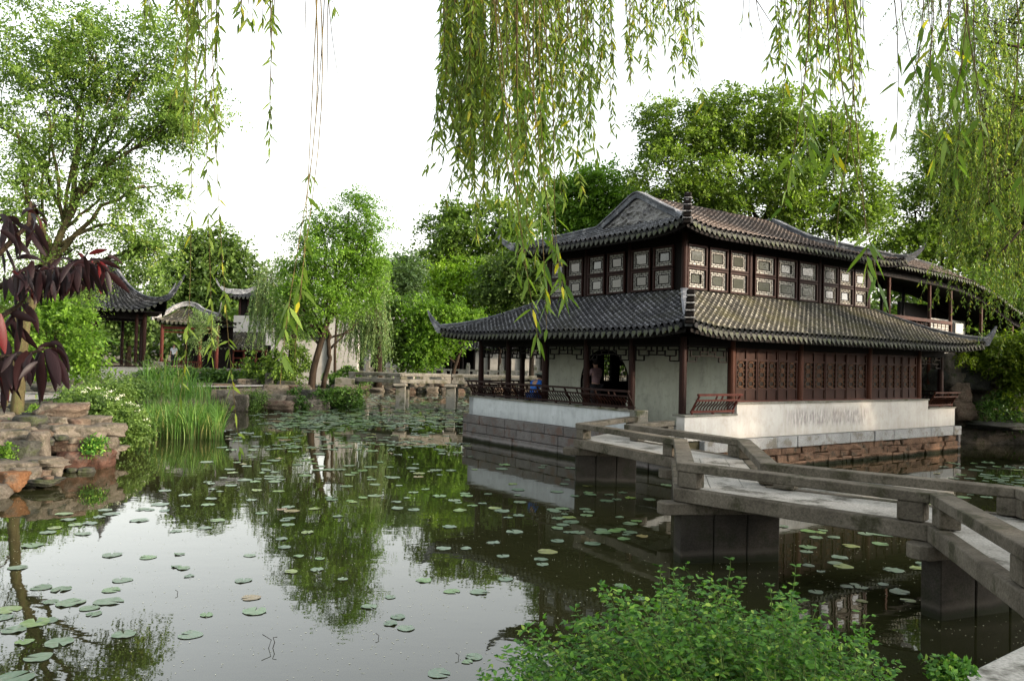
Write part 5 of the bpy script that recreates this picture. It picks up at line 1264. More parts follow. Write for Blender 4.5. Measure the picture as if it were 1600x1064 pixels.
RR = [(1483, 572, 26, 30, 28.5, 'tall narrow rock close behind the corner column'), (1512, 560, 22, 24, 29, 'topmost rounded rock of the grotto'), (1510, 575, 26, 16, 28.6, 'small rock under the topmost one'), (1470, 600, 30, 34, 28.6, 'rock just right of the corner column'),
 (1496, 598, 34, 24, 28.4, 'rock in the middle left of the grotto'), (1520, 592, 34, 26, 28.4, 'rock in the middle of the grotto'), (1550, 590, 46, 16, 28.6, 'wide flat ledge under the ivy'), (1545, 606, 34, 22, 28.9, 'dark rock under the wide flat ledge'),
 (1503, 618, 20, 30, 27.6, 'warm-lit brown rock behind the bench rail'), (1500, 640, 30, 24, 27.7, 'rock below the warm-lit brown one'), (1512, 656, 22, 30, 27.9, 'upright grey rock above the water'), (1540, 630, 30, 22, 28.6, 'rock behind the small ferns'),
 (1572, 625, 34, 24, 28.7, 'rock on the right side of the grotto'), (1560, 664, 70, 9, 27.4, 'long thin shelf rock over the water'), (1530, 650, 26, 22, 28.4, 'mossy rock above the thin shelf'), (1565, 645, 40, 22, 28.8, 'dark rock above the thin shelf'),
 (1530, 680, 60, 22, 28, 'dark rock under the thin shelf'), (1575, 682, 46, 22, 28, 'dark rock at the waterline below the shelf'), (1505, 685, 30, 20, 27.8, 'low rock at the waterline beside the plinth'), (1600, 665, 40, 40, 28.4, 'rock cut by the right edge of the view'),
 (1596, 605, 40, 40, 29.6, 'shaded rock at the right edge under the ivy'), (1556, 570, 40, 28, 30, 'rock hidden under the ivy'), (1470, 640, 30, 50, 29.5, 'dark rock behind the plinth corner'), (1450, 590, 30, 60, 31.5, 'dark rock seen through the far porch')]
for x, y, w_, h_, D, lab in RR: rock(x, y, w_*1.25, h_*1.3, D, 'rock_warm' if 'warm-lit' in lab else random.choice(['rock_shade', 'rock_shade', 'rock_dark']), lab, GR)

# ------------------------------------------------------------------ bushes, ivy, hedge, reeds, shrub
def bush(name, label, cat, base, blobs, leafmat, L, W, nt, nl, tl, cr, seed, droop=.3, stems=5, group=None, extra=None):
    rng = np.random.default_rng(seed); base = np.array(base, float); t = thing(name, label, cat, tuple(base), group=group)
    Cn, own = blob_clusters(blobs, rng=rng, thr=-.5)
    mb = MB()
    for q in Cn[rng.choice(len(Cn), min(len(Cn), stems*len(blobs)), replace=False)]: limb(mb, base+(q-base)*[.75, .75, 0]+[0, 0, -.1], q-(q-base)*[0, 0, .35], .009, .003, .1, 5, 4, rng)
    mb.build('stem', M['bark'], t, base)
    cen = np.array([np.array(b[0], float) for b in blobs])[own]
    P, D, S, l, w_ = sprays(Cn, cr, unit(Cn-cen), nt, tl, nl, L, W, droop, rng)
    fast_mesh('foliage', leaf_quads(P, D, S, l, w_), 4, M[leafmat], t, base, rnd=np.repeat(rng.random(len(Cn))*.4, nt*nl)+rng.random(len(P))*.6)
    return t, Cn
b = atz(165, 690, .5)
t, Cn = bush('flowering_bush', 'low dense bush dotted with white flower heads between the left rocks and the reeds', 'bush', (b[0]-.3, b[1]+.4, .3),
     [PB(150, 640, 20.2, 40, 26, 80), PB(190, 668, 19.6, 34, 20, 60), PB(185, 660, 20.0, 36, 26, 70), PB(125, 628, 21, 30, 18, 36), PB(200, 676, 19.8, 22, 14, 26), PB(165, 615, 22, 40, 14, 36)], 'leaf_bush', .085, .026, 12, 10, .3, .24, 51)
rng = np.random.default_rng(4)
for (x, y) in ((130, 612), (150, 606), (164, 616), (167, 620), (180, 622), (185, 624), (214, 634), (218, 642), (228, 656), (224, 667), (172, 612), (140, 608), (202, 630), (190, 618)):
    c = at(x, y, 20.0-.0); n = 26; q = rng.normal(0, 1, (n, 3))*np.array([.055, .05, .02]); D = unit(rng.normal(0, 1, (n, 3))+np.array([0, -.3, .6])); S = unit(np.cross(D, rng.normal(0, 1, (n, 3))))
    fast_mesh('flower_head', leaf_quads(c+q, D, S, .028, .014), 4, M['petal'], t, np.array(t.location), rnd=rng.random(n))
b = at(80, 600, 25)
bush('bush', 'mid green bush at the edge of the path beneath the locust sapling', 'bush', (at(230, 610, 27)[0], 27, .8), [PB(215, 608, 27, 34, 14, 30), PB(180, 600, 28, 40, 14, 36)], 'leaf_bush', .11, .03, 7, 8, .35, .3, 53)
def patch(name, label, cat, blobs, mat, L, W, seed, kind=None, nt=6, nl=7, tl=.3, cr=.22, droop=.5, group=None):
    rng = np.random.default_rng(seed); Cn, own = blob_clusters(blobs, rng=rng, thr=-.6); cen = np.array([np.array(b[0], float) for b in blobs])[own]
    P, D, S, l, w_ = sprays(Cn, cr, unit(Cn-cen+np.array([0, -.3, 0])), nt, tl, nl, L, W, droop, rng)
    org = Cn.mean(0); org[2] = Cn[:, 2].min()
    return setp(fast_mesh(name, leaf_quads(P, D, S, l, w_), 4, M[mat], None, org, rnd=rng.random(len(P))), label, cat, group, kind)
patch('hedge', 'clipped ivy-green hedge below the red railing of the small pavilions', 'hedge', [PB(x, 588, 44, 22, 11, 30) for x in range(238, 410, 20)], 'leaf_ivy', .16, .05, 60, nl=8)
patch('shrubbery', 'rounded dark shrubs left of the two dark trunks', 'shrub', [PB(415, 575, 42, 34, 26, 70), PB(440, 590, 41, 30, 20, 50), PB(395, 585, 42.5, 20, 16, 30), PB(455, 565, 42, 26, 36, 60)], 'leaf_mid', .16, .05, 61)
patch('shrubbery', 'dark shrubs growing right of the two dark trunks', 'shrub', [PB(540, 590, 41, 24, 18, 44), PB(520, 595, 40.5, 16, 12, 20), PB(565, 590, 43, 14, 10, 14)], 'leaf_ivy', .15, .05, 62)
patch('low_shrub', 'low feathery shrub at the waterline of the rocky point', 'shrub', [PB(400, 625, 34.8, 18, 16, 44), PB(395, 636, 34.5, 14, 8, 18)], 'leaf_bush', .1, .02, 63)
patch('ivy', 'ivy hanging over the right end of the rocky point', 'ivy', [PB(540, 622, 37.4, 24, 17, 60), PB(556, 620, 38.6, 12, 16, 26), PB(520, 612, 36.8, 14, 9, 16)], 'leaf_ivy', .12, .045, 64)
patch('ivy', 'small ivy patch beside the brown block on the rocky point', 'ivy', [PB(466, 614, 36.6, 10, 8, 10), PB(470, 632, 35.8, 8, 10, 10), PB(506, 617, 36.4, 12, 8, 10)], 'leaf_ivy', .12, .045, 65)
patch('weeds', 'small weeds on the face of the left rock stack', 'weeds', [PB(150, 688, 16.5, 16, 9, 16), PB(148, 700, 16.3, 10, 5, 8)], 'leaf_shrub', .06, .02, 66, tl=.15, cr=.1)
patch('weeds', 'small weeds beside the round dark boulder', 'weeds', [PB(10, 702, 14.9, 9, 16, 14)], 'leaf_fresh', .055, .02, 67, tl=.14, cr=.09)
patch('weeds', 'tuft of weeds at the foot of the olive trunk', 'weeds', [PB(52, 640, 19.5, 8, 8, 8)], 'leaf_fresh', .06, .02, 68, tl=.14, cr=.1)
patch('climber', 'sunlit climbing plant covering the top of the grotto at the right edge', 'climber', [PB(1580, 545, 27.6, 44, 22, 110), PB(1545, 560, 27.8, 26, 16, 44), PB(1600, 580, 27.4, 34, 28, 90), PB(1640, 560, 27.4, 44, 40, 100), PB(1590, 610, 27.4, 30, 22, 40), PB(1523, 548, 28, 14, 10, 14)], 'leaf_ivy_sun', .13, .04, 69, droop=.2, tl=.4)
patch('ferns', 'dark ferns in the middle of the grotto rocks', 'fern', [PB(1550, 640, 27.3, 22, 14, 30), PB(1562, 622, 27.5, 12, 10, 14), PB(1590, 655, 27.2, 14, 10, 12)], 'leaf_ivy', .1, .03, 70)
patch('hanging_vine', 'short yellow-green vine hanging below the right end of the lower eave', 'vine', [(bw(25.3, 11.5, 2.95), (.12, .12, .22), 9), (bw(26.0, 11.5, 2.9), (.12, .12, .2), 9)], 'leaf_ivy_sun', .07, .02, 71, tl=.12, cr=.07)
patch('small_tree_crown', 'grey-green olive-like shrub leaning against the low gallery', 'shrub', [PB(320, 520, 50, 22, 32, 50), PB(312, 500, 50, 16, 18, 20)], 'leaf_pale', .15, .03, 72)
# tall grass clump and reeds
def blades(P, hgt, wd, lean, rng, segs=5, curl=.5):
    n = len(P); a = rng.uniform(0, 2*math.pi, n); o = np.stack([np.cos(a), np.sin(a), np.zeros(n)], -1); s_ = np.stack([-np.sin(a), np.cos(a), np.zeros(n)], -1)
    t = np.linspace(0, 1, segs+1)[None, :, None]; h_ = hgt[:, None, None]; l = (lean*rng.uniform(.2, 1.3, n))[:, None, None]
    c = P[:, None]+o[:, None]*l*h_*(t**2)+np.array([0, 0, 1.])*h_*(t-curl*l*t**3)
    w_ = wd*(1-t**2*.95)*(.5+t*1.0).clip(0, 1); A = c-s_[:, None]*w_; B = c+s_[:, None]*w_
    Q = np.stack([A[:, :-1], B[:, :-1], B[:, 1:], A[:, 1:]], 2)
    return Q.reshape(-1, 3), n*segs
def reed_bed(name, label, P, h0, h1, wd, lean, mat, seed, cat='reeds', kind='stuff', stalk=None):
    rng = np.random.default_rng(seed); n = len(P); V, m_ = blades(P, rng.uniform(h0, h1, n), wd, lean, rng)
    return setp(fast_mesh(name, V, 4, M[mat], rnd=np.repeat(rng.random(n), m_//n)), label, cat, kind=kind)
rng = np.random.default_rng(8)
n = 1900; x = rng.uniform(226, 350, n); D = rng.uniform(22.5, 27.5, n); P = np.array([at(a, 640, d) for a, d in zip(x, D)]); P[:, 2] = -.05
reed_bed('reeds', 'bright green reed bed standing in the water right of the flowered bush', P, .55, 1.35, .019, .55, 'reed', 81)
reed_bed('reed_stalks', 'straw-coloured lower stalks of the reed bed', P[::2], .35, .65, .008, .1, 'reed_stalk', 82)
n = 120; x = rng.uniform(222, 300, n); D = rng.uniform(28, 31, n); P = np.array([at(a, 600, d) for a, d in zip(x, D)]); P[:, 2] = .75
reed_bed('tall_grass', 'tall arching grass in front of the white low wall', P, 1.2, 2.3, .026, .75, 'reed', 83)
n = 500; x = rng.uniform(215, 330, n); D = rng.uniform(27.5, 33, n); P = np.array([at(a, 600, d) for a, d in zip(x, D)]); P[:, 2] = .75
reed_bed('bank_grass', 'shorter grass on the bank behind the reeds', P, .4, 1.0, .015, .5, 'reed', 84, 'grass')
# grass and weeds scattered over the banks
n = 9000; x = rng.uniform(-34, 30, n); y = rng.uniform(14, 58, n); d = pond_dist(x, y); k_ = (d > .15) & (d < 1.8+2.5*rng.random(n)) & ~((x > 2) & (x < 22) & (y > 8) & (y < 30)) 
P = np.stack([x, y, ground_z(x, y)-.02], -1)[k_]
reed_bed('bank_turf', 'ragged turf and weeds along the pond banks', P, .06, .32, .02, .6, 'reed', 85, 'grass')

# foreground shrub
rng = np.random.default_rng(15); SB = np.array([1.25, 3.25, .8]); t = thing('foreground_shrub', 'leafy bright green shrub filling the bottom of the view in front of the bridge', 'shrub', tuple(SB))
mb = MB(); B_, D_ = [], []
def top_at(x):   # silhouette of the shrub in photo pixels
    return np.interp(x, [745, 800, 860, 930, 1000, 1060, 1140, 1180, 1250, 1300, 1350, 1400], [1052, 1030, 985, 950, 925, 905, 915, 945, 950, 975, 1000, 1045])
for i in range(560):
    x = rng.uniform(742, 1405); D = rng.uniform(3.3, 4.6); y = top_at(x)+14*math.sin(x*.045)+11*math.sin(x*.11+1)+rng.uniform(0, 1)**1.3*185-(26 if rng.random() < .06 else 0)+ (0 if rng.random() < .85 else -14)
    e = at(x, y, D); s = SB+np.array([(e[0]-SB[0])*.45+rng.normal(0, .12), (e[1]-SB[1])*.5, 0]); s[2] = .75
    tt = np.linspace(0, 1, 8)[:, None]; Pm = s+(e-s)*tt; Pm[:, 2] = s[2]+(e[2]-s[2])*(tt[:, 0]**.8); Pm[1:-1] += rng.normal(0, .012, (6, 3))
    mb.tube(Pm, np.linspace(.004, .0012, 8), 3, False)
    for u in np.linspace(.28, 1, 13):
        c = np.array([np.interp(u, tt[:, 0], Pm[:, j]) for j in range(3)]); ax = unit(e-s+rng.normal(0, .2, 3)*.3)
        for _ in range(2):
            pd = unit(np.cross(ax, rng.normal(0, 1, 3))*1.0+ax*.35+np.array([0, 0, .15])); c2 = c+pd*.035
            for sp in (-.75, 0, .75):
                sd_ = unit(np.cross(pd, np.array([0, 0, 1.])+rng.normal(0, .3, 3)*.5)); dd = unit(pd*(1-abs(sp)*.45)+sd_*sp+rng.normal(0, .12, 3)); B_.append(c2); D_.append(dd)
for (x0, y0, x1, y1) in ((1130, 1000, 1142, 874), (1138, 960, 1160, 905), (1225, 1000, 1245, 885), (1210, 1000, 1205, 915), (1035, 960, 1030, 885), (1060, 960, 1052, 890)):
    s, e = at(x0, y0, 3.9), at(x1, y1, 3.9); tt = np.linspace(0, 1, 8)[:, None]; Pm = s+(e-s)*tt+rng.normal(0, .004, (8, 3)); mb.tube(Pm, np.linspace(.004, .0015, 8), 4, False)
    for u in np.linspace(0, 1, 9):
        c = s+(e-s)*u
        for a in range(7):
            dd = unit(np.array([math.cos(a*2.1+u*9), math.sin(a*2.1+u*9), .45])); B_.append(c); D_.append(dd)
mb.build('stems', M['stem_green'], t, SB)
B_, D_ = np.array(B_), np.array(D_); S = unit(np.cross(D_, rng.normal(0, .35, D_.shape)+np.array([0, 0, 1.]))); n = len(B_)
V, T = long_mesh(B_, D_, S, .036*rng.uniform(.5, 1.3, n), .0088*rng.uniform(.8, 1.2, n), .18)
fast_mesh('foliage', V-SB, 3, M['leaf_shrub'], t, faces=T, rnd=np.repeat(rng.random(n), 4))
for lab, bl_, sd_ in (('small green plant hanging over the quay slab edge at the bottom right', [(at(1478, 1052, 4.0), (.10, .1, .05), 14), (at(1500, 1042, 4.05), (.06, .06, .04), 8)], 91),):
    patch('small_plant', lab, 'plant', bl_, 'leaf_shrub', .035, .012, sd_, tl=.06, cr=.03)
# grass blade cluster at the right edge over the water
n = 26; P = np.array([at(1605+rng.uniform(-8, 25), 735, 11.5+rng.uniform(-.3, .3)) for _ in range(n)])

# dark red leaves at the left, close to the camera
PBs = np.array([-2.6, 1.6, .85]); pl = thing('purple_leaf_tree', 'small tree with dark red drooping leaves reaching in at the left edge', 'tree', tuple(PBs))
rng = np.random.default_rng(23); mb = MB(); mb.tube([PBs+np.array(p) for p in ((0, 0, -.2), (.05, .05, .8), (.2, .1, 1.6), (.45, .2, 2.3))], [.06, .05, .04, .025], 8)
B_, D_, L_a = [], [], []
def pbranch(pts, leaves, D=2.0):
    W_ = [PBs+np.array([.15, .1, 1.2])]+[at(x, y, D) for x, y in pts]; mb.tube(W_, np.linspace(.012, .0035, len(W_)), 5)
    for (x, y, ang, ln) in leaves:   # ang: direction on the picture, degrees, 0 = right, -90 = down
        a = math.radians(ang); d = unit(rt*math.cos(a)+up*math.sin(a)+fwd*rng.uniform(-.5, .3)); B_.append(at(x, y, D+rng.uniform(-.08, .08))); D_.append(d); L_a.append(ln*D/F)
pbranch([(-60, 470), (0, 395), (45, 350), (48, 315)], [(45, 330, 70, 30), (48, 335, -20, 62), (45, 335, -80, 64), (40, 330, 10, 50), (20, 350, -60, 60), (10, 345, -100, 55), (0, 335, -30, 60), (48, 345, -50, 70), (0, 390, -70, 56), (30, 345, 150, 40), (15, 372, -10, 62), (50, 335, 40, 36), (0, 360, -15, 55)])
lv = []
for x in np.linspace(20, 155, 24):
    y = 430-(x-20)*.14
    lv += [(x, y, -100+rng.uniform(-25, 25), rng.uniform(44, 66)), (x, y, -70+rng.uniform(-20, 30), rng.uniform(38, 58)), (x, y-2, 20+rng.uniform(-30, 40), rng.uniform(26, 46))]
pbranch([(-60, 480), (20, 438), (90, 424), (155, 408)], lv+[(150, 408, -20, 38), (145, 408, -70, 42), (140, 405, 25, 30), (152, 408, -50, 40)])
pbranch([(-60, 560), (-5, 500), (28, 478), (36, 470)], [(22, 478, -60, 60), (30, 478, -100, 62), (34, 475, -35, 64), (0, 490, -80, 60), (10, 485, -20, 52), (-5, 500, -110, 50), (30, 470, 100, 24), (5, 520, -70, 60), (-5, 520, -30, 62), (15, 500, -50, 66)])
pbranch([(-60, 600), (-10, 560), (40, 555), (70, 545)], [(70, 548, -60, 80), (66, 550, -110, 92), (75, 545, -25, 66), (72, 545, -48, 84), (40, 555, -100, 60), (30, 556, -80, 55), (50, 552, -130, 50), (10, 558, -85, 60), (0, 560, -70, 60), (80, 545, -10, 48), (60, 548, 80, 30), (20, 556, 60, 26), (-5, 560, -50, 70), (45, 552, -75, 60), (64, 560, -96, 92), (20, 560, -20, 50), (0, 590, -60, 50), (-8, 600, -85, 50)])
mb.build('branches', M['bark'], pl, PBs)
B_, D_, L_a = np.array(B_), np.array(D_), np.array(L_a); kx = rng.random(len(B_)) < .75
B2 = B_[kx]+rng.normal(0, .018, (kx.sum(), 3)); D2 = unit(D_[kx]+rng.normal(0, .45, (kx.sum(), 3)))
B_, D_, L_a = np.concatenate([B_, B2]), np.concatenate([D_, D2]), np.concatenate([L_a, L_a[kx]*.8]); n = len(B_)
# folded, arching leaves: two halves meeting at the midrib
def plum_leaves():
    V, Fc, rn = [], [], []; m_ = 9
    for i in range(n):
        d = D_[i]; s = unit(np.cross(d, fwd+rng.normal(0, .35, 3))); u_ = np.cross(s, d); L = L_a[i]*rng.uniform(.75, 1.05); W = L*.14; o = len(V); r_ = rng.random(); p = B_[i].copy(); dd = d.copy(); cv = rng.normal(0, .07, 3)
        for k in range(m_):
            t_ = k/(m_-1); w_ = W*math.sin(math.pi*min(1, t_*.92+.06))**.8*(1-.25*t_); fold = .35*w_
            V += [p-s*w_+u_*fold+u_*.04*w_*math.sin(k*2.2), p, p+s*w_+u_*fold]
            dd = unit(dd+np.array([0, 0, -.2])+cv); p = p+dd*L/(m_-1)
        for k in range(m_-1):
            a = o+k*3; Fc += [(a, a+1, a+4, a+3), (a+1, a+2, a+5, a+4)]; rn += [r_, r_]
    return np.array(V), np.array(Fc), rn
V, Fc, rn = plum_leaves(); fast_mesh('leaves', V-PBs, 4, M['plum'], pl, faces=Fc, rnd=rn, smooth=True)

# ------------------------------------------------------------------ water lilies
rng = np.random.default_rng(33)
def pad_mesh(r, seed, n=18):
    g = np.random.default_rng(seed); a0 = g.uniform(0, 6.28); a = np.linspace(.16, 2*math.pi-.16, n)+a0; rr = r*(1+.05*np.sin(a*3+g.uniform(0, 6))+.03*g.normal(0, 1, n))
    z = .004+.012*r/.2*np.maximum(0, g.normal(0, 1, n)); return np.concatenate([[[0.04*r, 0, .004]], np.stack([rr*np.cos(a), rr*np.sin(a), z], -1)])
protos = []
for i in range(8):
    V = pad_mesh(.19, i); T = np.array([(0, k, k+1) for k in range(1, len(V)-1)])
    protos.append((V, T))
pm = []
def pad_at(p, s, first=[0]):
    i = rng.integers(8); V, T = protos[i]
    while len(pm) <= i: pm.append(None)
    if pm[i] is None: o = fast_mesh('lily_pad', V, 3, M['pad'], faces=T, rnd=np.full(len(T), .0)); pm[i] = o
    else: o = pm[i].copy(); C.objects.link(o)
    o.location = (p[0], p[1], .003+rng.uniform(0, .002)); o.rotation_euler = (0, 0, rng.uniform(0, 6.28)); o.scale = (s, s*rng.uniform(.85, 1), .5)
    return setp(o, 'floating round lily pad, one of many scattered over the pond', 'lily pad', 'lily pads floating on the pond')
spots = []
expl = [(100, 803, 26), (107, 812, 22), (88, 805, 20), (165, 797, 22), (175, 803, 26), (155, 808, 20), (190, 800, 24), (225, 795, 18), (257, 798, 18), (218, 813, 30), (118, 820, 22), (140, 818, 24), (85, 825, 22), (75, 832, 24), (28, 887, 28), (12, 953, 40), (30, 945, 30),
 (22, 984, 36), (38, 1003, 26), (110, 942, 44), (170, 940, 44), (60, 1027, 40), (92, 1004, 44), (20, 1060, 60), (55, 973, 44), (160, 941, 40), (130, 943, 30), (297, 992, 40), (392, 934, 32), (380, 907, 30), (398, 955, 42), (390, 868, 22), (320, 825, 24), (340, 813, 28), (275, 830, 20), (262, 832, 20),
 (455, 893, 26), (495, 890, 24), (467, 869, 18), (500, 873, 18), (445, 855, 22), (480, 832, 24), (440, 842, 22), (450, 820, 24), (452, 810, 22), (445, 813, 18), (622, 964, 28), (610, 974, 28), (634, 982, 32), (577, 948, 28), (536, 905, 18), (610, 933, 20), (662, 907, 28), (706, 924, 30), (748, 925, 32), (741, 1026, 34), (685, 1052, 44), (730, 1034, 20), (790, 905, 28),
 (855, 862, 36), (845, 874, 26), (858, 876, 28), (848, 882, 24), (702, 823, 26), (771, 848, 24), (804, 831, 32), (786, 869, 24), (693, 857, 26), (728, 857, 22), (868, 799, 22), (872, 810, 24), (880, 820, 24), (872, 826, 20), (890, 832, 22), (920, 800, 22), (940, 828, 24), (960, 830, 26), (985, 832, 26), (1003, 838, 22), (975, 842, 24), (968, 808, 18),
 (923, 773, 22), (985, 778, 22), (898, 775, 16), (1263, 830, 26), (1275, 840, 22), (1262, 855, 28), (1260, 862, 22), (1312, 871, 26), (1306, 880, 26), (1353, 834, 26), (1383, 836, 24), (1375, 850, 26), (1435, 888, 26), (1380, 913, 18), (1405, 925, 34), (1432, 927, 36), (1275, 925, 24), (1000, 935, 24), (970, 915, 24)]
for x, y, w_ in expl: spots.append((atz(x, y, 0), w_*.88*np.linalg.norm(atz(x, y, 0))/F/.38))
regions = [((420, 720), (641, 668), 150), ((560, 720), (622, 640), 60), ((360, 700), (668, 700), 70), ((340, 720), (695, 750), 40), ((560, 1000), (705, 800), 26), ((700, 900), (700, 790), 8), ((300, 620), (700, 800), 20), ((0, 300), (770, 1000), 12), ((1500, 1600), (725, 757), 28), ((1400, 1600), (765, 790), 6), ((1250, 1450), (830, 950), 10), ((860, 1040), (760, 850), 18)]
more = []
for (xa, xb), (ya, yb), n in regions:
    for _ in range(n):
        c = atz(rng.uniform(xa, xb), rng.uniform(ya, yb), 0)
        for _ in range(rng.integers(1, 4)):
            p = c+np.append(rng.normal(0, .28+.008*c[1], 2), 0); more.append((p, rng.uniform(.45, 1.05)*np.interp(p[1], [6, 14, 24], [.6, .72, .95])))
def clear(p):
    a, b = p@RD, p@LD
    return not (a > 12.9 and b > 11.4 and a < 26.5 and b < 21.2) and pond_dist(p[0:1], p[1:2])[0] < -.35
spots += [q for q in more if clear(q[0])]
kept = []
for p, s in spots:
    if all((p[0]-q[0])**2+(p[1]-q[1])**2 > (.19*.8*(s+r_))**2 for q, r_ in kept[-400:]): kept.append((p, s))
kept.sort(key=lambda q: q[0][1]-1.0*q[1])
for p, s in kept[:300]: pad_at(p, s)
V = []; T = []; rn = []; o_ = 0
rest = kept[300:]
for _ in range(900):
    c = atz(rng.uniform(430, 900), rng.uniform(616, 668), 0)
    if clear(c): rest.append((c+np.append(rng.normal(0, .3, 2), 0), rng.uniform(.7, 1.1)))
for p, s in rest:
    v, tt = protos[rng.integers(8)]; a = rng.uniform(0, 6.28); R_ = np.array([[math.cos(a), math.sin(a), 0], [-math.sin(a), math.cos(a), 0], [0, 0, 1]])
    V.append((v*[s, s, 1])@R_+p+[0, 0, rng.uniform(0, .003)]); T.append(tt+o_); o_ += len(v); rn += [rng.random()]*len(tt)
setp(fast_mesh('distant_lily_pads', np.concatenate(V), 3, M['pad'], faces=np.concatenate(T), rnd=rn), 'crowded distant lily pads near the far bridge', 'lily pads', kind='stuff')
# petals and dust floating on the water
n = 3200; x = rng.uniform(-50, 1650, n); y = 1070-(rng.random(n)**.8)*395; P = np.array([atz(a, b, .004) for a, b in zip(x, y)])
P = P[[bool(clear(p)) for p in P]]; n = len(P); a = rng.uniform(0, 6.28, n); D = np.stack([np.cos(a), np.sin(a), np.zeros(n)], -1); S = np.stack([-np.sin(a), np.cos(a), np.zeros(n)], -1); P[:, 2] = .003
setp(fast_mesh('floating_petals', leaf_quads(P, D, S, rng.uniform(.006, .024, n), rng.uniform(.003, .008, n)), 4, M['speck'], rnd=rng.random(n)), 'pale petals and dust floating on the dark water', 'petals', kind='stuff')
# dead lotus stems
for (x, y, lab) in ((418, 1012, 'pair of broken dark lotus stems poking out of the pale water'), (590, 997, 'small bent dark stem in the water'), (715, 1028, 'short dark stem beside the lily pads near the shrub'), (276, 928, 'tiny dark stem in the sky reflection on the left')):
    p = atz(x, y, 0); k_ = 1 if 'pair' in lab else .38; mb = MB(); mb.tube([p+[0, 0, -.03], p+[.03*k_, 0, .07*k_], p+[-.05*k_, .01, .11*k_]], .0035, 4)
    if 'pair' in lab: mb.tube([p+[.03, 0, -.05], p+[.06, 0, .05], p+[.045, 0, .09], p+[.08, 0, .095]], .0035, 4)
    setp(mb.build('dead_stem', M['bark'], None, p), lab, 'stem')

# ------------------------------------------------------------------ far buildings
def simple_slope(parent, name, e0, e1, t0, t1, mat='tile', p=.24, sag=.12, drop=True, corner=0., dripmat='drip'):
    """tiled slope between an eave line e0-e1 and a ridge line t0-t1, with tile tubes and hanging drips; corners may rise"""
    e0, e1, t0, t1 = map(lambda q: np.array(q, float), (e0, e1, t0, t1)); L = np.linalg.norm(e1-e0); n = max(2, int(L/p)); m_ = 14
    nrm = np.cross(e1-e0, t0-e0); nrm /= np.linalg.norm(nrm); nrm = nrm if nrm[2] > 0 else -nrm
    us = np.array([0, .16, .28, .5, .72, .84]); hh = np.array([0, .012, .055, .08, .055, .012])
    U_ = np.concatenate([(i+us)/n for i in range(n)]+[[1]]); Hh = np.concatenate([hh]*n+[[0]])
    rows = []
    def Pt(u, v): 
        q = (e0+(e1-e0)*u)*(1-v)+(t0+(t1-t0)*u)*v; c_ = max(0, 1-u/.3, 1-(1-u)/.3)
        return q+np.array([0, 0, -sag*math.sin(math.pi*v)+corner*c_**2*(1-v)**2])
    for j in range(m_+1):
        for k in ((0, 1) if j < m_ else (0,)):
            rows.append([Pt(u, (j+k)/m_)+nrm*(h_+(.02 if k == 0 else 0)) for u, h_ in zip(U_, Hh)])
    nn = len(U_); V = np.array(rows).reshape(-1, 3); fs = [(j*nn+i, j*nn+i+1, (j+1)*nn+i+1, (j+1)*nn+i) for j in range(len(rows)-1) for i in range(nn-1)]
    org = np.array(parent.location); fast_mesh(name, V, 4, M[mat], parent, org, faces=fs, rnd=RNG.random(len(fs)))
    if drop:
        mb = MB(); d = (e1-e0)/L
        o_ = unit(np.array([*(e0-t0)[:2], 0])+1e-9)*.02
        for i in range(n+1):
            c = Pt(i/n, 0)+o_; w_ = L/n*.34
            pr = [(-w_, .03), (-w_*.7, -.06), (0, -.12), (w_*.7, -.06), (w_, .03)]; v = [c+d*x+[0, 0, y] for x, y in pr]; v += [q-o_ for q in v]
            mb.add(v, [(0, 1, 2, 3, 4), (9, 8, 7, 6, 5)]+[(q, q+1, q+6, q+5) for q in range(4)])
        mb.build('drip_tile_row', M[dripmat], parent, org)
def far_ridge(parent, pts, w, h, mat='ridge'):
    org = np.array(parent.location)
    return crest(parent, 'roof_ridge', [np.array(p)-org for p in pts], w, h, mat)
def posts(parent, pts, z0, z1, r, mat):
    for (x, y) in pts:
        mb = MB(); mb.tube([(x, y, z0), (x, y, z1)], r, 10); mb.build('column', M[mat], parent, np.array(parent.location))

# square pavilion on the left bank
D = 45; c0 = at(165, 590, D); c0[2] = .95; sq = thing('square_pavilion', 'open square pavilion with sweeping dark hipped roof and white low walls on the left bank', 'pavilion', tuple(c0), 0)
th = math.radians(27); ex, ey = np.array([math.cos(th), math.sin(th)]), np.array([-math.sin(th), math.cos(th)])
def SQ(u, v, z): q = c0[:2]+ex*u+ey*v; return np.array([q[0], q[1], z])
hc, he, ze, zt = 1.85, 2.9, 4.72, 7.3
apex = SQ(0, 0, zt)
for i, (a, b_) in enumerate((((-1, -1), (1, -1)), ((1, -1), (1, 1)), ((1, 1), (-1, 1)), ((-1, 1), (-1, -1)))):
    simple_slope(sq, 'tiled_slope', SQ(a[0]*he, a[1]*he, ze), SQ(b_[0]*he, b_[1]*he, ze), SQ(a[0]*.12, a[1]*.12, zt), SQ(b_[0]*.12, b_[1]*.12, zt), 'tile', p=.3, sag=.5, corner=.75)
for (a, b_) in ((-1, -1), (1, -1), (1, 1), (-1, 1)):
    P = [SQ(a*.15, b_*.15, zt)]+[SQ(a*he*t_, b_*he*t_, zt-(zt-ze)*t_-.5*math.sin(math.pi*t_)+.75*max(0, (t_-.0))**3*.75+.05) for t_ in (.3, .55, .8, 1.0)]+[SQ(a*(he+.35), b_*(he+.35), ze+1.0), SQ(a*(he+.72), b_*(he+.72), ze+1.75), SQ(a*(he+.86), b_*(he+.86), ze+2.15)]
    far_ridge(sq, P, [.2, .2, .2, .2, .2, .15, .09, .04], [.2, .2, .22, .26, .34, .2, .1, .04])
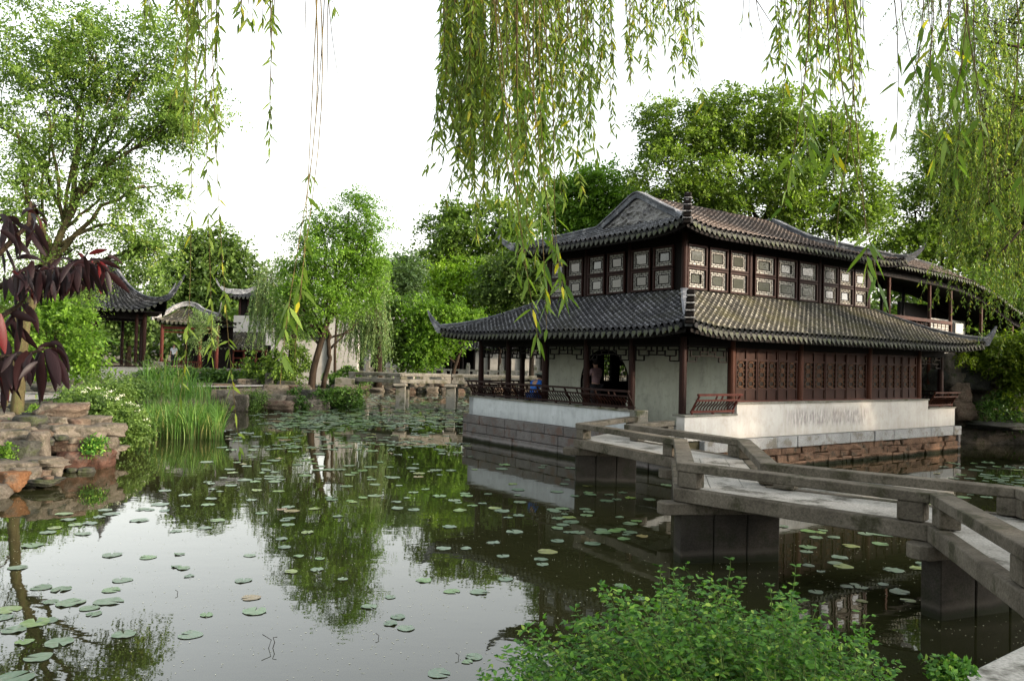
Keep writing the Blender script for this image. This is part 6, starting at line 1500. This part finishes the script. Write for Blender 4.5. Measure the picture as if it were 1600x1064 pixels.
mb = MB(); mb.tube([apex+[0, 0, -.1], apex+[0, 0, .3], apex+[0, 0, .55], apex+[0, 0, .9]], [.2, .26, .12, .03], 10); mb.build('roof_finial', M['ridge'], sq, c0)
cols_ = [(-hc, -hc), (hc, -hc), (hc, hc), (-hc, hc), (-.65, -hc), (.65+.8, -hc), (hc, 0), (-.6, hc), (.8, hc)]
posts(sq, [SQ(u, v, 0)[:2] for u, v in cols_[:4]], .95, 4.7, .12, 'wood'); posts(sq, [SQ(u, v, 0)[:2] for u, v in cols_[4:]], .95, 4.7, .09, 'wood')
mb = MB()
for (a, b_) in (((-1, -1), (1, -1)), ((1, -1), (1, 1)), ((1, 1), (-1, 1)), ((-1, 1), (-1, -1))):
    mb.beam(SQ(a[0]*hc, a[1]*hc, 4.45), SQ(b_[0]*hc, b_[1]*hc, 4.45), .12, .35); mb.beam(SQ(a[0]*hc, a[1]*hc, 4.15), SQ(b_[0]*hc, b_[1]*hc, 4.15), .05, .05)
    for k in range(1, 14):
        q = np.array(a)*(1-k/14)+np.array(b_)*k/14; mb.beam(SQ(q[0]*hc, q[1]*hc, 4.15-(.22 if k in (1, 13) else 0)), SQ(q[0]*hc, q[1]*hc, 4.3), .03, .03)
mb.prism([tuple(SQ(u*he*.93, v*he*.93, 0)[:2]) for u, v in ((-1, -1), (1, -1), (1, 1), (-1, 1))], 4.64, 4.72)
mb.build('beams', M['wood_black'], sq, c0)
mb = MB()
for (a, b_) in (((-1, -1), (1, -1)), ((1, -1), (1, 1)), ((-1, 1), (-1, -1))): mb.beam(SQ(a[0]*2.15, a[1]*2.15, 1.25), SQ(b_[0]*2.15, b_[1]*2.15, 1.25), .2, .75)
mb.build('low_wall', M['plaster_far'], sq, c0)
mb = MB()
for (a, b_) in (((-1, -1), (1, -1)), ((1, -1), (1, 1)), ((-1, 1), (-1, -1))): mb.beam(SQ(a[0]*2.15, a[1]*2.15, 1.66), SQ(b_[0]*2.15, b_[1]*2.15, 1.66), .34, .07)
mb.build('wall_seat', M['wood'], sq, c0)

# small hall with curved ridge, red columns and railing
D = 54; c1 = at(292, 577, D); c1[2] = .95
hl = thing('small_hall', 'small hall with pale curved ridge, red corner columns and red railing', 'hall', tuple(c1))
q = lambda x, y, d=D: at(x, y, d)
def HP(x, z, dy=0): w_ = at(x, 560, D); return np.array([w_[0], D+dy, z])
ez = q(290, 505)[2]; rz = q(280, 478)[2]
simple_slope(hl, 'tiled_slope', HP(238, ez), HP(338, ez), HP(256, rz-.05, 2.2), HP(326, rz-.45, 2.2), 'tile_moss', p=.3, sag=.15, corner=.3)
simple_slope(hl, 'tiled_slope', HP(238, ez, 4.4), HP(338, ez, 4.4), HP(256, rz-.05, 2.2), HP(326, rz-.45, 2.2), 'tile_moss', p=.3, sag=.15, corner=.3)
simple_slope(hl, 'tiled_slope', HP(238, ez, 0), HP(238, ez, 4.4), HP(258, rz-.3, 2.1), HP(258, rz-.3, 2.3), 'tile', p=.3, sag=.1, corner=.3)
far_ridge(hl, [HP(236, ez+.15, -.1), HP(246, ez+.55, .9), HP(254, rz-.1, 1.9), HP(268, rz+.12, 2.2), HP(282, rz+.05, 2.2), HP(296, rz-.28, 2.0), HP(316, rz-.55, 1.6), HP(332, rz-.62, .9), HP(342, rz-.3, 0), HP(347, rz+.25, -.5)], [.2, .24, .26, .28, .26, .24, .24, .2, .12, .05], [.2, .24, .3, .34, .32, .3, .3, .26, .16, .05], 'ridge_pale')
posts(hl, [HP(247, 0, .5)[:2], HP(307, 0, .5)[:2], HP(334, 0, .5)[:2]], 1.0, ez-.1, .12, 'wood_red'); posts(hl, [HP(252, 0, 4)[:2], HP(300, 0, 4)[:2]], 1.0, ez-.1, .12, 'wood')
mb = MB(); mb.beam(HP(246, ez-.32, .5), HP(336, ez-.32, .5), .12, .2); mb.beam(HP(246, ez-.62, .5), HP(336, ez-.62, .5), .08, .08); mb.build('red_beam', M['wood_red'], hl, c1)
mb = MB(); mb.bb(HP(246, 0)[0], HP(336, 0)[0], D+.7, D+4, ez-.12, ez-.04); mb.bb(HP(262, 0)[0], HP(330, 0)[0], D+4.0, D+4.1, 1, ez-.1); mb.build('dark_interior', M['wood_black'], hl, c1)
mb = MB(); mb.bb(HP(243, 0)[0], HP(402, 0)[0], D+.2, D+5.5, .6, 1.38); mb.build('platform', M['block'], hl, c1)
def fence_rail(parent, a, b_, z0, z1, mat, step=.12):
    mb = MB(); mb.beam((*a, z1), (*b_, z1), .07, .05); mb.beam((*a, z0+.06), (*b_, z0+.06), .05, .05); a, b_ = np.array(a), np.array(b_); n = int(np.linalg.norm(b_-a)/step)
    for i in range(n+1):
        p = a+(b_-a)*i/n; mb.beam((*p, z0+(0 if i % 10 == 0 else .06)), (*p, z1+(.1 if i % 10 == 0 else 0)), .05 if i % 10 == 0 else .022, .022)
    mb.build('railing', M[mat], parent, np.array(parent.location))
fence_rail(hl, HP(252, 0, .4)[:2], HP(312, 0, .4)[:2], 1.38, 1.85, 'wood_red')
mb = MB(); mb.box(HP(247, 1.55, .1), (.55, .5, .5)); mb.box(HP(238, 1.3, -.3), (.9, .7, .4)); mb.box(HP(231, 1.1, -.6), (.9, .8, .3)); mb.build('stone_steps', M['coping'], hl, c1, bevel=.03)
# low gallery joined to it
D = 56; c2 = at(358, 577, D); c2[2] = .95; lg = thing('low_gallery', 'low red gallery with mossy tiled roof between the small hall and the white tower', 'gallery', tuple(c2))
ez = at(360, 544, D)[2]; rz = at(360, 517, D)[2]
simple_slope(lg, 'tiled_slope', HP(308, ez, 2), HP(398, ez, 2), HP(318, rz, 4), HP(386, rz, 4), 'tile_moss', p=.3, sag=.05)
mb = MB(); mb.beam(HP(310, ez-.16, 2.1), HP(398, ez-.16, 2.1), .08, .12); mb.beam(HP(310, ez-.7, 2.4), HP(400, ez-.7, 2.4), .06, .1); mb.build('red_beam', M['wood_red'], lg, c2)
posts(lg, [HP(x, 0, 2.4)[:2] for x in (309, 326, 345, 363, 382, 399)], 1.38, ez, .09, 'wood_red')
fence_rail(lg, HP(309, 0, 2.35)[:2], HP(400, 0, 2.35)[:2], 1.38, 1.85, 'wood_red')
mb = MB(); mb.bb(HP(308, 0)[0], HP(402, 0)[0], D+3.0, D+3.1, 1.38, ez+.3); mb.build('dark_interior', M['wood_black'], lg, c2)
# tower
D = 60; c3 = at(385, 577, D); c3[2] = .95; tw_ = thing('gate_tower', 'narrow tower with pale upswept roof on a white wall behind the low gallery', 'tower', tuple(c3))
def TP_(x, y, dy=0): w_ = at(x, y, D); return np.array([w_[0], D+dy, w_[2]])
w0 = TP_(364, 532); w1 = TP_(412, 494)
mb = MB(); mb.bb(w0[0], w1[0], D, D+3, .9, w1[2]); mb.build('white_wall', M['plaster_far'], tw_, c3)
b0_, b1_ = TP_(371, 492), TP_(402, 464)
mb = MB(); mb.bb(b0_[0], b1_[0], D+.5, D+2.5, b0_[2], b1_[2]); mb.build('timber_storey', M['wood_black'], tw_, c3)
posts(tw_, [TP_(371.5, 480, .45)[:2], TP_(385, 480, .45)[:2], TP_(401, 480, .45)[:2]], b0_[2], b1_[2], .09, 'wood')
e0_, e1_ = TP_(357, 466), TP_(416, 466)
t0_, t1_ = TP_(364, 453), TP_(409, 453)
simple_slope(tw_, 'tiled_slope', e0_+[0, -.4, 0], e1_+[0, -.4, 0], t0_+[0, 1.5, 0], t1_+[0, 1.5, 0], 'tile', p=.3, sag=.15, corner=.25); simple_slope(tw_, 'tiled_slope', e0_+[0, 3.4, 0], e1_+[0, 3.4, 0], t0_+[0, 1.5, 0], t1_+[0, 1.5, 0], 'tile', p=.3, sag=.15, corner=.25)
simple_slope(tw_, 'tiled_slope', e0_+[0, -.4, 0], e0_+[0, 3.4, 0], t0_+[0, 1.4, 0], t0_+[0, 1.6, 0], 'tile', p=.3, sag=.1, corner=.2)
far_ridge(tw_, [TP_(341, 436, -.6), TP_(344, 446, -.5), TP_(352, 457, -.2), TP_(363, 459, .5), TP_(378, 457, 1.2), TP_(392, 450, 1.5), TP_(410, 447, 1.5)], [.05, .12, .2, .26, .28, .28, .28], [.05, .15, .34, .42, .36, .3, .3], 'ridge_pale')
# white garden wall behind the island tree
D = 49; gw = at(480, 585, D); gw[2] = .9; gwo = thing('garden_wall', 'white garden wall glimpsed behind the two-trunk island tree', 'wall', tuple(gw))
def GP(x, y): w_ = at(x, y, D); return w_[0], w_[2]
mb = MB(); x0, z1 = GP(432, 528); x1, z2 = GP(561, 500); mb.bb(x0, x1, D, D+.4, .6, z1); xm, zm = GP(515, 486); mb.bb(xm, x1-.001, D-.15, D+.55, .6, zm); mb.build('wall_face', M['plaster_far'], gwo, gw)
mb = MB(); mb.bb(x0, xm-.05, D-.12, D+.52, z1, z1+.12); mb.bb(xm-.1, x1+.1, D-.3, D+.7, zm, zm+.14); mb.build('tile_capping', M['tile'], gwo, gw)
# long gallery beyond the far bridge
D = 65; lgx = at(720, 585, D); lgx[2] = .95; gal = thing('long_gallery', 'long low gallery with grey tiled roof and white panels beyond the far bridge', 'gallery', tuple(lgx))
def LP(x, y, dy=0): w_ = at(x, y, D); return np.array([w_[0], D+dy, w_[2]])
ze_ = LP(760, 546)[2]; zr_ = LP(760, 529)[2]; xL, xR = LP(570, 580)[0], LP(905, 580)[0]
simple_slope(gal, 'tiled_slope', (xL, D-.6, ze_), (xR, D-.6, ze_), (xL, D+1.6, zr_), (xR, D+1.6, zr_), 'tile', p=.26, sag=.05)
far_ridge(gal, [(xL, D+1.6, zr_), ((xL+xR)/2, D+1.6, zr_), (xR, D+1.6, zr_)], [.25]*3, [.25]*3)
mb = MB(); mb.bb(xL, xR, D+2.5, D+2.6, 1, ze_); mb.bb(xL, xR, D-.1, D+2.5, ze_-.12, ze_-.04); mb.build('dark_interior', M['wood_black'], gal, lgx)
for xa, xb in ((584, 592), (600, 640), (646, 668), (672, 683), (757, 776), (780, 803), (805, 826), (829, 858), (862, 900)):
    mb = MB(); mb.bb(LP(xa, 0)[0], LP(xb, 0)[0], D+.3, D+.4, .95, ze_-.1); mb.build('white_panel', M['plaster_far'], gal, lgx)
posts(gal, [LP(x, 0, .2)[:2] for x in (575, 597, 643, 670, 684, 700, 719, 737, 755, 778, 804, 828, 860)], .95, ze_-.1, .1, 'wood_black')
mb = MB(); mb.bb(LP(729, 0)[0], LP(732, 0)[0], D+1.0, D+1.2, 1.0, ze_-.5); mb.build('warm_lit_post', M['wood_brown'], gal, lgx)
# distant roof
D = 86; dr = at(635, 470, D); dr[2] = 1; rf = thing('distant_roof_building', 'distant building whose pale roof edge shows above the trees behind the long gallery', 'building', tuple(dr))
def DP(x, y, dy=0): w_ = at(x, y, D); return np.array([w_[0], D+dy, w_[2]])
simple_slope(rf, 'tiled_slope', DP(575, 448), DP(700, 462), DP(575, 436, 4), DP(700, 450, 4), 'tile_brown', p=.5)
a_, b2 = DP(578, 450), DP(697, 460); mb = MB(); mb.bb(a_[0], b2[0], D+.5, D+8, 1, b2[2]-.1); mb.build('wall', M['plaster_far'], rf, dr)
far_ridge(rf, [DP(575, 436, 4), DP(640, 443, 4), DP(700, 450, 4)], [.3]*3, [.4]*3, 'ridge_pale')
# pierced stone balustrade on the far shore
D = 60; bo = at(720, 585, D); bo[2] = .9; ba = thing('pierced_balustrade', 'long stone balustrade pierced with small openings on the far shore', 'balustrade', tuple(bo))
zt_ = at(700, 576.5, D)[2]; xa, xb = at(572, 580, D)[0], at(905, 580, D)[0]
mb = MB(); mb.bb(xa, xb, D, D+.25, zt_-.14, zt_); mb.bb(xa, xb, D, D+.25, .7, zt_-.42)
x = xa; k = 0
while x < xb-.3:
    wd_ = .62 if k % 3 else 1.1; mb.bb(x, x+wd_*.55, D+.003, D+.247, zt_-.42, zt_-.14); x += wd_; k += 1
mb.build('panels', M['coping'], ba, bo)
for xp in (574, 626, 678, 731, 783, 836, 888):
    c = at(xp, 580, D); mb = MB(); mb.box((c[0], D+.12, zt_-.2), (.3, .34, 1.1)); mb.box((c[0], D+.12, zt_+.42), (.22, .26, .14)); mb.build('post', M['coping'], ba, bo, bevel=.03)
# pot
pc = at(683, 579, 60.6); pc[2] = .95
mb = MB(); mb.tube([pc+[0, 0, k] for k in (0, .1, .45, .8, .9, .98)], [.28, .32, .5, .6, .62, .56], 16); setp(mb.build('water_jar', M['pot'], None, pc, smooth=True), 'dark glazed water jar in front of the long gallery', 'jar')

# far zigzag bridge
D = 38.7; fb0 = np.array([-5.4, D, 0]); fb = thing('far_bridge', 'far granite bridge with low rail on slender stone piers behind the pavilion', 'bridge', tuple(fb0))
fp = [np.array(p) for p in ((-8.2, 39.6), (-5.36, 38.3), (-2.96, 38.9), (1.3, 38.4), (5.5, 39.8), (11, 38.6))]
for i in range(len(fp)-1):
    p, q_ = fp[i], fp[i+1]; d = dirn(p, q_); nr = np.array([-d[1], d[0]]); nr = nr if nr[1] > 0 else -nr; e_ = d*.01
    for k in range(2):
        mb = MB(); mb.prism([tuple(p+nr*k*.7+e_), tuple(q_+nr*k*.7-e_), tuple(q_+nr*(k*.7+.68)-e_), tuple(p+nr*(k*.7+.68)+e_)], 1.25, 1.44-.004*k); mb.build('deck_slab', M['granite_far'], fb, fb0, bevel=.02)
    for o_ in (.0, 1.18):
        mb = MB(); mb.prism([tuple(p+nr*o_+e_), tuple(q_+nr*o_-e_), tuple(q_+nr*(o_+.2)-e_), tuple(p+nr*(o_+.2)+e_)], 1.58, 1.73); mb.build('rail_slab', M['granite_far'], fb, fb0, bevel=.02)
        for f_ in (.06, .5, .94):
            c = p+(q_-p)*f_+nr*(o_+.1); mb = MB(); mb.box((*c, 1.51), (.3, .18, .13), math.atan2(d[1], d[0])); mb.build('rail_block', M['granite_far'], fb, fb0)
for c in fp[1:]:
    mb = MB(); mb.box((c[0], c[1]+.1, .45), (.46, .34, 1.4)); mb.box((c[0]+.1, c[1]+.95, .45), (.4, .3, 1.4)); mb.build('pier', M['coping'], fb, fb0, bevel=.02)
    mb = MB(); mb.box((c[0], c[1]+.5, 1.17), (.62, 1.6, .13)); mb.build('lintel_stone', M['granite_far'], fb, fb0, bevel=.02)
mb = MB(); mb.box((-8.3, 39.9, .95), (1.0, 1.2, .9)); mb.build('abutment', M['coping'], fb, fb0, bevel=.03)
mb = MB(); c = at(421, 597, 40.5); mb.box((c[0], c[1], 1.15), (.42, .3, .75)); setp(mb.build('stone_post', M['rock_dark'], None, (c[0], c[1], .85), bevel=.04), 'short dark stone post in front of the dark shrubs by the path', 'post')

# ------------------------------------------------------------------ people
def person(label, base, rot, J, clothes, skin_r=1.0, hair='hair', hat=None):
    """J: joints as name -> (x, y, z) in metres around the feet; x right, y forward of the figure"""
    t = thing('person', label, 'person', tuple(base), rot)
    def skin(name, edges, rad, mat, parent=t):
        names = []; [names.append(n_) for e in edges for n_ in e if n_ not in names]
        me = bpy.data.meshes.new(name); me.from_pydata([J[n_] for n_ in names], [(names.index(a), names.index(b)) for a, b in edges], []); me.materials.append(M[mat])
        o = link(name, me, parent); md = o.modifiers.new('skin', 'SKIN'); md.use_smooth_shade = True
        for i, n_ in enumerate(names): r_ = rad[n_]; r_ = r_ if isinstance(r_, tuple) else (r_, r_); me.skin_vertices[0].data[i].radius = r_
        me.skin_vertices[0].data[0].use_root = True
        s_ = o.modifiers.new('subdivision', 'SUBSURF'); s_.levels = s_.render_levels = 2
        return o
    arms = [('chest', 'shl'), ('shl', 'ell'), ('ell', 'hal'), ('chest', 'shr'), ('shr', 'elr'), ('elr', 'har')]
    legs = [('pelvis', 'hil'), ('hil', 'knl'), ('knl', 'anl'), ('anl', 'tol'), ('pelvis', 'hir'), ('hir', 'knr'), ('knr', 'anr'), ('anr', 'tor')]
    R_ = dict(pelvis=(.13, .10), waist=(.115, .085), chest=(.14, .10), neck=.05, jaw=.065, head=.088, crown=.07, shl=.055, ell=.038, hal=.026, shr=.055, elr=.038, har=.026, hil=.085, knl=.055, anl=.036, tol=.03, hir=.085, knr=.055, anr=.036, tor=.03)
    body = skin('body', [('pelvis', 'waist'), ('waist', 'chest'), ('chest', 'neck'), ('neck', 'jaw'), ('jaw', 'head'), ('head', 'crown')]+arms+legs, R_, 'skin')
    J['shl2'] = tuple(np.array(J['shl'])*.35+np.array(J['ell'])*.65); J['shr2'] = tuple(np.array(J['shr'])*.35+np.array(J['elr'])*.65); J['anl2'] = tuple(np.array(J['knl'])*.1+np.array(J['anl'])*.9); J['anr2'] = tuple(np.array(J['knr'])*.1+np.array(J['anr'])*.9)
    R2 = {k: (tuple(x+.018 for x in v) if isinstance(v, tuple) else v+.018) for k, v in R_.items()}; R2.update(shl2=.062, shr2=.062, anl2=.055, anr2=.055, neck=.06)
    J['nk'] = tuple(np.array(J['chest'])*.22+np.array(J['neck'])*.78); R2['nk'] = .068; R2['chest'] = (.165, .125); R2['shl'] = R2['shr'] = .08
    skin('shirt', [('pelvis', 'waist'), ('waist', 'chest'), ('chest', 'nk'), ('chest', 'shl'), ('shl', 'shl2'), ('chest', 'shr'), ('shr', 'shr2')], R2, clothes[0])
    skin('trousers', [('pelvis', 'hil'), ('hil', 'knl'), ('knl', 'anl2'), ('pelvis', 'hir'), ('hir', 'knr'), ('knr', 'anr2')], R2, clothes[1])
    hd = np.array(J['head']); fr = unit(np.array(J['face'])-hd); sd = unit(np.cross(fr, [0, 0, 1])); u_ = np.cross(sd, fr)
    v = ICO_V*np.array([.098, .102, .11]); bs_ = np.stack([sd, fr, u_]); keep = v@bs_+hd-fr*.018+u_*.035
    ok = {i for i in range(len(v)) if (ICO_V[i][1] < .35 or ICO_V[i][2] > .45) and ICO_V[i][2] > -.65}
    F_ = [f for f in ICO_F if all(i in ok for i in f)]
    fast_mesh('hair', keep, 3, M[hair], t, faces=F_, smooth=True)
    nb = MB(); nb.tube([hd+fr*.085+u_*.02, hd+fr*.115-u_*.012], [.008, .014], 6); nb.build('nose', M['skin'], body)
    for s_ in (-1, 1):
        eb = MB(); eb.tube([hd+fr*.078+sd*s_*.032+u_*.02, hd+fr*.09+sd*s_*.032+u_*.02], .009, 6); eb.build('eye', M['dark_cloth'], body)
    for hn, en in (('hal', 'ell'), ('har', 'elr')):
        h_, e_ = np.array(J[hn]), np.array(J[en]); d = unit(h_-e_); s1 = unit(np.cross(d, [0, 0, 1.])); fb_ = MB()
        for k, (o_, l) in enumerate(((-.027, .06), (-.009, .072), (.009, .075), (.027, .066))): fb_.tube([h_+d*.01+s1*o_, h_+d*(.02+l*.55)+s1*o_, h_+d*(.02+l)+s1*o_+[0, 0, -.02]], [.011, .009, .006], 5)
        fb_.tube([h_-s1*.03, h_+d*.03-s1*.055, h_+d*.05-s1*.058], [.012, .01, .007], 5); fb_.build('fingers', M['skin'], body)
    if hat:
        mb = MB(); mb.tube([hd+u_*.06, hd+u_*.1, hd+u_*.155], [.115, .11, .05], 12); mb.tube([hd+u_*.062+fr*.0, hd+u_*.07], [.19, .185], 14); mb.build('hat', M[hat], t, smooth=True)
    return t
# figure in mauve standing inside the moon door, looking left (towards +y of the building)
ps = bw(15.3, 16.95, .932)
J = dict(pelvis=(0, 0, .90), waist=(0, .01, 1.05), chest=(0, 0, 1.27), neck=(0, .015, 1.42), jaw=(0, .05, 1.475), head=(0, .035, 1.53), crown=(0, .02, 1.6), face=(0, .2, 1.53), shl=(-.16, 0, 1.33), ell=(-.2, .16, 1.12), hal=(-.1, .36, 1.2),
         shr=(.16, 0, 1.33), elr=(.2, .15, 1.12), har=(.08, .36, 1.22), hil=(-.085, 0, .86), knl=(-.09, .03, .48), anl=(-.1, 0, .08), tol=(-.1, .14, .035), hir=(.085, 0, .86), knr=(.09, .02, .48), anr=(.1, -.02, .08), tor=(.1, .12, .035))
person('person in a mauve shirt standing in the round moon door with raised forearms', ps, ROT, J, ('lilac', 'dark_cloth'))
# seated figure in blue bending forward on the porch bench
ps = bw(14.05, 18.3, .932)
J = dict(pelvis=(-.02, 0, .56), waist=(0, .06, .70), chest=(0, .15, .88), neck=(0, .24, 1.0), jaw=(0, .31, 1.03), head=(0, .30, 1.08), crown=(0, .29, 1.15), face=(0, .46, 1.03), shl=(-.17, .17, .92), ell=(-.2, .3, .72), hal=(-.1, .47, .62),
         shr=(.17, .17, .92), elr=(.2, .3, .72), har=(.1, .47, .62), hil=(-.09, .02, .54), knl=(-.11, .40, .5), anl=(-.11, .42, .09), tol=(-.11, .55, .035), hir=(.09, .02, .54), knr=(.11, .40, .5), anr=(.11, .42, .09), tor=(.11, .55, .035))
person('person in a bright blue top with a pale hat bending forward on the porch', ps, ROT-math.pi*.45, J, ('blue', 'jeans'), hat='pale_hat')
mb = MB(); mb.box((X_(14.05), Y_(18.35), 1.18), (.34, 1.5, .06)); mb.box((X_(14.05), Y_(17.7), 1.04), (.28, .06, .22)); mb.box((X_(14.05), Y_(19.0), 1.04), (.28, .06, .22)); mb.build('porch_bench', M['wood'], pav)
# small figure in the hall on the left
c = at(276, 560, 56.5)
J = dict(pelvis=(0, 0, .90), waist=(0, .01, 1.05), chest=(0, 0, 1.27), neck=(0, .01, 1.42), jaw=(0, .03, 1.475), head=(0, .01, 1.53), crown=(0, 0, 1.6), face=(0, .2, 1.53), shl=(-.17, 0, 1.33), ell=(-.22, .02, 1.08), hal=(-.2, .1, .86),
         shr=(.17, 0, 1.33), elr=(.22, .02, 1.08), har=(.2, .1, .86), hil=(-.085, 0, .86), knl=(-.09, .03, .48), anl=(-.1, 0, .08), tol=(-.1, .14, .035), hir=(.085, 0, .86), knr=(.09, .02, .48), anr=(.1, -.02, .08), tor=(.1, .12, .035))
person('tiny figure in white inside the small hall behind its red railing', (c[0], 56.0, 1.38), math.pi, J, ('white_cloth', 'dark_cloth'))
# open lattices in the far wall, seen through the moon door
for (xa_, xb_, za_, zb_) in WINS:
    mb = MB(); w_, h_ = xb_-xa_, zb_-za_; nx_, nz_ = int(w_/.09), int(h_/.11)
    for k in range(nx_+1):
        for j in range(nz_):
            if (k+j) % 3 or k in (0, nx_): mb.bb(X_(xa_)+w_*k/nx_-.011, X_(xa_)+w_*k/nx_+.011, Y_(19.03), Y_(19.06), za_+h_*j/nz_, za_+h_*(j+1)/nz_)
    for j in range(nz_+1): mb.bb(X_(xa_), X_(xb_), Y_(19.031), Y_(19.059), za_+h_*j/nz_-.011, za_+h_*j/nz_+.011)
    mb.build('inner_lattice', M['wood_black'], pav)
